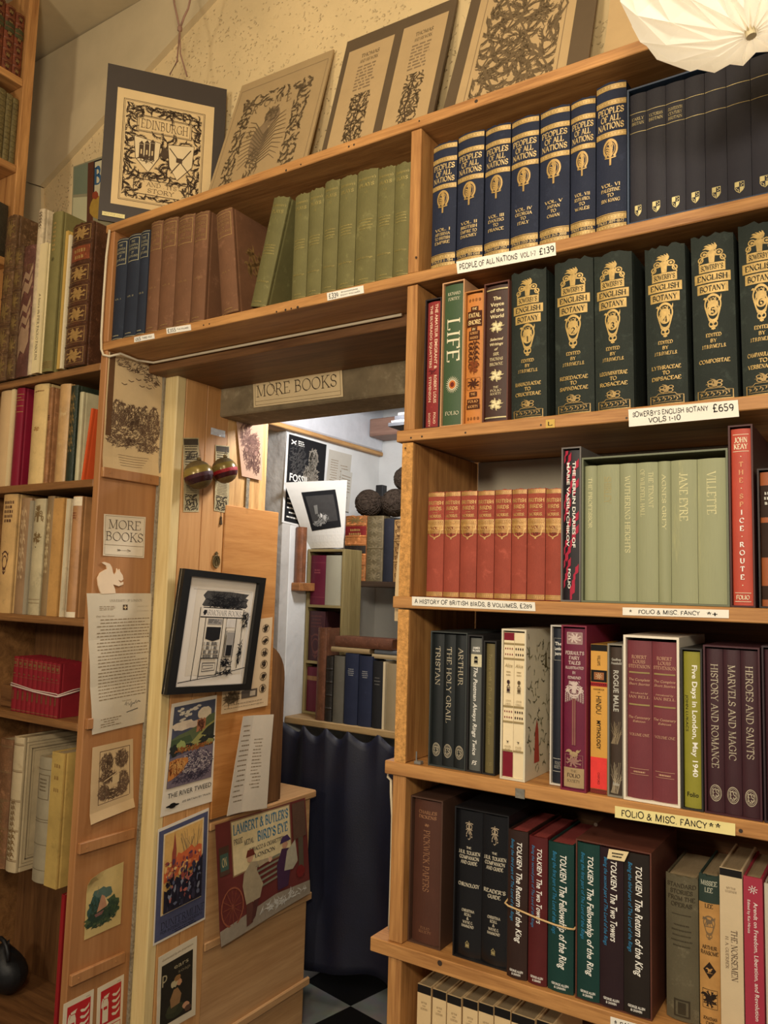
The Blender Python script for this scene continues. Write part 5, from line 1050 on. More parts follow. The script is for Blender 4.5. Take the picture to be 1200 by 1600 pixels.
b = MB(); b.grid(lambda u, v: ((-1.325+.06*math.sin(PI*v)**.6*math.cos(2*PI*u)), .10+.05*math.sin(PI*v)**.6*math.sin(2*PI*u), -.0+.3105+.13*v*(1-.12*math.sin(2*PI*u+1))), 20, 10)
hb = empty('handbag', (-1.30, .10, .3105), 'black bag sitting on the dark low shelf of the corner case', 'bag'); x = b.build('bag_body', noise_mat('leather', (22, 22, 24), .5, .4, .2, 10, .5, 60), hb, (-1.30, .10, .3105), True)
MB().tube([(-.02+.04*math.cos(t*PI/8), -.03, .11+.05*math.sin(t*PI/8)) for t in range(9)], .006, 8).build('strap', noise_mat('leather', (22, 22, 24), .5, .4, .2, 10, .5, 60), hb, (0, 0, 0), True)
Qz = Row(LZ['l6']+.010, .02, .15)
Qz.book(81, 86, 1392, card((150, 30, 34)), 'red edged folder standing in the dark gap by the bookcase end', None, flat=True)
# tooled leather books of the side bookcase, spines towards the room
def sidebook(y0, y1, z, H, mat, label, dec, D=.16, **k): return book((SX-.010, (y0+y1)/2, z+.0005), y1-y0-.0006, H, D, mat, label, dec, turn=90, **k)
rl = leather((112, 56, 34), .3); g = 'tooled red brown books up on the side case'
def d_tool(s):
    for k in range(6): z = .08+.165*k; s.band(z-.07, z-.066, DG); s.band(z+.066, z+.07, DG); s.emb('drop', z, .7, .12, ink((60, 26, 18))); s.emb('quatre', z, .5, .06, DG)
    s.band(.60, .74, leather((60, 60, 34)), part='title_label')
Z3 = 3.010+.012; Z2 = 2.724+.012; Z1 = 2.42+.012
for i, (a, b_) in enumerate(((-.130, -.095), (-.094, -.057), (-.056, -.014), (-.013, .020), (.021, .050))): sidebook(a, b_, Z3, .235-.006*i, rl, ['red brown tooled book up on the side case, hidden at the frame edge', 'red brown tooled book, fourth from the end panel of the side case', 'red brown tooled book, third from the end panel of the side case', 'red brown tooled book, second from the end panel of the side case', 'red brown tooled book touching the end panel of the side case'][i], d_tool, group=g, ribs=bands(5))
gl2 = leather((104, 90, 54), .4); g = 'tooled olive books up on the side case'
def d_tool2(s):
    for k in range(12): s.emb('drop', .05+.082*k, .8, .07, gilt((150, 134, 80))); s.band(.088+.082*k, .092+.082*k, ink((60, 50, 30)))
for i, (a, b_) in enumerate(((-.09, -.056), (-.055, -.022), (-.021, .010), (.011, .031), (.032, .051))): sidebook(a, b_, Z2, .232-.004*i, gl2, ['olive leather book of the side case, at the frame edge', 'olive leather book, fourth from the end panel of the side case', 'olive leather book, third from the end panel of the side case', 'olive leather book, second from the end panel of the side case', 'olive leather book touching the end panel of the side case'][i], d_tool2, group=g)
sidebook(-.04, .046, Z1, .17, leather((54, 48, 36), .3), 'dark thick book on the lowest shelf of the side case', None)
# ---------------------------------------------------------------- pictures above the bookcase
SEP = ink((78, 62, 46)); SEP2 = ink((138, 116, 86)); SEP3 = ink((112, 94, 68)); OLDP = paper((214, 186, 136)); OLDP2 = paper((188, 160, 116))
MOUNT = card((62, 54, 48)); MOUNT2 = card((96, 80, 60))
c = [Vector((-1.036, .022, 2.886)), Vector((-.832, .278, 2.886)), Vector((-.832, .278, 2.432)), Vector((-1.036, .022, 2.432))]
s = Sheet('hanging_print', 'dark mounted EDINBURGH print hanging on a cord over the end of the top board', 'print', c, MOUNT, th=.006)
s.rect(.09, .90, .115, .86, OLDP, 'paper')
s.frame(.145, .825, .15, .80, SEP, .005); s.frame(.157, .813, .158, .792, SEP, .003)
s.foliage(.17, .80, .17, .78, SEP, 380, .085, 2, lambda u, v: not (.26 < u < .72 and .60 < v < .72) and not (.26 < u < .72 and .20 < v < .31) and not (.24 < u < .47 and .36 < v < .58) and not (.53 < u < .74 and .34 < v < .56), 4, fat=.16)
s.frame(.26, .72, .605, .715, SEP, .006); s.frame(.275, .705, .613, .707, SEP, .003); s.text('EDINBURGH', .49, .66, .39, .055, SEP, 'light')
s.frame(.26, .72, .205, .305, SEP, .006); s.text('AND · ITS'.replace('·', '.'), .49, .275, .25, .026, SEP, 'light'); s.text('STORY', .49, .235, .22, .026, SEP, 'light'); s.hatch([(.30, .255, .03, .03, 20, .8), (.68, .255, .03, .03, 20, 2.2)], SEP, 3, w=.008, l=.04)
for x0, sg in ((.355, 1), (.635, -1)):
    y0 = .47 if sg > 0 else .45
    sh = [(x0-.11, y0+.10), (x0+.11, y0+.10-.02*sg), (x0+.10, y0-.02), (x0+.02*sg, y0-.12), (x0-.09, y0-.04)]
    s.poly(sh[::-1], paper((222, 200, 156))); s.line(sh+[sh[0]], .006, SEP)
for k in range(3):
    x = .31+.045*k; s.poly([(x-.018, .43), (x+.018, .43), (x+.018, .52+.01*k), (x-.018, .52+.01*k)], SEP); s.poly([(x-.024, .522+.01*k), (x+.024, .522+.01*k), (x, .545+.01*k)], SEP); s.rect(x-.006, x+.006, .46, .49, OLDP)
s.hatch([(.36, .43, .07, .02, 30, 0)], SEP, 8, l=.05); s.line([(.54, .53), (.73, .37)], .008, SEP); s.line([(.72, .54), (.56, .37)], .008, SEP); s.rect(.60, .65, .445, .475, SEP); s.blob(.50, .49, .04, .035, SEP, seed=4, rough=.4)
s.rect(.03, .21, .03, .055, paper((226, 212, 150)), 'small_tag'); s.text('NOT FOR SALE', .12, .042, .15, .011, SEP, 'thin'); s.done()
cm = MB(); p = at(278, 122, 1, .155); q = at(281, 45, 1, .155)
cm.tube([(p.x-.02, p.y-.012, 2.888), (p.x-.008, p.y, 2.93), tuple(q)], .0022, 6).tube([(p.x+.015, p.y+.02, 2.888), (p.x+.004, p.y, 2.95), tuple(q)], .0022, 6)
cm.lathe([(.001, -.010), (.007, -.005), (.007, .004), (.001, .010)], 10, tuple(q)).tube([tuple(q), (q.x-.03, q.y, q.z+.09), (q.x-.07, q.y, CEIL-.001)], .003, 6).tube([tuple(q), (q.x+.015, q.y, q.z+.03), (q.x+.03, q.y, q.z+.05), (q.x+.10, q.y, CEIL-.001)], .003, 6)
tag(cm.build('picture_string', noise_mat('cord', (150, 116, 96), .8, .2, .2, 60, .4, 400), None, tuple(q), True), 'knotted brown cord from the ceiling, holding up the dark mounted print', 'cord')
s = Sheet('wall_poster', 'old colour poster with a blue B, half hidden behind the hanging print', 'poster', onY(.298, (120, 263), (200, 235), (200, 365), (117, 352)), paper((150, 142, 110)), lift=.013)
s.rect(.02, .30, .5, .98, paper((120, 128, 104))); s.rect(.02, .30, .02, .45, paper((196, 190, 150))); s.rect(.30, .42, .02, .97, ink((96, 58, 40))); s.rect(.42, .98, .35, .97, paper((206, 196, 160))); s.text('B', .50, .74, .13, .24, ink((60, 96, 130)), 'bold'); s.frame(.42, .98, .35, .97, ink((40, 40, 44)), .02); s.blob(.5, .28, .14, .18, ink((176, 140, 60)), seed=2); s.blob(.46, .46, .06, .06, ink((150, 70, 44)), seed=3); s.done()
def lean_pts(TL, TRp, BR, BL, yt=.292, yb=.20):            # corners of a board standing on the top board, leaning on the wall
    zb = Z['top']+.001; out = [at(*TL, 1, yt), at(*TRp, 1, yt)]
    for top, low in ((TRp, BR), (TL, BL)):
        d = (low[0]-top[0], low[1]-top[1]); a, b = .3, 3.0
        for _ in range(40):
            m = (a+b)/2
            if at(top[0]+d[0]*m, top[1]+d[1]*m, 1, yb).z > zb: a = m
            else: b = m
        p = at(top[0]+d[0]*a, top[1]+d[1]*a, 1, yb); out.append(Vector((p.x, yb, zb)))
    return out
s = Sheet('leaning_print', 'pale print with an eagle and scattered letters, leaning next to the hanging one', 'print', lean_pts((380, 136), (523, 79), (482, 245), (328, 297)), paper((176, 150, 108)), th=.005, lift=0)
s.frame(.03, .97, .02, .95, SEP2, .004)
s.foliage(.70, .86, .10, .86, SEP3, 80, .085, 5, None, 3); s.foliage(.10, .24, .10, .86, SEP3, 70, .085, 6, None, 3); s.foliage(.12, .86, .80, .88, SEP3, 20, .09, 7); s.foliage(.14, .86, .03, .12, SEP3, 24, .10, 9)
s.blob(.42, .55, .09, .12, SEP2, seed=1); s.blob(.50, .70, .08, .06, SEP2, seed=9)
for k in range(11):
    for sg in (-1, 1): s.line([(.46, .40+.018*k), (.46+sg*.12, .44+.024*k), (.46+sg*(.24-.010*abs(k-5)), .40+.030*k)], .011, SEP3, taper=True)
s.hatch([(.42, .40, .07, .12, 60, 1.5), (.5, .71, .07, .05, 40, .8)], SEP3, 5, l=.06, w=.008)
for t, u, v, r in (('R', .28, .78, -8), ('O', .40, .80, 0), ('M', .52, .80, 4), ('E', .64, .78, 8), ('&', .30, .62, 0), ('ITS', .30, .30, -20), ('STORY', .60, .24, 14), ('BY', .46, .16, 0)): s.text(t, u, v, None, .046, SEP3, 'light', r)
s.done()
s = Sheet('leaning_print', 'dark mount with two tall narrow prints side by side, leaning on the wall', 'print', lean_pts((545, 68), (717, -2), (680, 173), (505, 237)), MOUNT2, th=.006, lift=0)
for u0, u1, sd in ((.05, .48, 11), (.56, .95, 14)):
    s.rect(u0, u1, .02, .93 if u0 > .5 else .92, OLDP2, 'paper'); w = u1-u0; a, b = u0+w*.30, u0+w*.74
    s.text('THOMAS', (a+b)/2, .86, w*.40, .022, SEP3, 'bold'); s.text('AND HIS WORK', (a+b)/2, .825, w*.40, .02, SEP3, 'bold'); s.lines(a, b, .64, .80, 8, SEP2, sd, .5, gaps=False); s.foliage(a, b, .06, .62, SEP3, 150, .07, sd, None, 3); s.line([((a+b)/2-.01, .06), ((a+b)/2+.03, .25), ((a+b)/2-.03, .42), ((a+b)/2, .6)], .010, SEP)
s.done()
s = Sheet('leaning_print', 'large leafy scroll print on a dark mount, last in view before the lamp shade', 'print', lean_pts((758, -75), (953, -135), (922, 87), (697, 163)), MOUNT2, th=.006, lift=0)
s.rect(.09, .86, .02, .97, OLDP2, 'paper'); s.frame(.15, .80, .05, .95, SEP2, .006); s.foliage(.18, .77, .06, .93, SEP3, 210, .15, 21, None, 4, fat=.2)
for x0, dr in ((.3, 1), (.55, -1), (.7, 1)): s.line([(x0, .08), (x0+.1*dr, .25), (x0-.06*dr, .42), (x0+.1*dr, .6), (x0-.04*dr, .78), (x0+.03, .92)], .016, SEP3)
s.done()
s = Sheet('leaning_board', 'plain pale board behind the leafy scroll print, next to the lamp shade', 'board', lean_pts((966, -90), (1100, -140), (1060, 50), (945, 78), .296, .25), paper((196, 166, 120)), th=.004, lift=0); s.done()
# ---------------------------------------------------------------- papers on the bookcase end beside the doorway
E1 = ink((108, 84, 64)); P1 = paper((212, 184, 138))
curl = lambda a, b: (lambda u, v: a*(abs(u-.5)*2)**4*(1 if v < .5 else .4)+b*max(0, .15-v)**1.5)
s = Sheet('engraving', 'brown engraving of a robed crowd under a leafy bough, topmost beside the doorway', 'engraving', [Vector((KX, .004, 2.044)), Vector((KX, .183, 2.044)), at(250, 746, 0, KX), Vector((KX, .003, at(153, 735, 0, KX).z))], P1, curl(.003, .1))
s.rect(.02, .12, .3, 1, ink((104, 74, 48)), 'print'); s.hatch([(.55, .94, .4, .05, 120, .2), (.8, .86, .15, .06, 60, -.5)], E1, 1, w=.010, l=.09)
for u, v in ((.55, .83), (.42, .80), (.62, .78), (.75, .78), (.3, .76)): s.line([(u-.05, v+.01), (u, v), (u+.05, v+.012)], .012, E1)
s.hatch([(.22, .50, .13, .12, 260, 1.4), (.45, .50, .14, .10, 240, 1.2), (.66, .48, .12, .12, 240, 1.5), (.85, .46, .11, .16, 260, 1.5), (.5, .36, .42, .10, 420, .4), (.3, .27, .25, .05, 160, .1), (.75, .25, .2, .05, 140, .2)], E1, 2, w=.009, l=.08)
for u, v in ((.18, .60), (.32, .58), (.46, .57), (.58, .58), (.70, .60), (.86, .60)): s.blob(u, v, .03, .022, E1, seed=int(u*50)); s.blob(u+.015, v-.01, .018, .012, P1, seed=3)
for k in range(5): s.line([(.25+.01*k, .155-.022*k), (.5, .15-.022*k), (.78-.03*k, .153-.022*k)], .004, E1)
s.done()
s = Sheet('paper_sign', 'square white MORE BOOKS sign with an arrow, above the wooden squirrel', 'sign', onX(KX, (162, 803), (227, 808), (224, 872), (160, 868)), paper((224, 208, 180)), curl(.0015, 0))
s.text('MORE', .5, .77, .78, .21, SEP, 'light'); s.text('BOOKS', .5, .48, .90, .21, SEP, 'light'); s.line([(.02, .27), (.98, .27)], .008, SEP2); s.text('>', .5, .15, .46, .12, SEP, 'light'); s.frame(.03, .97, .03, .97, SEP2, .006); s.done()
sq = [(155, 924), (152, 914), (151, 903), (155, 895), (163, 890), (166, 889), (165, 884), (160, 881), (158, 879), (162, 878), (170, 881), (173, 886), (175, 895), (177, 898), (180, 894), (181, 888), (183, 892), (185, 889), (186, 893), (190, 899), (191, 905), (188, 908), (183, 906), (187, 911), (191, 909), (191, 913), (184, 916), (175, 913), (178, 920), (179, 927), (157, 928)]
pts = [at(a, b, 0, KX) for a, b in sq]; sqm = MB().prism([(p.y, p.z) for p in pts], lambda y, z, h: (KX+.0006+h, y, z), .004)
tag(sqm.build('squirrel_cutout', card((232, 206, 172)), None, (KX, sum(p.y for p in pts)/len(pts), sum(p.z for p in pts)/len(pts))), 'pale wooden squirrel cut-out perched on top of the typed letter', 'ornament')
s = Sheet('typed_letter', 'long creased typed letter with a small crest at its head, pinned beside the doorway', 'letter', onX(KX+.0012, (135, 927), (241, 927), (230, 1127), (143, 1148)), paper((206, 192, 166)), lambda u, v: .004*abs(math.sin(3*PI*v))*.6+.012*max(0, .3-u)*max(0, .35-v)+.003*u, (10, 24))
s.text('UNIVERSITY OF LONDON', .55, .945, .48, .016, SEP, 'light'); s.rect(.50, .57, .875, .915, SEP); s.line([(.51, .895), (.56, .895)], .012, P1); s.line([(.535, .88), (.535, .91)], .012, P1); s.lines(.16, .40, .875, .91, 3, SEP2, 3, .3, gaps=False); s.text('JANUARY 1953', .80, .90, .17, .009, SEP2, 'thin'); s.text('11TH NOVEMBER', .80, .865, .18, .008, SEP2, 'thin')
s.text('Dear Herr Graves', .24, .835, .26, .012, SEP2, 'ital'); s.lines(.12, .93, .22, .82, 25, SEP2, 5, .24); s.text('Yours sincerely', .58, .20, .16, .01, SEP2, 'ital')
for q in ([(.55, .165), (.57, .19), (.58, .16), (.60, .18), (.62, .16), (.66, .185), (.65, .14), (.68, .17), (.72, .165)], [(.72, .17), (.74, .19), (.75, .165), (.78, .18), (.82, .17)], [(.58, .11), (.78, .125)]): s.line(q, .008, ink((30, 30, 40)))
s.lines(.14, .50, .03, .10, 4, SEP2, 9, .3); s.done()
s = Sheet('engraving', 'small torn brown engraving of a crowded hall, below the typed letter', 'engraving', onX(KX, (144, 1168), (207, 1154), (207, 1260), (138, 1288)), paper((204, 174, 130)), curl(.002, .12))
s.frame(.18, .92, .20, .92, E1, .012); s.hatch([(.35, .75, .16, .12, 240, 1.3), (.72, .76, .16, .12, 240, 1.3), (.4, .55, .2, .08, 200, .3), (.3, .36, .12, .10, 180, 1.5), (.76, .42, .13, .16, 220, 1.5), (.55, .30, .3, .07, 240, .1)], E1, 6, w=.012, l=.10); s.poly([(.50, .42), (.66, .44), (.66, .56), (.50, .54)], P1); s.line([(.3, .5), (.82, .62)], .02, P1); s.done()
s = Sheet('watercolour', 'small stained watercolour of a hut among dark green bushes, with a curled corner', 'watercolour', onX(KX, (136, 1372), (192, 1346), (187, 1443), (131, 1469)), paper((198, 172, 112), .2), lambda u, v: .012*max(0, v-.85)*max(0, .4-u)*20+.002*u*u)
for (u, v, a, b, c_) in ((.42, .62, .26, .12, (84, 104, 92)), (.25, .45, .18, .18, (58, 84, 76)), (.65, .40, .26, .13, (66, 84, 58)), (.45, .27, .42, .13, (78, 90, 58)), (.3, .3, .2, .08, (44, 62, 52)), (.7, .28, .2, .08, (60, 76, 50))): s.blob(u, v, a, b, ink(c_), seed=int(u*90), rough=.25, n=22)
s.hatch([(.3, .4, .25, .2, 120, 1.2), (.65, .34, .25, .12, 120, .8), (.45, .2, .4, .08, 120, .2)], ink((50, 66, 50)), 4, w=.02, l=.12); s.poly([(.30, .36), (.58, .40), (.50, .58), (.42, .62)], ink((176, 128, 96))); s.poly([(.50, .58), (.62, .44), (.58, .40)], ink((206, 180, 130))); s.poly([(.24, .34), (.5, .36), (.45, .30), (.28, .29)], ink((120, 84, 76))); s.line([(.3, .66), (.32, .78)], .01, SEP2); s.done()
# ---------------------------------------------------------------- fire signs
FR = noise_mat('sign_print', (186, 34, 38), .4, .4, .06, 20, 0); FW = noise_mat('sign_print', (222, 206, 176), .4, .4, .05, 20, 0)
def fire(pts, label, first):
    s = Sheet('fire_sign', label, 'sign', onX(KX, *pts), FW, th=.0016, group='red and white extinguisher signs'); z = .36
    s.rect(.12, .90, .46, .93, FR, 'panel')
    s.poly([(.20, .49), (.42, .49), (.42, .74), (.38, .80), (.24, .80), (.20, .74)], FW); s.rect(.24, .38, .66, .70, FR, 'panel'); s.poly([(.25, .81), (.40, .81), (.42, .84), (.46, .86), (.24, .84)], FW); s.line([(.22, .82), (.18, .78), (.17, .70)], .05, FW)
    for k in range(4): y = .54+.085*k; s.poly([(.55, y+.02), (.60, y-.01), (.72, y-.02), (.84, y+.02), (.86, y+.07), (.80, y+.035), (.70, y+.015), (.60, y+.03)], FW)
    s.text('CA92', .80, .955, .14, .014, BLK, 'sans'); s.rect(.08, .92, .335, .425, FR, 'panel'); s.rect(.10, .90, .345, .415, FW, 'panel'); s.text('Powder', .5, .38, .6, .036, FR, 'itab'); s.rect(.08, .92, .05, .31, ink((84, 140, 92)), 'panel'); s.rect(.11, .89, .065, .295, FW, 'panel'); s.text('Use on', .5, .23, .5, .04, ink((60, 110, 80)), 'ital'); s.done()
fire(((99, 1569), (146, 1545), (140, 1668), (92, 1692)), 'red and white extinguisher sign nearer the corner bookcase, partly below the frame', 1)
fire(((152, 1544), (193, 1522), (188, 1640), (148, 1662)), 'red and white extinguisher sign nearer the cream post', 0)
# ---------------------------------------------------------------- things on the pine lining of the doorway
BR = noise_mat('brass', (112, 92, 54), .45, .5, .5, 60, .5, 200, metal=.5, stretch=(1, 1, 1))
def mark(cx, pts, label, tassel):
    s = Sheet('woven_bookmark', label, 'bookmark', onX(PX, *pts), noise_mat('weave', (176, 158, 116), .7, .3, .25, 80, .5, 600), lambda u, v: .003*math.sin(PI*v), group='woven bookmarks behind the baubles'); k = ink((70, 60, 44))
    s.rect(.05, .95, .90, .985, k); s.lines(.1, .9, .48, .90, 12, k, 3, .4, gaps=False); s.lines(.15, .85, .25, .44, 8, ink((110, 94, 66)), 5, .4, gaps=False); s.foliage(.08, .92, .02, .24, k, 30, .26, 4); s.foliage(.1, .9, .70, .82, k, 12, .26, 5)
    if tassel:
        p = s.P(.5, 0, 0); m = MB(); m.tube([(0, 0, 0), (.001, 0, -.012)], .0008, 5).lathe([(.001, -.012), (.0035, -.016), (.003, -.020), (.0055, -.036), (.001, -.037)], 10); o = m.build('tassel', noise_mat('cord', (70, 54, 36), .8, .2, .3, 80, .4, 400), s.o); o.location = p-s.o3
    s.done()
mark(0, ((285, 684), (310, 684), (310, 800), (286, 800)), 'woven bookmark hanging behind the maroon striped bauble', 0)
mark(0, ((336, 695), (358, 697), (356, 802), (334, 798)), 'woven bookmark with a tassel, behind the red striped bauble', 1)
def bauble(px, py, r, cols, label):
    c = at(px, py, 0, PX+r+.004); m = MB(); prof = [(r*math.sin(PI*k/24), -r*math.cos(PI*k/24)) for k in range(25)]; n = 28; mt = [noise_mat('bauble_glitter' if i in (0, 2, 4) else 'bauble_lacquer', q, (.55 if i in (0, 2, 4) else .25), .5, .5 if i in (0, 2, 4) else .05, 400 if i in (0, 2, 4) else 10, .6 if i in (0, 2, 4) else 0, 500, metal=.2) for i, q in enumerate(cols)]
    lim = (-.62, -.30, .02, .46, 2); m.lathe(prof, n)
    for q in mt: m.use(q)
    m.m = []
    for i in range(24):
        h = -math.cos(PI*(i+.5)/24); k = next(j for j, l in enumerate(lim) if h < l); m.m += [k]*n
    o = empty('bauble', c, label, 'bauble', 'striped baubles on the pine boards'); b = m.build('ball', None, o, (0, 0, 0), True); b.rotation_euler = (math.radians(12), math.radians(-14), 0)
    MB().lathe([(.001, r*1.0), (.006, r*1.0), (.006, r+.007), (.001, r+.008)], 12).build('cap', BR, o, (0, 0, 0), True)
    MB().tube([(.004*math.cos(t*PI/6), 0, r+.011+.004*math.sin(t*PI/6)) for t in range(13)]+[(0, 0, r+.03)], .0006, 5).build('loop', BR, o, (0, 0, 0), True)
bauble(310, 742, .0400, ((90, 70, 30), (52, 20, 22), (66, 18, 26), (140, 118, 58), (104, 86, 52)), 'round glittery bauble with a maroon stripe, nearer the cream post')
bauble(351, 735, .0370, ((120, 96, 52), (70, 20, 24), (158, 24, 30), (128, 108, 54), (96, 80, 48)), 'round glittery bauble with a bright red stripe, farther into the doorway')
tp = MB(); p = at(340, 676, 0, PX); tp.grid(lambda u, v: (PX+.0012+.0015*math.sin(9*u)*math.sin(7*v), p.y-.028+.058*u, p.z-.010+.02*v), 12, 5); tag(tp.build('foil_tape', FOIL, None, tuple(p)), 'crumpled silver tape above the red striped bauble', 'tape')
cr = MB(); C0 = at(337, 874, 0, PX); h = .022
cr.prism([(-.013, .010), (.013, .010), (.014, -.004), (.008, -.018), (0, -.022), (-.008, -.018), (-.014, -.004)], lambda y, z, t: (C0.x+.0006+t, C0.y+y, C0.z+z), .002)
for V, Fc in (emblem('crown'),): cr.add([(C0.x+.0042, C0.y+a*.024, C0.z-.004+b*.026) for a, b in V], Fc)
cr.tube([(C0.x+.003, C0.y+.014*math.sin(t), C0.z-.006+.017*math.cos(t)) for t in [k*PI/9 for k in range(19)]], .0016, 6); cr.prism([(-.006, .012), (.006, .012), (.002, .017), (.008, .016), (0, .023), (-.008, .016), (-.002, .017)], lambda y, z, t: (C0.x+.0006+t, C0.y+y, C0.z+z), .003)
tag(cr.build('brass_crest', BR, None, tuple(C0)), 'small dark brass crest fixed just above the framed drawing', 'crest')
hk = MB(); p = at(387, 775, 0, PX+.004); hk.box(PX+.0006+.0, PX+.004, p.y-.007, p.y+.007, p.z-.055, p.z+.055, .001); tag(hk.build('metal_strip', noise_mat('metal', (150, 138, 116), .5, .5, .5, 50, .5, 100, metal=.5, wear=.5, wearc=(60, 50, 40)), None, tuple(p)), 'narrow rusty metal strip hanging below the pink toned print', 'metal strip')
s = Sheet('print', 'pink toned print of figures by a palm, high in the doorway', 'print', onX(PX+.001, (369, 657), (411, 652), (407, 751), (376, 744)), paper((186, 150, 124)), lambda u, v: .004*(1-v)); k = ink((104, 72, 60)); k2 = ink((136, 100, 84))
s.hatch([(.3, .72, .22, .22, 160, 1.2), (.6, .55, .25, .2, 160, .8)], k2, 2, w=.03, l=.2); s.hatch([(.35, .35, .2, .2, 120, 1.4), (.7, .3, .2, .2, 120, 1.4), (.55, .62, .2, .08, 50, .3)], k, 3, w=.024, l=.2)
for a in range(7): s.line([(.55, .6), (.55+.2*math.cos(a*.5), .6+.12*math.sin(a*.5)), (.55+.34*math.cos(a*.5), .57+.10*math.sin(a*.5))], .03, k, taper=True)
s.blob(.3, .48, .07, .04, k2); s.blob(.7, .42, .07, .04, k2); s.done()
# framed ink drawing, leaning off the wall
fc = [at(284, 888, 0, PX+.024), at(411, 903, 0, PX+.036), at(387, 1077, 0, PX+.030), at(255, 1085, 0, PX+.016)]
s = Sheet('framed_drawing', 'black framed ink drawing of a shop front, tilted on the pine boards', 'picture', fc, noise_mat('paper', (226, 214, 196), .35, .4, .03, 9, 0), th=.002, lift=0); FB = noise_mat('lacquer', (20, 19, 18), .3, .5, .1, 20, .05, 60)
fr = MB().use(FB)
for u0, u1, v0, v1 in ((-.0, 1, 0, .055), (0, 1, .945, 1), (0, .085, .055, .945), (.915, 1, .055, .945)):
    q = [s.P(u, v, o) for o in (-.010, .012) for u, v in ((u0, v0), (u1, v0), (u1, v1), (u0, v1))]; fr.add(q, [(3, 2, 1, 0), (4, 5, 6, 7), (0, 1, 5, 4), (1, 2, 6, 5), (2, 3, 7, 6), (3, 0, 4, 7)])
fr.build('frame', FB, s.o, s.o3); K = ink((30, 28, 28)); K2 = noise_mat('ink', (70, 66, 62), .8, .2, .5, 30, 0); K3 = ink((150, 142, 132)); PW = noise_mat('paper', (226, 214, 196), .35, .4, .03, 9, 0)
s.rect(.20, .86, .14, .86, paper((216, 202, 180), .03), 'print')
s.poly([(.28, .72), (.30, .71), (.82, .71), (.84, .73), (.82, .76), (.84, .79), (.80, .80), (.84, .835), (.60, .845), (.32, .84), (.30, .82), (.28, .80), (.31, .77)], K2)
s.hatch([(.56, .77, .22, .045, 120, .1), (.56, .72, .22, .012, 60, 0)], K, 4, w=.008, l=.10); s.rect(.30, .78, .62, .70, PW); s.text('ARMCHAIR BOOKS', .55, .66, .44, .042, ink((110, 104, 96)), 'serif'); s.blob(.325, .655, .02, .025, K, seed=5, rough=.4); s.line([(.30, .70), (.78, .70)], .008, K); s.line([(.28, .62), (.80, .625)], .010, K)
for x, y0, y1 in ((.27, .10, .70), (.345, .11, .62), (.80, .19, .70), (.72, .20, .62), (.555, .14, .62), (.60, .18, .62)): s.line([(x, y0), (x+.006, (y0+y1)/2), (x, y1)], .007, K)
s.rect(.375, .545, .56, .61, K3); s.rect(.60, .71, .54, .61, ink((206, 196, 182))); s.lines(.38, .54, .57, .605, 3, K, 2, .4, gaps=False); s.poly([(.37, .54), (.54, .54), (.54, .44), (.46, .42), (.37, .44)], K)
r = random.Random(3)
for j in range(4):
    for i in range(6): x, y = .365+.03*i, .415-.035*j; s.rect(x, x+.024, y-.028, y, ink((200, 190, 172)) if r.random() < .5 else ink((110, 104, 96))); s.line([(x, y-.03), (x, y)], .004, K)
s.rect(.62, .71, .30, .50, K3); s.rect(.63, .70, .30, .39, K); s.line([(.61, .29), (.61, .51), (.715, .51), (.715, .29), (.61, .29)], .007, K); s.line([(.34, .28), (.55, .28), (.55, .14), (.34, .13), (.34, .28)], .008, K); s.line([(.37, .24), (.52, .24), (.52, .18), (.37, .17), (.37, .24)], .007, K); s.line([(.38, .22), (.50, .22), (.50, .20), (.38, .19), (.38, .22)], .005, K)
s.hatch([(.82, .62, .04, .08, 40, 1.2), (.80, .33, .03, .1, 40, 1.5), (.65, .24, .06, .03, 40, .2), (.64, .16, .1, .02, 30, .1)], K, 6, w=.008, l=.06); s.line([(.66, .205), (.72, .205), (.71, .15), (.67, .15), (.66, .205)], .010, K); s.line([(.12, .085), (.30, .105), (.56, .13), (.72, .165), (.90, .195)], .007, K); s.line([(.15, .845), (.5, .85), (.86, .86), (.86, .5), (.87, .12)], .003, K3)
s.done()
s = Sheet('sepia_sheet', 'torn sepia sheet of small oval portraits, sticking out behind the framed drawing', 'print', onX(PX+.0045, (352, 975), (424, 964), (416, 1102), (345, 1116)), paper((214, 184, 142)), lambda u, v: .004*u, (8, 10))
for k in range(6): v = .88-.135*k; s.line([(.86+.075*math.cos(t), v+.045*math.sin(t)) for t in [q*PI/6 for q in range(13)]], .014, SEP2); s.hatch([(.86, v, .04, .03, 22, 1.0)], SEP, k, w=.02, l=.06)
s.hatch([(.2, .16, .12, .05, 50, .2)], SEP2, 2, w=.03, l=.2); s.rect(.40, .74, .13, .22, ink((90, 76, 62))); s.rect(.58, .70, .145, .20, ink((190, 170, 140))); s.lines(.05, .9, .03, .10, 2, SEP2, 1, .2); s.done()
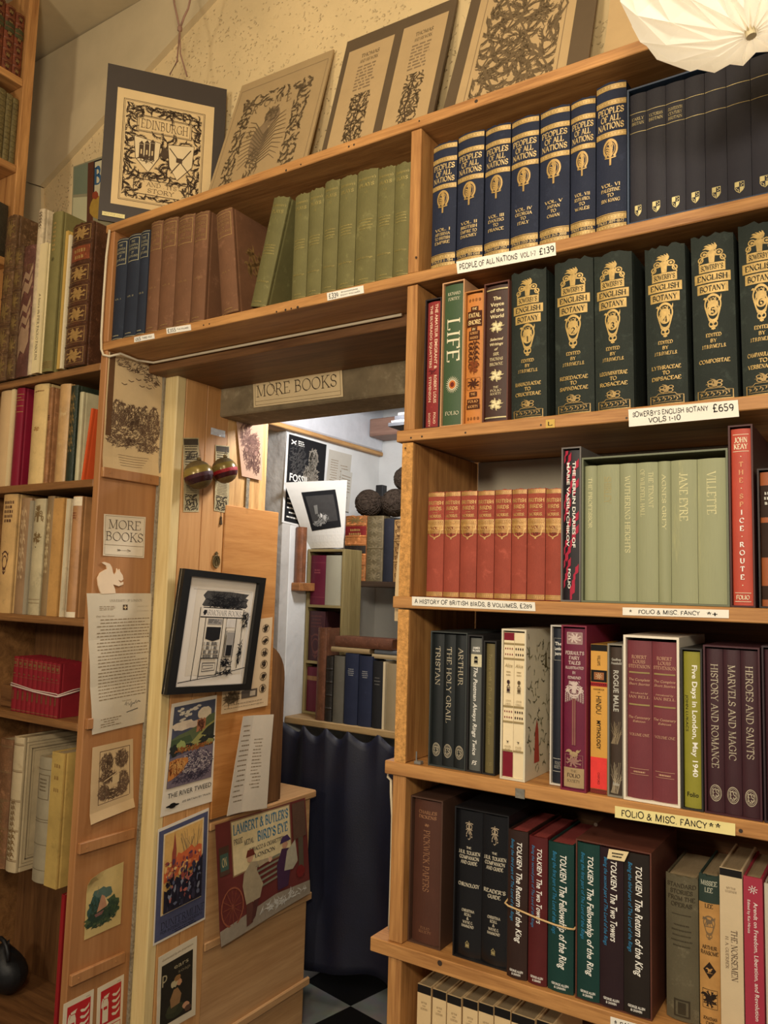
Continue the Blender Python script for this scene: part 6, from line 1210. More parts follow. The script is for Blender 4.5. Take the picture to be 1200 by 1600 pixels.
# railway posters on the pine
s = Sheet('travel_poster', 'THE RIVER TWEED poster with a ruined tower on a green hill', 'poster', onX(PX, (268, 1100), (340, 1085), (330, 1252), (250, 1277)), paper((222, 208, 184), .03), lambda u, v: .002*u*u)
a = lambda c_: ink(c_); s.rect(.06, .94, .235, .965, a((76, 78, 92)))
for q in range(14): r = random.Random(q); s.blob(r.uniform(.12, .6), r.uniform(.82, .94), .05, .012, a((206, 194, 170)), seed=q, rough=.4)
s.blob(.72, .855, .15, .06, a((216, 196, 164)), n=18, seed=3); s.blob(.30, .78, .24, .045, a((220, 200, 172)), n=18, seed=4); s.blob(.60, .77, .3, .035, a((206, 184, 160)), n=16, seed=5)
s.poly([(.06, .56), (.94, .56), (.94, .84), (.82, .83), (.62, .76), (.40, .72), (.20, .70), (.06, .67)], a((92, 100, 66))); s.poly([(.06, .60), (.5, .62), (.44, .68), (.06, .66)], a((70, 84, 54))); s.poly([(.30, .54), (.94, .56), (.94, .77), (.72, .72), (.50, .62)], a((150, 144, 82))); s.poly([(.66, .66), (.94, .62), (.94, .75), (.80, .72)], a((52, 54, 44)))
for q, (u, v, w_, h_) in enumerate(((.15, .57, .10, .05), (.80, .60, .16, .05), (.42, .585, .10, .02), (.88, .57, .06, .03))): s.blob(u, v, w_, h_, a((42, 44, 38)), seed=q, rough=.3, n=20)
s.blob(.27, .60, .09, .05, a((150, 158, 92)), seed=9, rough=.3); s.blob(.85, .575, .09, .03, a((140, 134, 74)), seed=11, rough=.3)
s.poly([(.555, .69), (.74, .71), (.75, .80), (.70, .815), (.69, .80), (.64, .815), (.62, .80), (.57, .81)], a((176, 112, 76))); s.hatch([(.65, .75, .07, .05, 50, 1.5)], a((96, 58, 44)), 3, w=.014, l=.07)
s.poly([(.06, .235), (.94, .235), (.94, .545), (.5, .54), (.06, .50)], a((112, 98, 104))); s.hatch([(.6, .40, .34, .13, 340, .15), (.5, .30, .4, .05, 160, .3)], a((60, 52, 64)), 7, w=.012, l=.08); s.hatch([(.6, .42, .34, .1, 160, .15)], a((184, 168, 160)), 8, w=.010, l=.06); s.hatch([(.5, .56, .4, .025, 90, .1)], a((150, 90, 44)), 4, w=.02, l=.06)
s.poly([(.06, .30), (.14, .31), (.30, .36), (.44, .44), (.42, .48), (.20, .49), (.06, .475)], a((188, 120, 58))); s.hatch([(.22, .41, .16, .07, 120, 1.3)], a((130, 72, 36)), 5, w=.012, l=.09); s.hatch([(.22, .42, .16, .06, 60, 1.3)], a((214, 160, 90)), 6, w=.010, l=.08)
s.text('THE RIVER TWEED', .52, .17, .86, .045, BLK, 'sans'); s.text('SEE BRITAIN BY TRAIN', .66, .085, .56, .018, BLK, 'sans'); s.blob(.20, .075, .13, .012, BLK, rough=0); s.blob(.20, .075, .07, .024, BLK, rough=0); s.done()
s = Sheet('folded_paper', 'white folded list paper curling off the board above the cabinet', 'paper', [at(374, 1119, 0, PX+.034), at(425, 1116, 0, PX+.012), at(413, 1262, 0, PX+.014), at(347, 1274, 0, PX+.050)], paper((222, 206, 180)), lambda u, v: .040*max(0, .42-u)**1.3+.010*max(0, u-.42)+(.006 if v < .5 else 0)*abs(v-.5), (12, 12), lift=0)
s.lines(.08, .40, .10, .92, 16, SEP2, 2, .22); s.lines(.52, .78, .22, .76, 15, SEP2, 4, .26, part='list_column'); s.done()
s = Sheet('travel_poster', 'DUNFERMLINE poster with a dark blue border, red roofs and a spire', 'poster', onX(PX, (246, 1296), (326, 1262), (320, 1436), (238, 1478)), paper((222, 210, 190), .03), lambda u, v: .0015*(1-u))
s.rect(.02, .98, .02, .975, a((80, 82, 108))); s.rect(.11, .90, .225, .935, a((224, 200, 156))); s.rect(.135, .875, .24, .92, a((216, 170, 98)))
for q in range(16): r = random.Random(q+40); x = r.uniform(.5, .82); s.line([(x, .50), (x+r.uniform(-.05, .05), .70), (x+r.uniform(-.1, .1), r.uniform(.78, .91))], .006, a((130, 112, 84)))
s.poly([(.14, .50), (.87, .56), (.87, .70), (.80, .72), (.72, .70), (.66, .74), (.60, .72), (.46, .70), (.40, .72), (.36, .68), (.25, .66), (.14, .58)], a((206, 104, 60))); s.poly([(.28, .55), (.36, .56), (.36, .76), (.32, .92), (.30, .78), (.28, .74)], a((150, 72, 56)))
for q in range(70): r = random.Random(q+100); s.blob(r.uniform(.16, .85), r.uniform(.46, .68), r.uniform(.015, .04), r.uniform(.010, .03), a(r.choice(((216, 130, 80), (150, 70, 60), (226, 180, 110), (90, 60, 80), (170, 96, 70)))), seed=q, rough=.4, n=7)
s.poly([(.135, .24), (.875, .24), (.875, .62), (.70, .50), (.52, .46), (.36, .52), (.24, .40), (.135, .44)], a((40, 36, 48)))
for q in range(90): r = random.Random(q+300); s.blob(r.uniform(.17, .84), r.uniform(.27, .56), r.uniform(.01, .04), r.uniform(.01, .035), a(r.choice(((96, 98, 116), (52, 48, 62), (30, 28, 36), (130, 130, 140), (170, 96, 84), (34, 34, 44)))), seed=q, rough=.5, n=7)
s.text('DUNFERMLINE', .5, .15, .84, .06, ink((26, 24, 30)), 'light'); s.text('FOR INTERESTING HOLIDAYS', .48, .095, .80, .026, ink((26, 24, 30)), 'sans'); s.lines(.3, .8, .04, .075, 2, ink((26, 24, 30)), 2, .3); s.done()
s = Sheet('soap_advert', 'white bordered soap advert with a dark picture, lowest on the pine boards', 'poster', onX(PX, (247, 1496), (307, 1462), (304, 1585), (242, 1622)), paper((214, 198, 168)), curl(.002, 0))
s.rect(.09, .90, .09, .86, a((44, 38, 28))); s.text('Guaranteed by the proprietors', .5, .93, .8, .03, SEP2, 'ital'); s.text('p', .18, .71, None, .15, a((176, 160, 122)), 'sans'); s.text('ears', .60, .765, .5, .06, a((176, 160, 122)), 'sans'); s.text('soap', .68, .68, .34, .045, a((130, 116, 88)), 'sans')
s.blob(.48, .20, .26, .08, a((58, 58, 38)), seed=1); s.blob(.40, .25, .14, .07, a((66, 64, 42)), seed=2); s.poly([(.36, .26), (.58, .27), (.62, .38), (.52, .48), (.42, .48), (.33, .37)], a((150, 112, 72))); s.blob(.44, .55, .09, .05, a((190, 172, 130)), seed=3, rough=.3); s.blob(.56, .54, .07, .04, a((196, 142, 100)), seed=4, rough=.3); s.blob(.50, .60, .08, .04, a((150, 108, 62)), seed=5, rough=.3); s.blob(.74, .20, .09, .04, a((190, 140, 104)), seed=6); s.blob(.80, .15, .1, .04, a((92, 66, 50)), seed=8); s.done()
# cabinet with the tobacco poster
LBW = [wood((204, 160, 110), (176, 132, 86), k, scale=6) for k in range(3)]
cb = empty('cabinet', (-1.0, .63, 0), 'low tan cabinet in the doorway with the tobacco poster on its side', 'cabinet')
cbox('top_board', LBW[1], -1.16, PX+.003, .397, .885, .757, .781, cb, .004); cbox('side_panel', LBW[1], -1.0, PX-.006, .40, .862, .02, .7565, cb); cbox('end_panel', LBW[0], -1.155, -1.001, .84, .862, .02, .7565, cb)
cbox('ledge', LBW[1], PX-.0055, PX+.001, .40, .882, .432, .456, cb, .003); cbox('ledge', LBW[1], PX-.0055, PX+.006, .40, .880, .168, .192, cb, .003)
s = Sheet('tobacco_poster', 'torn tobacco poster with blue lettering and two men by a bench', 'poster', [at(335, 1289, 0, PX+.0045), at(476, 1246, 0, PX+.0045), at(483, 1395, 0, PX+.010), at(343, 1479, 0, PX+.012)], noise_mat('poster', (112, 54, 48), .3, .45, .2, 6, .1, 40), lambda u, v: .0015+.0015*math.sin(7*u+3*v)+.012*max(0, .12-v)*max(0, .3-u)*6, (14, 14))
s.poly([(.16, .52), (.79, .52), (.79, .985), (.16, .985)], a((222, 200, 150))); s.frame(.15, .80, .51, .99, a((150, 120, 84)), .01); BLU = a((70, 116, 138))
s.text("LAMBERT & BUTLER'S", .475, .905, .60, .085, BLU, 'bold'); s.text('PRIZE', .222, .80, .095, .045, a((96, 88, 76)), 'bold'); s.text('MEDAL', .335, .765, .105, .045, a((96, 88, 76)), 'bold'); s.text("BIRD'S EYE", .595, .78, .34, .085, BLU, 'bold'); s.text('TOBACCO & CIGARETTES', .52, .68, .38, .035, a((96, 88, 76)), 'bold'); s.text('LONDON', .50, .615, .22, .035, a((96, 88, 76)), 'bold')
s.rect(.02, .12, .56, .80, a((84, 60, 46))); s.rect(.03, .11, .60, .74, a((70, 92, 80))); s.text('ON', .07, .67, .05, .07, a((190, 170, 120)), 'bold'); s.poly([(.0, .0), (1, .0), (1, .14), (.6, .18), (0, .12)], a((150, 136, 116)))
for t in range(1): s.line([(.13+.11*math.cos(q*PI/10), .27+.16*math.sin(q*PI/10)) for q in range(21)], .012, a((150, 84, 60)))
for k in range(6): s.line([(.13-.1*math.cos(k*PI/6), .27-.15*math.sin(k*PI/6)), (.13+.1*math.cos(k*PI/6), .27+.15*math.sin(k*PI/6))], .005, a((140, 76, 56)))
for k in range(5): s.poly([(.32, .30+.05*k), (.66, .33+.05*k), (.66, .35+.05*k), (.32, .32+.05*k)], a((130, 126, 104)))
s.poly([(.27, .22), (.42, .23), (.46, .34), (.40, .48), (.42, .56), (.34, .58), (.26, .50), (.24, .40)], a((168, 150, 118))); s.blob(.335, .615, .03, .035, a((196, 150, 116))); s.poly([(.29, .63), (.39, .63), (.37, .69), (.31, .69)], a((110, 50, 36))); s.poly([(.27, .23), (.34, .23), (.33, .05), (.26, .04)], a((96, 58, 48))); s.poly([(.35, .23), (.41, .23), (.36, .09), (.31, .05)], a((84, 48, 42))); s.poly([(.42, .50), (.53, .52), (.53, .55), (.42, .56)], a((168, 150, 118))); s.blob(.55, .53, .02, .025, a((210, 170, 140)))
s.poly([(.62, .20), (.74, .20), (.78, .40), (.78, .56), (.68, .58), (.62, .44)], a((72, 44, 68))); s.blob(.72, .61, .03, .035, a((190, 140, 110))); s.poly([(.66, .63), (.79, .64), (.75, .70), (.69, .69)], a((70, 50, 84))); s.poly([(.70, .36), (.80, .34), (.86, .40), (.84, .62), (.74, .54)], a((176, 166, 140))); s.poly([(.87, .30), (.93, .30), (.94, .8), (.88, .8)], a((90, 78, 60))); s.blob(.89, .28, .05, .06, a((120, 40, 36)), seed=6); s.rect(.82, .98, .62, .98, a((96, 70, 54))); s.hatch([(.7, .1, .28, .04, 60, .3)], a((206, 200, 186)), 8, w=.008, l=.07); s.done()
# the sign over the doorway
s = Sheet('paper_sign', 'long paper MORE BOOKS sign stuck on the lintel over the doorway', 'sign', onY(.3595, (396, 594), (535, 572), (537, 620), (397, 637)), paper((224, 198, 152)), lambda u, v: .0015*u)
s.frame(.02, .98, .06, .95, SEP2, .004); s.text('MORE BOOKS', .49, .56, .90, .40, SEP, 'light'); s.line([(.02, .2), (.98, .2)], .003, SEP2); s.line([(.18, .9), (.30, .3)], .006, SEP2); s.done()
cw = MB(); cwp = [(-.945, -.0065, 2.372), (-.951, -.0065, 2.30), (-.952, -.0065, 2.18), (-.951, -.0065, 2.085), (-.947, -.0065, 2.05), (-.938, -.0062, 2.034), (-.926, .004, 2.031), (-.905, .020, 2.040)]
for px_, py_ in ((215, 563), (250, 570), (300, 568), (345, 556), (400, 537), (470, 527), (540, 516), (600, 507), (637, 497)):
    q = at(px_, py_, 2, 2.0428); cwp.append((min(q.x, -.032), min(max(q.y, .03), .126), 2.0428))
cw.tube(cwp, .0033, 8); tag(cw.build('cable', noise_mat('cable', (206, 190, 160), .5, .4, .08, 20, .05, 100), None, cwp[8], True), 'white cable running down the bookcase edge and under the shelf to the doorway', 'cable')
# ---------------------------------------------------------------- the room behind the doorway
WX, FY, SY = -1.11, 1.56, .985
BZ = at(445, 1119, 1, SY).z
struct('trim_21', MB().box(WX+.001, .299, SY, FY-.005, BZ-.024, BZ, .003), wood((176, 148, 104), (130, 100, 64), 0), (-.5, 1.4, BZ))
nvy = noise_mat('curtain_cloth', (15, 18, 38), .55, .5, .3, 8, .2, 200)
hem = [-1.10, -.985, -.895, -.80, -.69, -.58, -.46, -.32, -.16, .05]
def curt(u, v):
    x = -1.10+1.15*u; k = 0
    for a, b in zip(hem, hem[1:]):
        if a <= x <= b+1e-6: k = (x-a)/(b-a); break
    sag = .035*math.sin(PI*k)**1.2; z1 = BZ-.012-sag; z0 = .185+.02*max(0, min(1, (x+.92)/.12))+.010*math.sin(17*x); z = z0+(z1-z0)*v
    fold = .018*math.sin(36*x+2*math.sin(5*x))*(1-.3*v)+.014*math.sin(17*x+1.3)+.012*math.sin(PI*k)*v**6*2
    return (x+.01*math.sin(9*v+20*x)*(1-v), SY-.034+fold*.7-.03*(1-v)**2*(.5+.5*math.sin(11*x)), z)
cu = MB().grid(curt, 150, 26); cu.f = [f[::-1] for f in cu.f]
o = cu.build('curtain', nvy, None, (-.6, SY-.03, .5), True); tag(o, 'dark navy cloth curtain tacked under the shelf board of the back room', 'curtain')
sm = o.modifiers.new('thickness', 'SOLIDIFY'); sm.thickness = .0015
B1 = Row(BZ, SY+.008, .08)
B1.book(491, 505, 981, leather((104, 66, 46), .3), 'tall brown book leaning side on, before the black banded one in the back room', None)
B1.book(506, 516.5, 1025, leather((38, 34, 30), .3), 'narrow black book with raised bands on the back room board', lambda s: [s.band(z, z+.006, ink((120, 110, 90))) for z in (.2, .4, .6, .8)], ribs=(.2, .4, .6, .8))
B1.book(517.5, 534, 1025, cloth((92, 88, 78)), 'plain grey book between the black banded one and the navy pair', None)
def d_nav(s):
    s.scr(.78, .014, .5, ink((150, 150, 150)), 4, 2)
B1.book(535, 556, 1021, cloth((34, 40, 62)), 'navy book of the back room, next to the grey one', d_nav, group='navy pair in the back room')
B1.book(557, 578, 1025, cloth((34, 40, 62)), 'navy book of the back room, next to the black one', d_nav, group='navy pair in the back room')
B1.book(579, 595, 1033, cloth((30, 30, 32)), 'black book with faint lettering, after the navy pair', lambda s: s.scr(.75, .016, .6, ink((110, 108, 104)), 3, 3))
B1.book(596, 599.5, 1034, card((206, 190, 156)), 'thin cream booklet after the black book in the back room', None, flat=True)
B1.book(600.5, 621, 1037, card((150, 134, 104)), 'tan book half behind the bookcase end, in the back room', None)
B1.book(622.5, 650, 1037, card((150, 134, 104)), 'tan book mostly hidden behind the bookcase end in the back room', None)
def lying(p0, p1, y0, y1, yy, D, mat, label, turn=0, pg=None):
    a, b = at(p0, y1, 1, yy), at(p1, y1, 1, yy); z0, z1 = a.z, at(p0, y0, 1, yy).z
    return a, b, z1-z0
def flatbook(p0, p1, z, th, y, D, mat, label, turn=0, pg=None):
    x0, x1 = xb(p0, z, y), xb(p1, z, y); return book((x0, y, z+.0006), th, x1-x0, D, mat, label, None, lean=90, turn=turn, pg=pg, inset=.006)
gp = pages((150, 124, 90))
zt = BZ+.0005+B1.H(545, 1021)+.001
flatbook(517, 577, zt, .017, SY+.015, .075, card((150, 128, 92)), 'thin cream book lying flat on the navy pair', pg=gp)
flatbook(523, 612, zt+.019, .036, SY+.016, .075, leather((96, 60, 44), .3), 'thick brown book lying flat, topmost of the back room pile', pg=pages((120, 78, 52)))
flatbook(581, 650, zt-.012, .014, SY+.022, .07, card((166, 146, 110)), 'lower of two pale books lying flat over the tan one', pg=gp)
flatbook(585, 650, zt+.003, .014, SY+.022, .07, card((84, 88, 92)), 'blue grey book lying flat on a pale one over the tan book', pg=gp)
# narrow shelf tower with maroon books
KH = [wood((158, 142, 96), (120, 104, 64), k) for k in range(3)]; ty = 1.08; tx0, tx1 = max(WX+.004, xb(452, BZ, ty)), xb(534, BZ+.3, ty)
tz = [BZ+.0005, at(470, 1031, 1, ty).z, at(470, 944, 1, ty).z, at(470, 858, 1, ty).z]
tw = empty('shelf_tower', ((tx0+tx1)/2, ty+.07, BZ+.0005), 'narrow khaki shelf tower holding maroon books in the back room', 'shelf')
for x in (tx0, tx1-.010): cbox('side_panel', KH[2], x, x+.010, ty, ty+.115, BZ+.0006, tz[3], tw)
for z in (tz[1], tz[2], tz[3]-.0005): cbox('shelf', KH[0], tx0+.0105, tx1-.0105, ty, ty+.115, z-.010, z, tw)
cbox('shelf', KH[0], tx0+.0105, tx1-.0105, ty, ty+.115, BZ+.0006, BZ+.010, tw); cbox('back_panel', KH[0], tx0+.0105, tx1-.0105, ty+.109, ty+.115, BZ+.0105, tz[3]-.011, tw)
def tb(z, ztop, x0, x1, mat, label, dec): return book(((x0+x1)/2, ty+.004, z+.0006), x1-x0, ztop-z-.016, .10, mat, label, dec)
tw_in = tx1-tx0-.021; mar = noise_mat('book_cloth', (96, 26, 46), .5, .4, .12, 18, .1, 900)
tb(tz[2], tz[3]-.008, tx0+.012, tx0+.012+tw_in*.46, mar, 'maroon book in the topmost compartment of the khaki tower', lambda s: [s.band(.85, .855, ink((150, 80, 84))), s.band(.15, .155, ink((150, 80, 84))), s.scr(.7, .03, .5, ink((150, 80, 84)), 2)])
tb(tz[2], tz[3]-.008, tx0+.013+tw_in*.46, tx0+.010+tw_in, card((168, 164, 142)), 'pale grey box beside the topmost maroon book in the khaki tower', None)
tb(tz[1], tz[2]-.008, tx0+.012, tx0+.012+tw_in*.5, noise_mat('book_cloth', (60, 30, 34), .5, .4, .12, 18, .1, 900), 'dark maroon book with a stamped goblet, in the middle of the khaki tower', lambda s: [s.emb('drop', .3, .7, .5, ink((96, 60, 56)))]+[s.scr(.9, .035, .7, ink((96, 60, 56)), 4, 2)])
tb(tz[0]+.010, tz[1]-.008, tx0+.012, tx0+.012+tw_in*.5, mar, 'maroon book with a gold label, lowest in the khaki tower', lambda s: s.band(.70, .80, gilt((176, 130, 80)), part='title_label'))
# posters and papers on the passage wall
WXP = WX
s = Sheet('museum_poster', 'black FOSSIL HUNTERS poster with a pale skeleton on the passage wall', 'poster', onX(WXP, (448, 675), (510, 693), (500, 830), (440, 816)), paper((222, 220, 214), .03)); k = ink((26, 26, 28))
s.rect(.05, 1, .02, .985, k); r = random.Random(2)
s.line([(.12, .93), (.24, .885)], .02, WHT); s.line([(.12, .885), (.24, .93)], .02, WHT); s.lines(.28, .46, .88, .945, 3, WHT, 2, .5, gaps=False)
s.blob(.70, .80, .12, .09, a((120, 112, 100)), seed=3, rough=.3); s.blob(.68, .84, .06, .04, a((186, 178, 162)), seed=4, rough=.3); s.hatch([(.68, .76, .10, .12, 160, 1.4), (.65, .58, .2, .12, 200, 1.2)], a((150, 142, 128)), 5, w=.02, l=.12); s.hatch([(.3, .72, .2, .18, 120, .8)], a((76, 74, 72)), 6, w=.014, l=.14)
s.text('FOSSIL', .36, .52, .48, .085, WHT, 'sansb'); s.text('HUNTERS', .44, .395, .66, .085, WHT, 'sansb'); s.lines(.1, .6, .05, .30, 5, WHT, 7, .3, part='small_print'); s.done()
s = Sheet('list_paper', 'creased white typed list hanging on the passage wall beside the poster', 'paper', onX(WXP, (514, 702), (549, 711), (541, 800), (505, 795)), paper((196, 190, 176)), curl(.003, 0)); s.lines(.12, .45, .35, .86, 12, SEP2, 3, .25); s.lines(.55, .9, .3, .80, 10, SEP2, 4, .25); s.done()
s = Sheet('list_paper', 'smaller white note overlapping the creased typed list', 'paper', onX(WXP+.004, (533, 733), (550, 739), (544, 800), (527, 796)), paper((200, 196, 184)), curl(.002, 0)); s.lines(.1, .9, .3, .9, 8, SEP2, 3, .25); s.done()
P4 = [at(444, 754, 0, WX+.035), at(541, 749, 1, 1.13), at(535, 854.5, 1, 1.14), at(481, 857, 1, 1.10)]
P4[2].z = max(P4[2].z, tz[3]+.003); P4[3].z = max(P4[3].z, tz[3]+.003)
s = Sheet('mounted_print', 'white mounted dark print of an old interior, standing on the khaki tower', 'print', P4, paper((222, 218, 208), .03), lambda u, v: .006*u*u, (10, 10), step=.0007)
s.poly([(.24, .27), (.92, .31), (.80, .87), (.22, .85)], k); s.poly([(.30, .38), (.84, .41), (.76, .80), (.27, .79)], a((64, 62, 60))); s.hatch([(.52, .45, .12, .08, 90, 1.4), (.4, .38, .1, .04, 50, .2)], a((150, 148, 142)), 4, w=.010, l=.05); s.poly([(.38, .52), (.44, .53), (.45, .66), (.38, .65)], a((120, 118, 112))); s.blob(.5, .50, .02, .03, a((206, 202, 194))); s.blob(.56, .47, .03, .035, a((180, 176, 168))); s.done()
s = Sheet('folded_sheet', 'white folded sheet drooping over the edge of the khaki tower', 'paper', [at(460, 853, 1, ty-.004), at(477, 862, 1, ty-.02), at(474, 914, 1, ty-.012), at(459, 917, 1, ty-.004)], paper((222, 218, 208)), curl(.004, 0)); s.lines(.15, .9, .1, .7, 8, SEP2, 4, .2); s.done()
lz = at(445, 910, 1, 1.0).z; lx0, lx1 = xb(436, lz, 1.0), xb(461, lz, 1.0)
struct('trim_22', MB().box(WX+.0005, max(lx1, WX+.04), .995, 1.09, lz-.03, lz, .002), wood((176, 120, 70), (130, 84, 46), 0), (-1.08, 1.05, lz))
x0 = WX+.003; x1 = max(lx1, WX+.04)-.002
book(((x0+x1)/2, 1.0, lz+.0006), x1-x0, at(445, 824, 1, 1.0).z-lz, .03, leather((124, 76, 48), .2), 'plain brown book standing on a small ledge by the passage wall', None, bulge=.008)
# worn leather books with the wool balls on them
ozy = 1.205; oz = at(560, 908, 1, ozy).z; ox0 = xb(533.5, oz, ozy)
struct('trim_23', MB().box(ox0-.002, .299, ozy-.01, FY-.005, oz-.022, oz-.0002, .002), wood((70, 54, 42), (44, 32, 24), 0), (-.3, 1.5, oz))
struct('trim_24', MB().box(ox0+.16, ox0+.19, 1.40, FY-.006, BZ+.001, oz-.0225), DARKW[2], (ox0+.17, 1.55, 1.05))
O1 = Row(oz, ozy, .14)
def d_wl(s):
    s.emb('fleuron', .5, .9, .14, DG); s.emb('fleuron', .16, .9, .2, DG); s.band(.70, .84, leather((120, 30, 30)), part='title_label'); s.scr(.78, .035, .6, GO, 2); s.band(.42, .54, leather((40, 34, 30)), part='title_label'); s.emb('fleuron', .93, .9, .12, DG)
O1.book(535.5, 569, 806, leather((166, 104, 56), .5), 'worn tan leather book with red and black labels in the back room', d_wl, ribs=(.25, .4, .56, .68, .86), worn=.002)
O1.book(570, 596, 806, leather((96, 84, 58), .3), 'thick tooled leather book with gilt diamond pattern in the back room', lambda s: [s.emb('fleuron', .08+.14*k, .9, .13, gilt((150, 136, 96))) for k in range(7)], ribs=(.5,))
O1.book(596.5, 612, 810, cloth((34, 36, 46)), 'plain black blue book beside the tooled leather one', None)
O1.book(612.5, 630, 812, leather((166, 128, 78), .4), 'tan tooled book against the bookcase end, under the wool balls', lambda s: [s.emb('drop', .08+.14*k, .8, .13, ink((90, 60, 34))) for k in range(7)], ribs=(.33, .66))
O1.book(631, 655, 812, leather((166, 128, 78), .4), 'tan tooled book hidden behind the bookcase end, beyond its twin', None)
wl = noise_mat('wool', (62, 52, 44), .95, .05, .5, 90, .9, 160)
def wool(px, py, r, y, label):
    c = at(px, py, 1, y); rnd = random.Random(px); m = MB(); f = [(rnd.uniform(6, 17), rnd.uniform(6, 17), rnd.uniform(0, 6)) for _ in range(4)]
    def fn(u, v):
        t, p = 2*PI*u, PI*v; d = (math.sin(p)*math.cos(t), math.sin(p)*math.sin(t), -math.cos(p)); q = 1
        for a_, b_, c_ in f: q += .022*math.sin(a_*d[0]*2+c_)*math.sin(b_*d[2]*2+c_)
        return (c.x+r*q*d[0], c.y+r*q*d[1], c.z+r*q*d[2])
    m.grid(fn, 40, 24)
    for _ in range(120):                                     # loose strands wrapped over the ball
        ax = Vector((rnd.gauss(0, 1), rnd.gauss(0, 1), rnd.gauss(0, 1))).normalized(); e = ax.orthogonal().normalized(); g_ = ax.cross(e); t0 = rnd.uniform(0, 6.3); h_ = rnd.uniform(-.6, .6); w_ = math.sqrt(1-h_*h_)
        m.tube([c+(ax*h_+(e*math.cos(t0+.14*k_)+g_*math.sin(t0+.14*k_))*w_)*(r*1.02) for k_ in range(7)], r*.035, 5)
    tag(m.build('wool_ball', wl, None, tuple(c), True), label, 'wool ball', 'dark wool balls on the leather books')
zt2 = oz+O1.H(565, 806)
py_ = lambda px, r, y: None
def wool_on(px, r, y, z, label):
    x = xb(px, z, y); c = Vector((x, y, z)); d = c-EYE; u_ = 600+F_PX*d.dot(CR)/d.dot(CF); v_ = 800-F_PX*d.dot(CU)/d.dot(CF); wool(u_, v_, r, y, label)
wool_on(576, .052, ozy+.045, zt2+.053, 'dark brown wool ball with combed strands on the tooled leather books')
wool_on(618, .052, ozy+.055, zt2+.052, 'dark curly wool ball next to the bookcase end')
wool_on(598, .044, ozy+.150, zt2+.047, 'dark wool ball half hidden behind the other two')
wool_on(634, .046, ozy+.10, zt2+.150, 'dark wool ball topmost of the pile, partly behind the bookcase end')
p = at(591, 768, 1, ozy+.20); cbz = zt2+.0006
x = cbox('black_box', noise_mat('card', (28, 28, 30), .5, .4, .1, 20, .05, 200), p.x-.017, p.x+.017, ozy+.205, ozy+.24, oz, p.z+.028, None, .002); tag(x, 'small upright black box standing behind the wool balls', 'box')
sz = at(620, 664, 1, .80).z
struct('trim_25', MB().box(-.42, .299, .80, 1.0, sz-.02, sz, .002), DARKW[0], (-.1, .9, sz))
for k_, (c_, t_) in enumerate((((40, 40, 42), .012), ((186, 184, 178), .006), ((30, 30, 34), .014), ((60, 58, 56), .010))):
    zz = sz+.0006+(0, .0130, .0200, .0350)[k_]; x0 = xb(607+4*k_, zz, .815)
    x = cbox('magazine', card(c_), x0, x0+.21, .812+.004*k_, .97, zz, zz+t_, None, .0008); x['label'] = ['dark magazine, lowest of the pile over the back room', 'pale magazine in the pile over the back room', 'black magazine above the pale one, under the passage ceiling', 'grey magazine topmost of the pile under the passage ceiling'][k_]; x['category'] = 'magazine'; x['group'] = 'magazines under the passage ceiling'
s = Sheet('curled_card', 'pale curled card tucked behind the bookcase end, beside the red bird shelf', 'card', [at(632, 806, 1, .02), at(641, 806, 1, .02), at(640, 972, 1, .02), at(617, 970, 1, .02)], paper((206, 180, 138)), lambda u, v: .010*(1-u)*math.sin(PI*v), th=.0008)
s.done()
wc = MB(); wc.tube([tuple(at(a_, b_, 1, .012)) for a_, b_ in ((607, 1205), (606, 1214), (611, 1219), (611, 1240), (613, 1275), (612, 1330), (610, 1400), (608, 1452))], .0026, 6); tag(wc.build('cable', noise_mat('cable', (206, 190, 160), .5, .4, .08, 20, .05, 100), None, tuple(at(611, 1240, 1, .012)), True), 'white cable going down the outer side of the bookcase end by the curtain', 'cable')
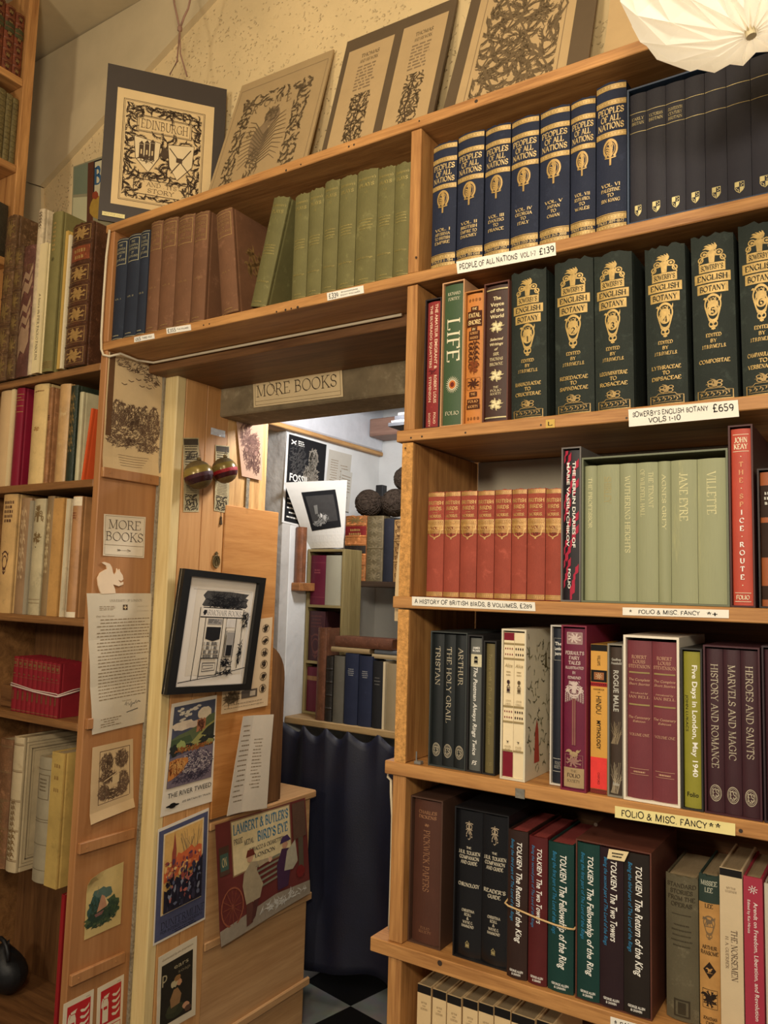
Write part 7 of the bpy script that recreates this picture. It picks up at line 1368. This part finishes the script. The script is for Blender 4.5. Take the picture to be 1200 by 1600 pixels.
# ---------------------------------------------------------------- pleated paper lamp shade
LR = .129; hub = at(1173, 53, 1, -.272); ax = (CU*.83+CR*-.10-CF*-.30); ax = Vector((-.20, .03, .98)).normalized()
e1 = ax.orthogonal().normalized(); e2 = ax.cross(e1); C0 = hub+ax*(LR*.93)
sh = MB(); NP = 16; rings = [(-.93, .07, 0), (-.90, .34, 0), (-.70, .74, 1), (-.40, .97, 0), (.0, 1.06, 1), (.40, .97, 0), (.70, .74, 1), (.90, .34, 0), (.93, .10, 0)]
vs = []; fs = []
for j, (h, r_, tw_) in enumerate(rings):
    for i in range(NP*2):
        odd = (i+tw_) % 2; t = 2*PI*i/(NP*2); rr = LR*r_*(1.0 if not odd else .80 if 0 < j < len(rings)-1 else .8); hh = LR*(h*(1 if not odd else .93))
        vs.append(C0+ax*hh+(e1*math.cos(t)+e2*math.sin(t))*rr)
n = NP*2
for j in range(len(rings)-1):
    for i in range(n):
        a_, b_, c_, d_ = j*n+i, j*n+(i+1) % n, (j+1)*n+(i+1) % n, (j+1)*n+i
        if rings[j][2] == 0 and i % 2 == 0 or rings[j][2] == 1 and i % 2: fs += [(a_, c_, d_), (a_, b_, c_)]
        else: fs += [(a_, b_, d_), (b_, c_, d_)]
sh.add(vs, fs)
M, nt, p = base('shade_paper', .8, .1); L = nt.links.new; out = nt.nodes['Material Output']
tr = N(nt, 'ShaderNodeBsdfTranslucent'); tr.inputs[0].default_value = (.95, .91, .82, 1); p.inputs['Base Color'].default_value = (.90, .87, .79, 1); p.inputs['Emission Color'].default_value = (1, .86, .62, 1); p.inputs['Emission Strength'].default_value = .04
mx = N(nt, 'ShaderNodeMixShader'); mx.inputs[0].default_value = .5; L(p.outputs[0], mx.inputs[1]); L(tr.outputs[0], mx.inputs[2]); L(mx.outputs[0], out.inputs[0])
lo = empty('pendant_lamp', C0, 'white pleated paper lamp shade hanging in front of the navy box', 'lamp')
sh.build('lamp_shade', M, lo, tuple(C0))
hb = MB(); hb.tube([hub-ax*.004, hub+ax*.012], .0062, 12); hb.build('hub_ring', noise_mat('card', (206, 190, 150), .5, .4, .1, 20, .05, 200), lo, tuple(C0))
top = C0+ax*(LR*.93); fx = MB().tube([top-ax*.02, top, (top.x, top.y, top.z+.1), (top.x, top.y, CEIL-.001)], .003, 8); fx.build('flex', noise_mat('cable', (220, 210, 190), .5, .4, .08, 20, .05, 100), lo, tuple(C0))
bb = MB().lathe([(.001, -.030), (.018, -.024), (.026, -.004), (.022, .016), (.012, .034), (.012, .05)], 16, (0, 0, 0)); be = base('bulb_glass', .4)
be[2].inputs['Emission Color'].default_value = (1, .8, .55, 1); be[2].inputs['Emission Strength'].default_value = 2; bb.build('bulb', be[0], lo, (0, 0, 0), True)
l = lamp('pendant_bulb_light', C0-ax*.02, .62, WARM, .03)
